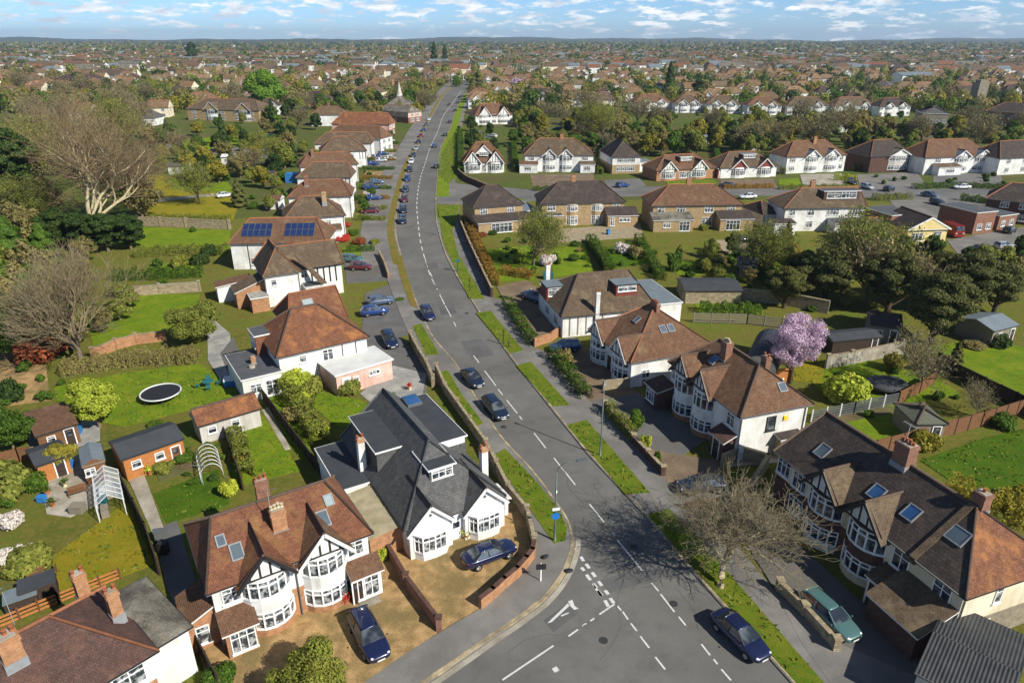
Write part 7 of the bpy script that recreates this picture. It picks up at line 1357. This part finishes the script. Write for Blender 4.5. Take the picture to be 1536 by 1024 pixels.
# three looser rows on the left before the estate proper
for k_, yb in enumerate((345, 385)):
    rowl = []
    for x in range(-250, -70, 23):
        if k_ == 0 and x < -215: continue
        q_ = (x + R.uniform(-4,4), yb + R.uniform(-8,8))
        if all((q_[0]-a)**2+(q_[1]-b)**2 > 24**2 for a, b in occ) and R.random() < .6: rowl.append(q_); occ.append(q_)
    ROWS.insert(k_, (-2, k_, rowl))
cnt = 0
for side, ri_, rowl in ROWS:
    for j, (x, yy) in enumerate(rowl):
        tmp = R.choice(TM if side > 0 else TM[1:5]+TM[1:3]) if R.random() < .7 else TM[0]
        rz = (0 if ri_ % 2 else PI) + R.uniform(-.12,.12) + .1*math.cos(x/95+ri_*1.7)
        if R.random() < .45: rz = R.uniform(-.2,.2)
        if cnt < budget:
            c_ = copy_tree(tmp.root, KIDS); c_.location = (x, yy, 0); c_.rotation_euler = (0,0,rz); c_.scale = (1,1,R.uniform(.92,1.1)); cnt += 1
            where = {1: 'far row right of the road', -1: 'far row left of the road', -2: 'loose row behind the left-hand gardens'}[side]
            c_['label'] = '%s, %s from left in %s %s' % (tmp.desc, ordw(j+1), ordw(ri_+1), where); c_['group'] = 'houses of the distant estate'
        else: far_spots.append((x, yy, rz))
# past those: one mesh each of walls and roofs
def mass(name, spots, sc=1.0):
    groups = {}
    for x, y, rz in spots:
        s_ = sc*R.uniform(.95,1.6); W, D = R.choice((10,14,17,22))*s_, 9*s_; ze, zr = (5.6 if R.random() < .8 else 3.4)*s_**.5, 8.4*s_**.5; hip = R.choice((0,0,D/2)); c_, q_ = math.cos(rz), math.sin(rz)
        k_ = (R.choice(['render_white','render_white','render_cream','render_cream','brick_yellow','render_grey']), R.choice(['tile_brown','tile_brown','tile_rust','tile_mossy','tile_mossy','tile_dark','tile_brown','tile_rust','tile_orange','flat_roof_blue']))
        mb = groups.setdefault(k_, MB()); P_ = lambda a, b, z: (x+a*c_-b*q_, y+a*q_+b*c_, z)
        h, d_ = W/2, D/2; cs = [(-h,-d_),(h,-d_),(h,d_),(-h,d_)]
        for i in range(4): a, b = cs[i], cs[(i+1)%4]; mb.face([P_(*a,0),P_(*b,0),P_(*b,ze),P_(*a,ze)], 0)
        for wz in ((1.4,) if ze < 4 else (1.4, 4)):
            for t_ in (-.3,.3): mb.face([P_(t_*W-W*.09,-d_-.05,wz-.6),P_(t_*W+W*.09,-d_-.05,wz-.6),P_(t_*W+W*.09,-d_-.05,wz+.6),P_(t_*W-W*.09,-d_-.05,wz+.6)], 2)
        e = .4; E_ = [P_(-h-e,-d_-e,ze),P_(h+e,-d_-e,ze),P_(h+e,d_+e,ze),P_(-h-e,d_+e,ze)]; A, B = P_(-h-e+hip,0,zr), P_(h+e-hip,0,zr)
        for f_, m_ in (((E_[0],E_[1],B,A),1),((E_[2],E_[3],A,B),1),((E_[1],E_[2],B),1 if hip else 0),((E_[3],E_[0],A),1 if hip else 0)): mb.face(f_, m_)
    allv = MB(); mats = []
    for (w, r_), mb in groups.items():
        o_ = len(allv.v); allv.v += mb.v
        idx = []
        for m in (w, r_, 'pane_far'):
            if m not in mats: mats.append(m)
            idx.append(mats.index(m))
        allv.f += [tuple(i+o_ for i in f_) for f_ in mb.f]; allv.m += [idx[m] for m in mb.m]; allv.sm += mb.sm
    o = allv.build(name, [MT[m] for m in mats]); tag(o, 'mass of small distant houses filling the plain up to the horizon', 'houses', None, 'stuff')
for _ in range(2300):
    y = 1/R.uniform(1/4200, 1/1020); x = R.uniform(-.8,.8)*y
    y += 14*math.sin(x/130); far_spots.append((x, y, R.choice((0,0,1.57,.3))+R.uniform(-.15,.15)))
mass('distant_houses', far_spots)
# a few big pale sheds and halls that stand out in the plain
for i, (X, Y, W, D, ze, wl_, rf_, l_) in enumerate([(100,92,46,16,7,'render_white','roof_white','long white hall with a pale roof on the far left'),(205,84,52,14,6,'render_cream','tile_rust','long low building with red-brown roof right of the white hall'),(190,104,40,16,7,'render_cream','tile_mossy','long grey-roofed hall with a white gable on the far left'),(250,92,30,18,6,'render_white','flat_roof_blue','blue-grey roofed hall left of the tall dark tree'),
   (820,88,44,14,9,'render_cream','tile_rust','cream two-storey hall with a low brown roof right of the road end'),(1040,90,40,18,6,'render_white','flat_roof_blue','pale blue-roofed shed in the right-hand estate'),(880,84,50,18,6,'render_grey','metal_grey','grey industrial shed left of the column-like conifer'),(1375,128,30,16,8,'render_white','flat_roof_blue','pale flat hall with a blue-green roof behind the flats'),(1330,84,50,20,6,'render_grey','roof_white','white-roofed shed far right'),(150,78,60,20,7,'render_white','roof_white','pale shed near the left horizon'),(1180,78,60,20,7,'render_white','roof_white','pale shed near the right horizon')]):
    p = G(X, Y); h = House('hall', l_, 'hall', loc=p, rz=R.uniform(-.15,.15), W=W, D=D, ze=ze); h.walls(wl_); h.roof(ze+D*.16, il=0, ir=0, mat=rf_, gmat=wl_, caps=False)
    for k in range(6): h.fwin(-W/2+W*(k+.5)/6, ze*.5, W*.08, 1.6, cols=2, pane='pane_far')
# ------------------------------------------------------------------ belts of trees
PEND = []
GR = {}
def gput(x, y, r_): GR.setdefault((int(x//24), int(y//24)), []).append((x, y, r_))
def inpoly(x, y, p):
    c_ = False
    for i in range(len(p)):
        a, b = p[i], p[i-1]
        if (a[1] > y) != (b[1] > y) and x < (b[0]-a[0])*(y-a[1])/(b[1]-a[1])+a[0]: c_ = not c_
    return c_
treeocc = [(o.location.x, o.location.y) for o in C.objects if o.parent is None and o.get('category') == 'tree']
NM = dict(far_green='green tree', far_olive='olive budding tree', far_brown='brown half-bare tree', far_dark='dark evergreen tree', far_gold='golden-green tree', far_conifer='dark conifer', far_bush='rounded shrub', far_bare='bare branching tree', far_pink='pink blossom tree')
def free(x, y, d_):
    rx = road_x(y) if y < 615 else None
    if rx is not None and abs(x-rx) < 11: return False
    global ng
    while ng < len(treeocc): gput(*treeocc[ng], 0); ng += 1
    i, j = int(x//24), int(y//24)
    return all((x-a)**2+(y-b)**2 > (r_ or d_)**2 for u in (-1,0,1) for v_ in (-1,0,1) for a, b, r_ in GR.get((i+u,j+v_), ()))
for a_, b_ in occ: gput(a_, b_, 8)
ng = 0
def belt(poly, n, kinds, zone, smin=.6, smax=1.15, d_=5, hz=None):
    xs = [p[0] for p in poly]; ys = [p[1] for p in poly]; k = 0
    for _ in range(n*30):
        if k >= n: break
        X, Y = R.uniform(min(xs), max(xs)), R.uniform(min(ys), max(ys))
        if not inpoly(X, Y, poly): continue
        g_ = G(X, Y)
        if not free(g_.x, g_.y, d_): continue
        kd = R.choice(kinds); s_ = R.uniform(smin, smax); o = tree(kd, g_, None, s_, name='shrub' if kd == 'far_bush' else 'tree', cat='shrub' if kd == 'far_bush' else 'tree', group='trees of ' + zone, sz=s_*R.uniform(.85,1.2)); treeocc.append((g_.x, g_.y)); PEND.append((o, NM[kd], zone, X)); k += 1
MIX = ['far_olive','far_olive','far_brown','far_brown','far_bare','far_green','far_dark','far_gold']
belt([(775,180),(1536,196),(1536,232),(1290,236),(900,238),(775,232)], 235, MIX+['far_olive','far_green','far_bush','far_bush'], 'the belt behind the side road', .55, 1.12, 4.2)
belt([(935,160),(1536,172),(1536,192),(935,170)], 44, ['far_bush','far_bush','far_olive','far_green'], 'the strip before the white semis', .3, .6, 4)
belt([(230,190),(470,180),(480,260),(380,300),(230,250)], 62, MIX+['far_bush','far_bush','far_conifer'], 'the left-hand gardens', .5, 1.0, 3.6)
belt([(0,170),(215,165),(235,235),(220,300),(0,260)], 40, ['far_brown','far_brown','far_olive','far_dark','far_green','far_bare'], 'the wood at the left edge', .8, 1.4, 5)
belt([(0,120),(290,128),(280,165),(0,168)], 44, MIX, 'the far left edge', .9, 1.5, 5)
belt([(290,160),(600,150),(560,185),(300,182)], 50, MIX+['far_bush'], 'the gardens left of the road row', .6, 1.1, 4)
belt([(225,225),(430,225),(430,330),(370,330),(360,262),(230,262)], 20, ['far_bush','far_bush','far_olive'], 'the lane-side gardens', .3, .6, 3)
belt([(0,310),(75,320),(60,440),(100,520),(0,520)], 16, ['far_green','far_dark','far_olive','far_brown'], 'the thicket at the left edge', .7, 1.1, 4)
belt([(205,330),(345,330),(345,420),(300,440),(210,430)], 10, ['far_bush'], 'the borders of the left-hand lawns', .25, .5, 3)
belt([(0,440),(235,440),(140,520),(0,560)], 14, ['far_bush','far_olive','far_brown'], 'the scrub around the reddish bare tree', .4, .7, 3)
belt([(1030,415),(1200,425),(1240,470),(1040,450)], 10, ['far_bush'], 'the gardens above the rail fence', .25, .5, 2.5)
belt([(700,362),(980,365),(1000,420),(870,400),(800,410),(720,400)], 30, ['far_bush'], 'the lawns behind the yellow brick pairs', .22, .5, 2.2)
belt([(1210,560),(1390,530),(1440,600),(1360,640),(1230,625)], 14, ['far_bush'], 'the garden beside the pink tree', .18, .4, 2)
belt([(0,580),(120,560),(110,640),(40,660),(30,760),(0,760)], 18, ['far_bush'], 'the cluttered garden at the left edge', .2, .45, 1.8)
belt([(225,690),(330,650),(345,735),(240,720)], 8, ['far_bush'], 'the flower beds by the arched frame', .12, .25, 1.0)
belt([(712,148),(790,146),(775,240),(704,240),(700,200)], 26, ['far_bush','far_bush','far_olive','far_green','far_dark'], 'the gardens right of the far road', .4, .85, 3.5)
belt([(620,150),(660,140),(640,175),(590,190),(560,185)], 12, MIX, 'the trees around the church', .7, 1.1, 4)
belt([(1010,385),(1130,375),(1210,400),(1290,470),(1200,470),(1040,420)], 26, ['far_bush','far_olive','far_dark','far_bush','far_brown','far_bush'], 'the gardens below the yellow brick pairs', .3, .6, 2.6)
belt([(1380,410),(1536,400),(1536,450),(1430,470)], 9, ['far_brown','far_dark','far_olive'], 'the slope at the right edge', .5, .8, 4)
belt([(545,195),(590,195),(590,330),(535,330)], 22, ['far_bush','far_bush','far_green'], 'the left row front gardens', .22, .4, 3)
belt([(0,440),(90,520),(60,640),(0,640)], 5, ['far_dark','far_brown','far_bush'], 'the shaded garden at the left edge', .5, .8, 4)
belt([(120,380),(215,420),(195,500),(130,500)], 4, ['far_brown','far_bush','far_olive'], 'the border under the reddish bare tree', .4, .6, 3)
belt([(775,265),(985,262),(1536,285),(1536,262),(1200,250),(775,255)], 16, ['far_bush'], 'the side road front gardens', .3, .5, 4)
belt([(1410,385),(1320,385),(1250,400),(1330,430),(1420,430)], 8, ['far_dark','far_olive','far_bush'], 'the thicket below the yellow gabled bungalow', .6, .9, 4)
# trees standing between the estate houses, nearest first
cand = []
for _ in range(2300):
    y = 1/R.uniform(1/1150, 1/395); x = R.uniform(-.8,.8)*(y*.95+14); cand.append((y, x))
cand.sort(); rest = []; nt = sum(1 for p in PEND) ; lim = 262 - 78 + 0; k = 0
for y, x in cand:
    if not in_frame(x, y) or not free(x, y, 7.5): continue
    treeocc.append((x, y))
    kd = R.choice(MIX + ['far_brown','far_dark','far_conifer'] + (['far_pink'] if R.random() < .15 else []))
    if nt + k < 380: 
        o = tree(kd, (x, y), None, R.uniform(.7,1.25), group='trees of the distant estate'); PEND.append((o, NM[kd], 'the distant estate ' + ('right' if x > (road_x(min(y,615)) or -38) else 'left') + ' of the road', PX(x,y)[0])); k += 1
    else: rest.append((x, y, R.choice(['leaf_dark','leaf_olive','leaf_brown','leaf_brown','leaf_green','leaf_gold','leaf_twig']), 1.0))
for _ in range(11500):
    y = 1/R.uniform(1/6000, 1/1000); x = R.uniform(-.82,.82)*y; rest.append((x, y, R.choice(['leaf_dark','leaf_dark','leaf_olive','leaf_brown','leaf_green','leaf_gold','leaf_twig']), max(1, y/1500)))
by = {}; FARM = []
for x, y, m, s_ in rest: by.setdefault(m, []).append((x, y, s_))
for m, L_ in by.items():
    cs, ns, sz = [], [], []
    for x, y, s_ in L_:
        n = int(np.clip(170000/y, 36, 420)); r_ = R.uniform(2.8,5.2)*s_; hh = R.uniform(6,11)*s_**.4
        d_ = unit(n); c_ = d_*(.7+.3*RN.rand(n,1))*np.array([r_, r_, hh*.5])*(1+.25*np.sin(d_[:,:1]*5+x)*np.cos(d_[:,1:2]*4+y)) + np.array([x, y, hh*.52]); c_[:,2] = np.maximum(c_[:,2], .2)
        cs.append(c_); ns.append(d_ + unit(n)*.5); sz.append(np.full((n,1), 5.2*r_/4/math.sqrt(n/34)*.62))
    FARM.append(quads_mesh('distant_trees', np.concatenate(cs), np.concatenate(ns), np.concatenate(sz), m, 1.25))
# ------------------------------------------------------------------ rough grass on the near verges and lawns
gc, gn = [], []
def tufts(px, dens, z):
    w_ = wp(px, z); xs = [p.x for p in w_]; ys = [p.y for p in w_]; n = int(abs(area(w_))*dens*2.2)
    P2 = [(p.x,p.y) for p in w_]
    for _ in range(min(n, 14000)):
        x, y = R.uniform(min(xs)-.1, max(xs)+.1), R.uniform(min(ys)-.1, max(ys)+.1)
        if inpoly(x, y, P2) and math.sin(x*1.7+2*math.sin(y*.9))+math.sin(y*2.3) > R.uniform(-1.6,1.2): gc.append((x+R.gauss(0,.05), y+R.gauss(0,.05), z+.03)); gn.append((R.gauss(0,.8), R.gauss(0,.8), .7))
for k_ in V: tufts(V[k_], 14 if k_ in 'bfg' else 8, .142)
for m_, p_ in LAWN[:6]+LAWN[22:24]+LAWN[20:22]: tufts(p_, 6, .05)
me = quads_mesh('grass', np.array(gc), np.array(gn), .16, 'leaf_grass', 2.6); o = bpy.data.objects.new('grass', me); C.objects.link(o); tag(o, 'rough grass tufts over the near verges and lawns', 'grass', None, 'stuff')
# repairs, covers and drains in the road
def flatpoly(name, pts, z, mat): m = MB(); m.face([(p.x,p.y,z) for p in wp(pts)]); o = m.build(name, MT[mat]); o['kind'] = 'structure'
for ip_, p_ in enumerate(([(900,870),(985,845),(1000,862),(912,890)],[(690,512),(722,508),(742,532),(708,538)],[(815,930),(850,905),(868,918),(830,948)],[(655,452),(678,450),(686,470),(662,473)],[(905,770),(925,762),(975,822),(955,832)],[(636,395),(655,393),(658,402),(640,404)])): flatpoly('road_repair', p_, .0142+.0006*ip_, 'asphalt_patch')
for X, Y in ((826,770),(905,960),(755,640),(1010,905),(700,470),(950,820)):
    p = G(X, Y); m = MB(); m.tube([(0,0,.0),(0,0,.021)], .32, 16, smooth=False); o = m.build('manhole_cover', MT['metal_cover']); o.location = (p.x,p.y,0); o['kind'] = 'structure'
# the 300 trees that show largest stay things; all the others join the far mass
def grab(me, mw):
    co = np.zeros(len(me.vertices)*3); me.vertices.foreach_get('co', co); co = co.reshape(-1,3); m_ = np.array(mw); co = co @ m_[:3,:3].T + m_[:3,3]
    lv = np.zeros(len(me.loops), dtype=np.int64); me.loops.foreach_get('vertex_index', lv); ls = np.zeros(len(me.polygons), dtype=np.int64); me.polygons.foreach_get('loop_total', ls)
    mi = np.zeros(len(me.polygons), dtype=np.int64); me.polygons.foreach_get('material_index', mi); return co, lv, ls, mi, [x.name for x in me.materials]
FAR = []
from mathutils import Matrix
allt = [o for o in C.objects if o.parent is None and o.get('category') == 'tree']
def shown(o):
    h_ = 8*o.scale[2]; X, Y = PX(o.location.x, o.location.y, h_*.6); d_ = o.location.y*CP + (CH-h_)*SP
    return (o.scale[2]/max(d_, 5))*(1 if in_frame(o.location.x, o.location.y, h_*.6, 60) else 0)
pend_ = {p_[0] for p_ in PEND}
fx_ = [o for o in allt if o not in pend_]; pr_ = sorted((o for o in allt if o in pend_), key=shown, reverse=True); keep = max(0, 298-len(fx_))
dead = set(pr_[keep:]); kk_ = {}
for o in C.objects:
    if o.parent in dead: kk_.setdefault(o.parent, []).append(o)
for o in dead:
    mw = Matrix.LocRotScale(o.location, o.rotation_euler, o.scale)
    for ch in kk_.get(o, []): FAR.append(grab(ch.data, mw)); bpy.data.objects.remove(ch)
PEND = [p_ for p_ in PEND if p_[0] not in dead]
for o in dead: bpy.data.objects.remove(o)
for me_ in FARM: FAR.append(grab(me_, Matrix.Identity(4)))
mn_ = []; V_, L_2, T_, I_ = [], [], [], []; off = 0
for co_, lv, ls, mi, nm_ in FAR:
    for q_ in nm_:
        if q_ not in mn_: mn_.append(q_)
    mp_ = np.array([mn_.index(q_) for q_ in nm_]); V_.append(co_); L_2.append(lv+off); T_.append(ls); I_.append(mp_[mi]); off += len(co_)
V_, L_2, T_, I_ = map(np.concatenate, (V_, L_2, T_, I_)); me = bpy.data.meshes.new('distant_trees'); me.vertices.add(len(V_)); me.vertices.foreach_set('co', V_.astype(np.float32).ravel()); me.loops.add(len(L_2)); me.loops.foreach_set('vertex_index', L_2.astype(np.int32)); me.polygons.add(len(T_)); me.polygons.foreach_set('loop_start', (np.cumsum(T_)-T_).astype(np.int32)); me.polygons.foreach_set('loop_total', T_.astype(np.int32))
for q_ in mn_: me.materials.append(MT[q_])
me.polygons.foreach_set('material_index', I_.astype(np.int32)); me.update(); o = bpy.data.objects.new('distant_trees', me); C.objects.link(o); tag(o, 'far-off mass of trees filling the plain between the distant houses', 'trees', None, 'stuff')
cm = MB()
for pts_ in ([(700,560),(712,582),(716,600),(735,628)],[(835,690),(850,712),(853,730),(880,760)],[(940,860),(925,905),(932,940),(900,990)],[(1010,880),(1040,915),(1050,950)],[(640,440),(655,470),(658,500),(672,520)],[(760,980),(800,955),(850,948),(905,925)],[(620,370),(634,392),(638,420)],[(905,800),(935,806),(965,800),(1000,830)]):
    w_ = [p_ + Vector((R.gauss(0,.05), R.gauss(0,.05), 0)) for p_ in spline(wp(pts_), 4)]
    for a_, b_ in zip(w_[:-1], w_[1:]):
        n_ = Vector((-(b_-a_).y, (b_-a_).x, 0)).normalized()*.03; cm.face([(q_.x, q_.y, .0192) for q_ in (a_-n_, b_-n_, b_+n_, a_+n_)])
o = cm.build('sealed_cracks', MT['asphalt_patch']); o['kind'] = 'structure'
# labels: where several trees of a zone look alike, say which one
from collections import defaultdict
D_ = defaultdict(list)
for o, desc, zone, X in PEND: D_[desc, zone].append((X, o))
for (desc, zone), L_ in D_.items():
    L_.sort(key=lambda t_: t_[0])
    for i, (X, o) in enumerate(L_): o['label'] = ('the only %s in %s' % (desc, zone)) if len(L_) == 1 else '%s, %s from left in %s' % (desc, ordw(i+1), zone)
# horizon: low wooded ridges
for y0, h0, a0, nm in ((5600, 16, 9, 3.1), (7400, 30, 11, 1.3)):
    mb = MB(); xs = np.linspace(-6800, 6800, 260); pr = None
    for x in xs:
        z = h0 + a0*(math.sin(x/900+nm)+.6*math.sin(x/370+nm*2)+.35*math.sin(x/130)) + R.uniform(-2.5,2.5)
        q_ = [(x, y0-900, -1), (x, y0-300, z*.7), (x, y0, z), (x, y0+600, -1)]
        if pr:
            for i in range(3): mb.face([pr[i], q_[i], q_[i+1], pr[i+1]])
        pr = q_
    o = mb.build('hills', MT['wooded_hill']) if 'wooded_hill' in MT else mb.build('hills', mottled('wooded_hill', srgb(48,62,36), srgb(72,76,50), .02, .95, None, .3, .2, .5, 0)); o['kind'] = 'structure'
# ------------------------------------------------------------------ air, sky, sun, camera
hz = MB(); hz.box(-7600, 7600, -150, 9400, -1.1, 120); t = NT('haze'); t.n.remove(t.b); v = t.nd('ShaderNodeVolumePrincipled'); v.inputs['Color'].default_value = (.62,.78,1,1); v.inputs['Density'].default_value = 8.5e-5; v.inputs['Anisotropy'].default_value = .2
t.l(v.outputs[0], t.n['Material Output'].inputs['Volume']); o = hz.build('haze', t.mat, uv=False); o['kind'] = 'stuff'; tag(o, 'thin bluish haze over the whole view, thickest at the horizon', 'haze')
for h in TM: PRO.append(h.root)
for p in list(CARPROTO) + PRO:
    st_ = [p]
    while st_:
        q_ = st_.pop(); st_ += KIDS.get(q_, []); bpy.data.objects.remove(q_)
SUN_EL = math.radians(38); SD = Vector((.79, -.61, 0)).normalized()
sun = bpy.data.lights.new('sun', 'SUN'); sun.energy = 5.0; sun.angle = math.radians(.53); sun.color = (1, .95, .85)
so = bpy.data.objects.new('sun', sun); C.objects.link(so); dv = SD*math.cos(SUN_EL) + Vector((0,0,math.sin(SUN_EL))); so.rotation_euler = dv.to_track_quat('Z', 'Y').to_euler(); so.location = dv*300
w = bpy.data.worlds.new('World'); bpy.context.scene.world = w; w.use_nodes = True; nt_ = w.node_tree; N_ = nt_.nodes; bg = N_['Background']
def nn(typ, **kw):
    n = N_.new(typ)
    for k_, v_ in kw.items(): setattr(n, k_, v_)
    return n
sky = nn('ShaderNodeTexSky', sky_type='NISHITA', sun_disc=False, sun_elevation=SUN_EL, sun_rotation=math.atan2(SD.x, SD.y), air_density=1.0, dust_density=.15, ozone_density=3.5)
tc = nn('ShaderNodeTexCoord'); sp_ = nn('ShaderNodeSeparateXYZ'); nt_.links.new(tc.outputs['Generated'], sp_.inputs[0])
mp = nn('ShaderNodeMapping'); mp.inputs['Scale'].default_value = (1,1,4.6); nt_.links.new(tc.outputs['Generated'], mp.inputs['Vector'])
n1 = nn('ShaderNodeTexNoise'); n1.inputs['Scale'].default_value = 29; n1.inputs['Detail'].default_value = 7; n1.inputs['Roughness'].default_value = .62; nt_.links.new(mp.outputs[0], n1.inputs['Vector'])
# more cloud higher up, clear band over the horizon
mr = nn('ShaderNodeMapRange'); mr.inputs[1].default_value = .003; mr.inputs[2].default_value = .03; mr.inputs[3].default_value = -.03; mr.inputs[4].default_value = .045; nt_.links.new(sp_.outputs[2], mr.inputs[0])
ad = nn('ShaderNodeMath', operation='ADD'); nt_.links.new(n1.outputs['Fac'], ad.inputs[0]); nt_.links.new(mr.outputs[0], ad.inputs[1])
cr = nn('ShaderNodeValToRGB'); e = cr.color_ramp.elements; e[0].position = .515; e[0].color = (0,0,0,1); e[1].position = .6; e[1].color = (.95,.95,.95,1); nt_.links.new(ad.outputs[0], cr.inputs['Fac'])
n2 = nn('ShaderNodeTexNoise'); n2.inputs['Scale'].default_value = 26; n2.inputs['Detail'].default_value = 5; nt_.links.new(mp.outputs[0], n2.inputs['Vector'])
c2 = nn('ShaderNodeValToRGB'); e = c2.color_ramp.elements; e[0].position = .38; e[0].color = (8.4,9.8,11.4,1); e[1].position = .62; e[1].color = (15,15.2,15.4,1); nt_.links.new(n2.outputs['Fac'], c2.inputs['Fac'])
ti = nn('ShaderNodeMix', data_type='RGBA', blend_type='MULTIPLY'); ti.inputs[0].default_value = 1; nt_.links.new(sky.outputs[0], ti.inputs[6]); tr_ = nn('ShaderNodeMapRange'); tr_.inputs[1].default_value = .03; tr_.inputs[2].default_value = .35; nt_.links.new(sp_.outputs[2], tr_.inputs[0]); tm_ = nn('ShaderNodeMix', data_type='RGBA'); nt_.links.new(tr_.outputs[0], tm_.inputs[0]); tm_.inputs[6].default_value = (.86,1.3,2.1,1); tm_.inputs[7].default_value = (.8,.9,1.0,1); nt_.links.new(tm_.outputs[2], ti.inputs[7])
mx_ = nn('ShaderNodeMix', data_type='RGBA'); m2_ = nn('ShaderNodeMapRange'); m2_.inputs[1].default_value = .07; m2_.inputs[2].default_value = .2; m2_.inputs[3].default_value = 1; m2_.inputs[4].default_value = .12; nt_.links.new(sp_.outputs[2], m2_.inputs[0]); mu_ = nn('ShaderNodeMath', operation='MULTIPLY'); nt_.links.new(cr.outputs['Color'], mu_.inputs[0]); nt_.links.new(m2_.outputs[0], mu_.inputs[1]); nt_.links.new(mu_.outputs[0], mx_.inputs[0]); nt_.links.new(ti.outputs[2], mx_.inputs[6]); nt_.links.new(c2.outputs['Color'], mx_.inputs[7])
nt_.links.new(mx_.outputs[2], bg.inputs['Color']); bg.inputs['Strength'].default_value = .06
cam = bpy.data.cameras.new('camera'); cam.sensor_width = 36; cam.lens = 36*F/1536; cam.clip_end = 20000; co = bpy.data.objects.new('camera', cam); C.objects.link(co)
co.location = (0,0,CH); co.rotation_euler = (PI/2-PITCH, 0, 0); sc = bpy.context.scene; sc.camera = co
sc.view_settings.view_transform = 'Standard'; sc.view_settings.look = 'None'; sc.view_settings.gamma = 1; sc.view_settings.exposure = 0.37
cy = sc.cycles; cy.max_bounces = 5; cy.diffuse_bounces = 2; cy.glossy_bounces = 2; cy.transmission_bounces = 2; cy.volume_bounces = 0; cy.transparent_max_bounces = 6; cy.use_denoising = True; cy.sample_clamp_indirect = 6
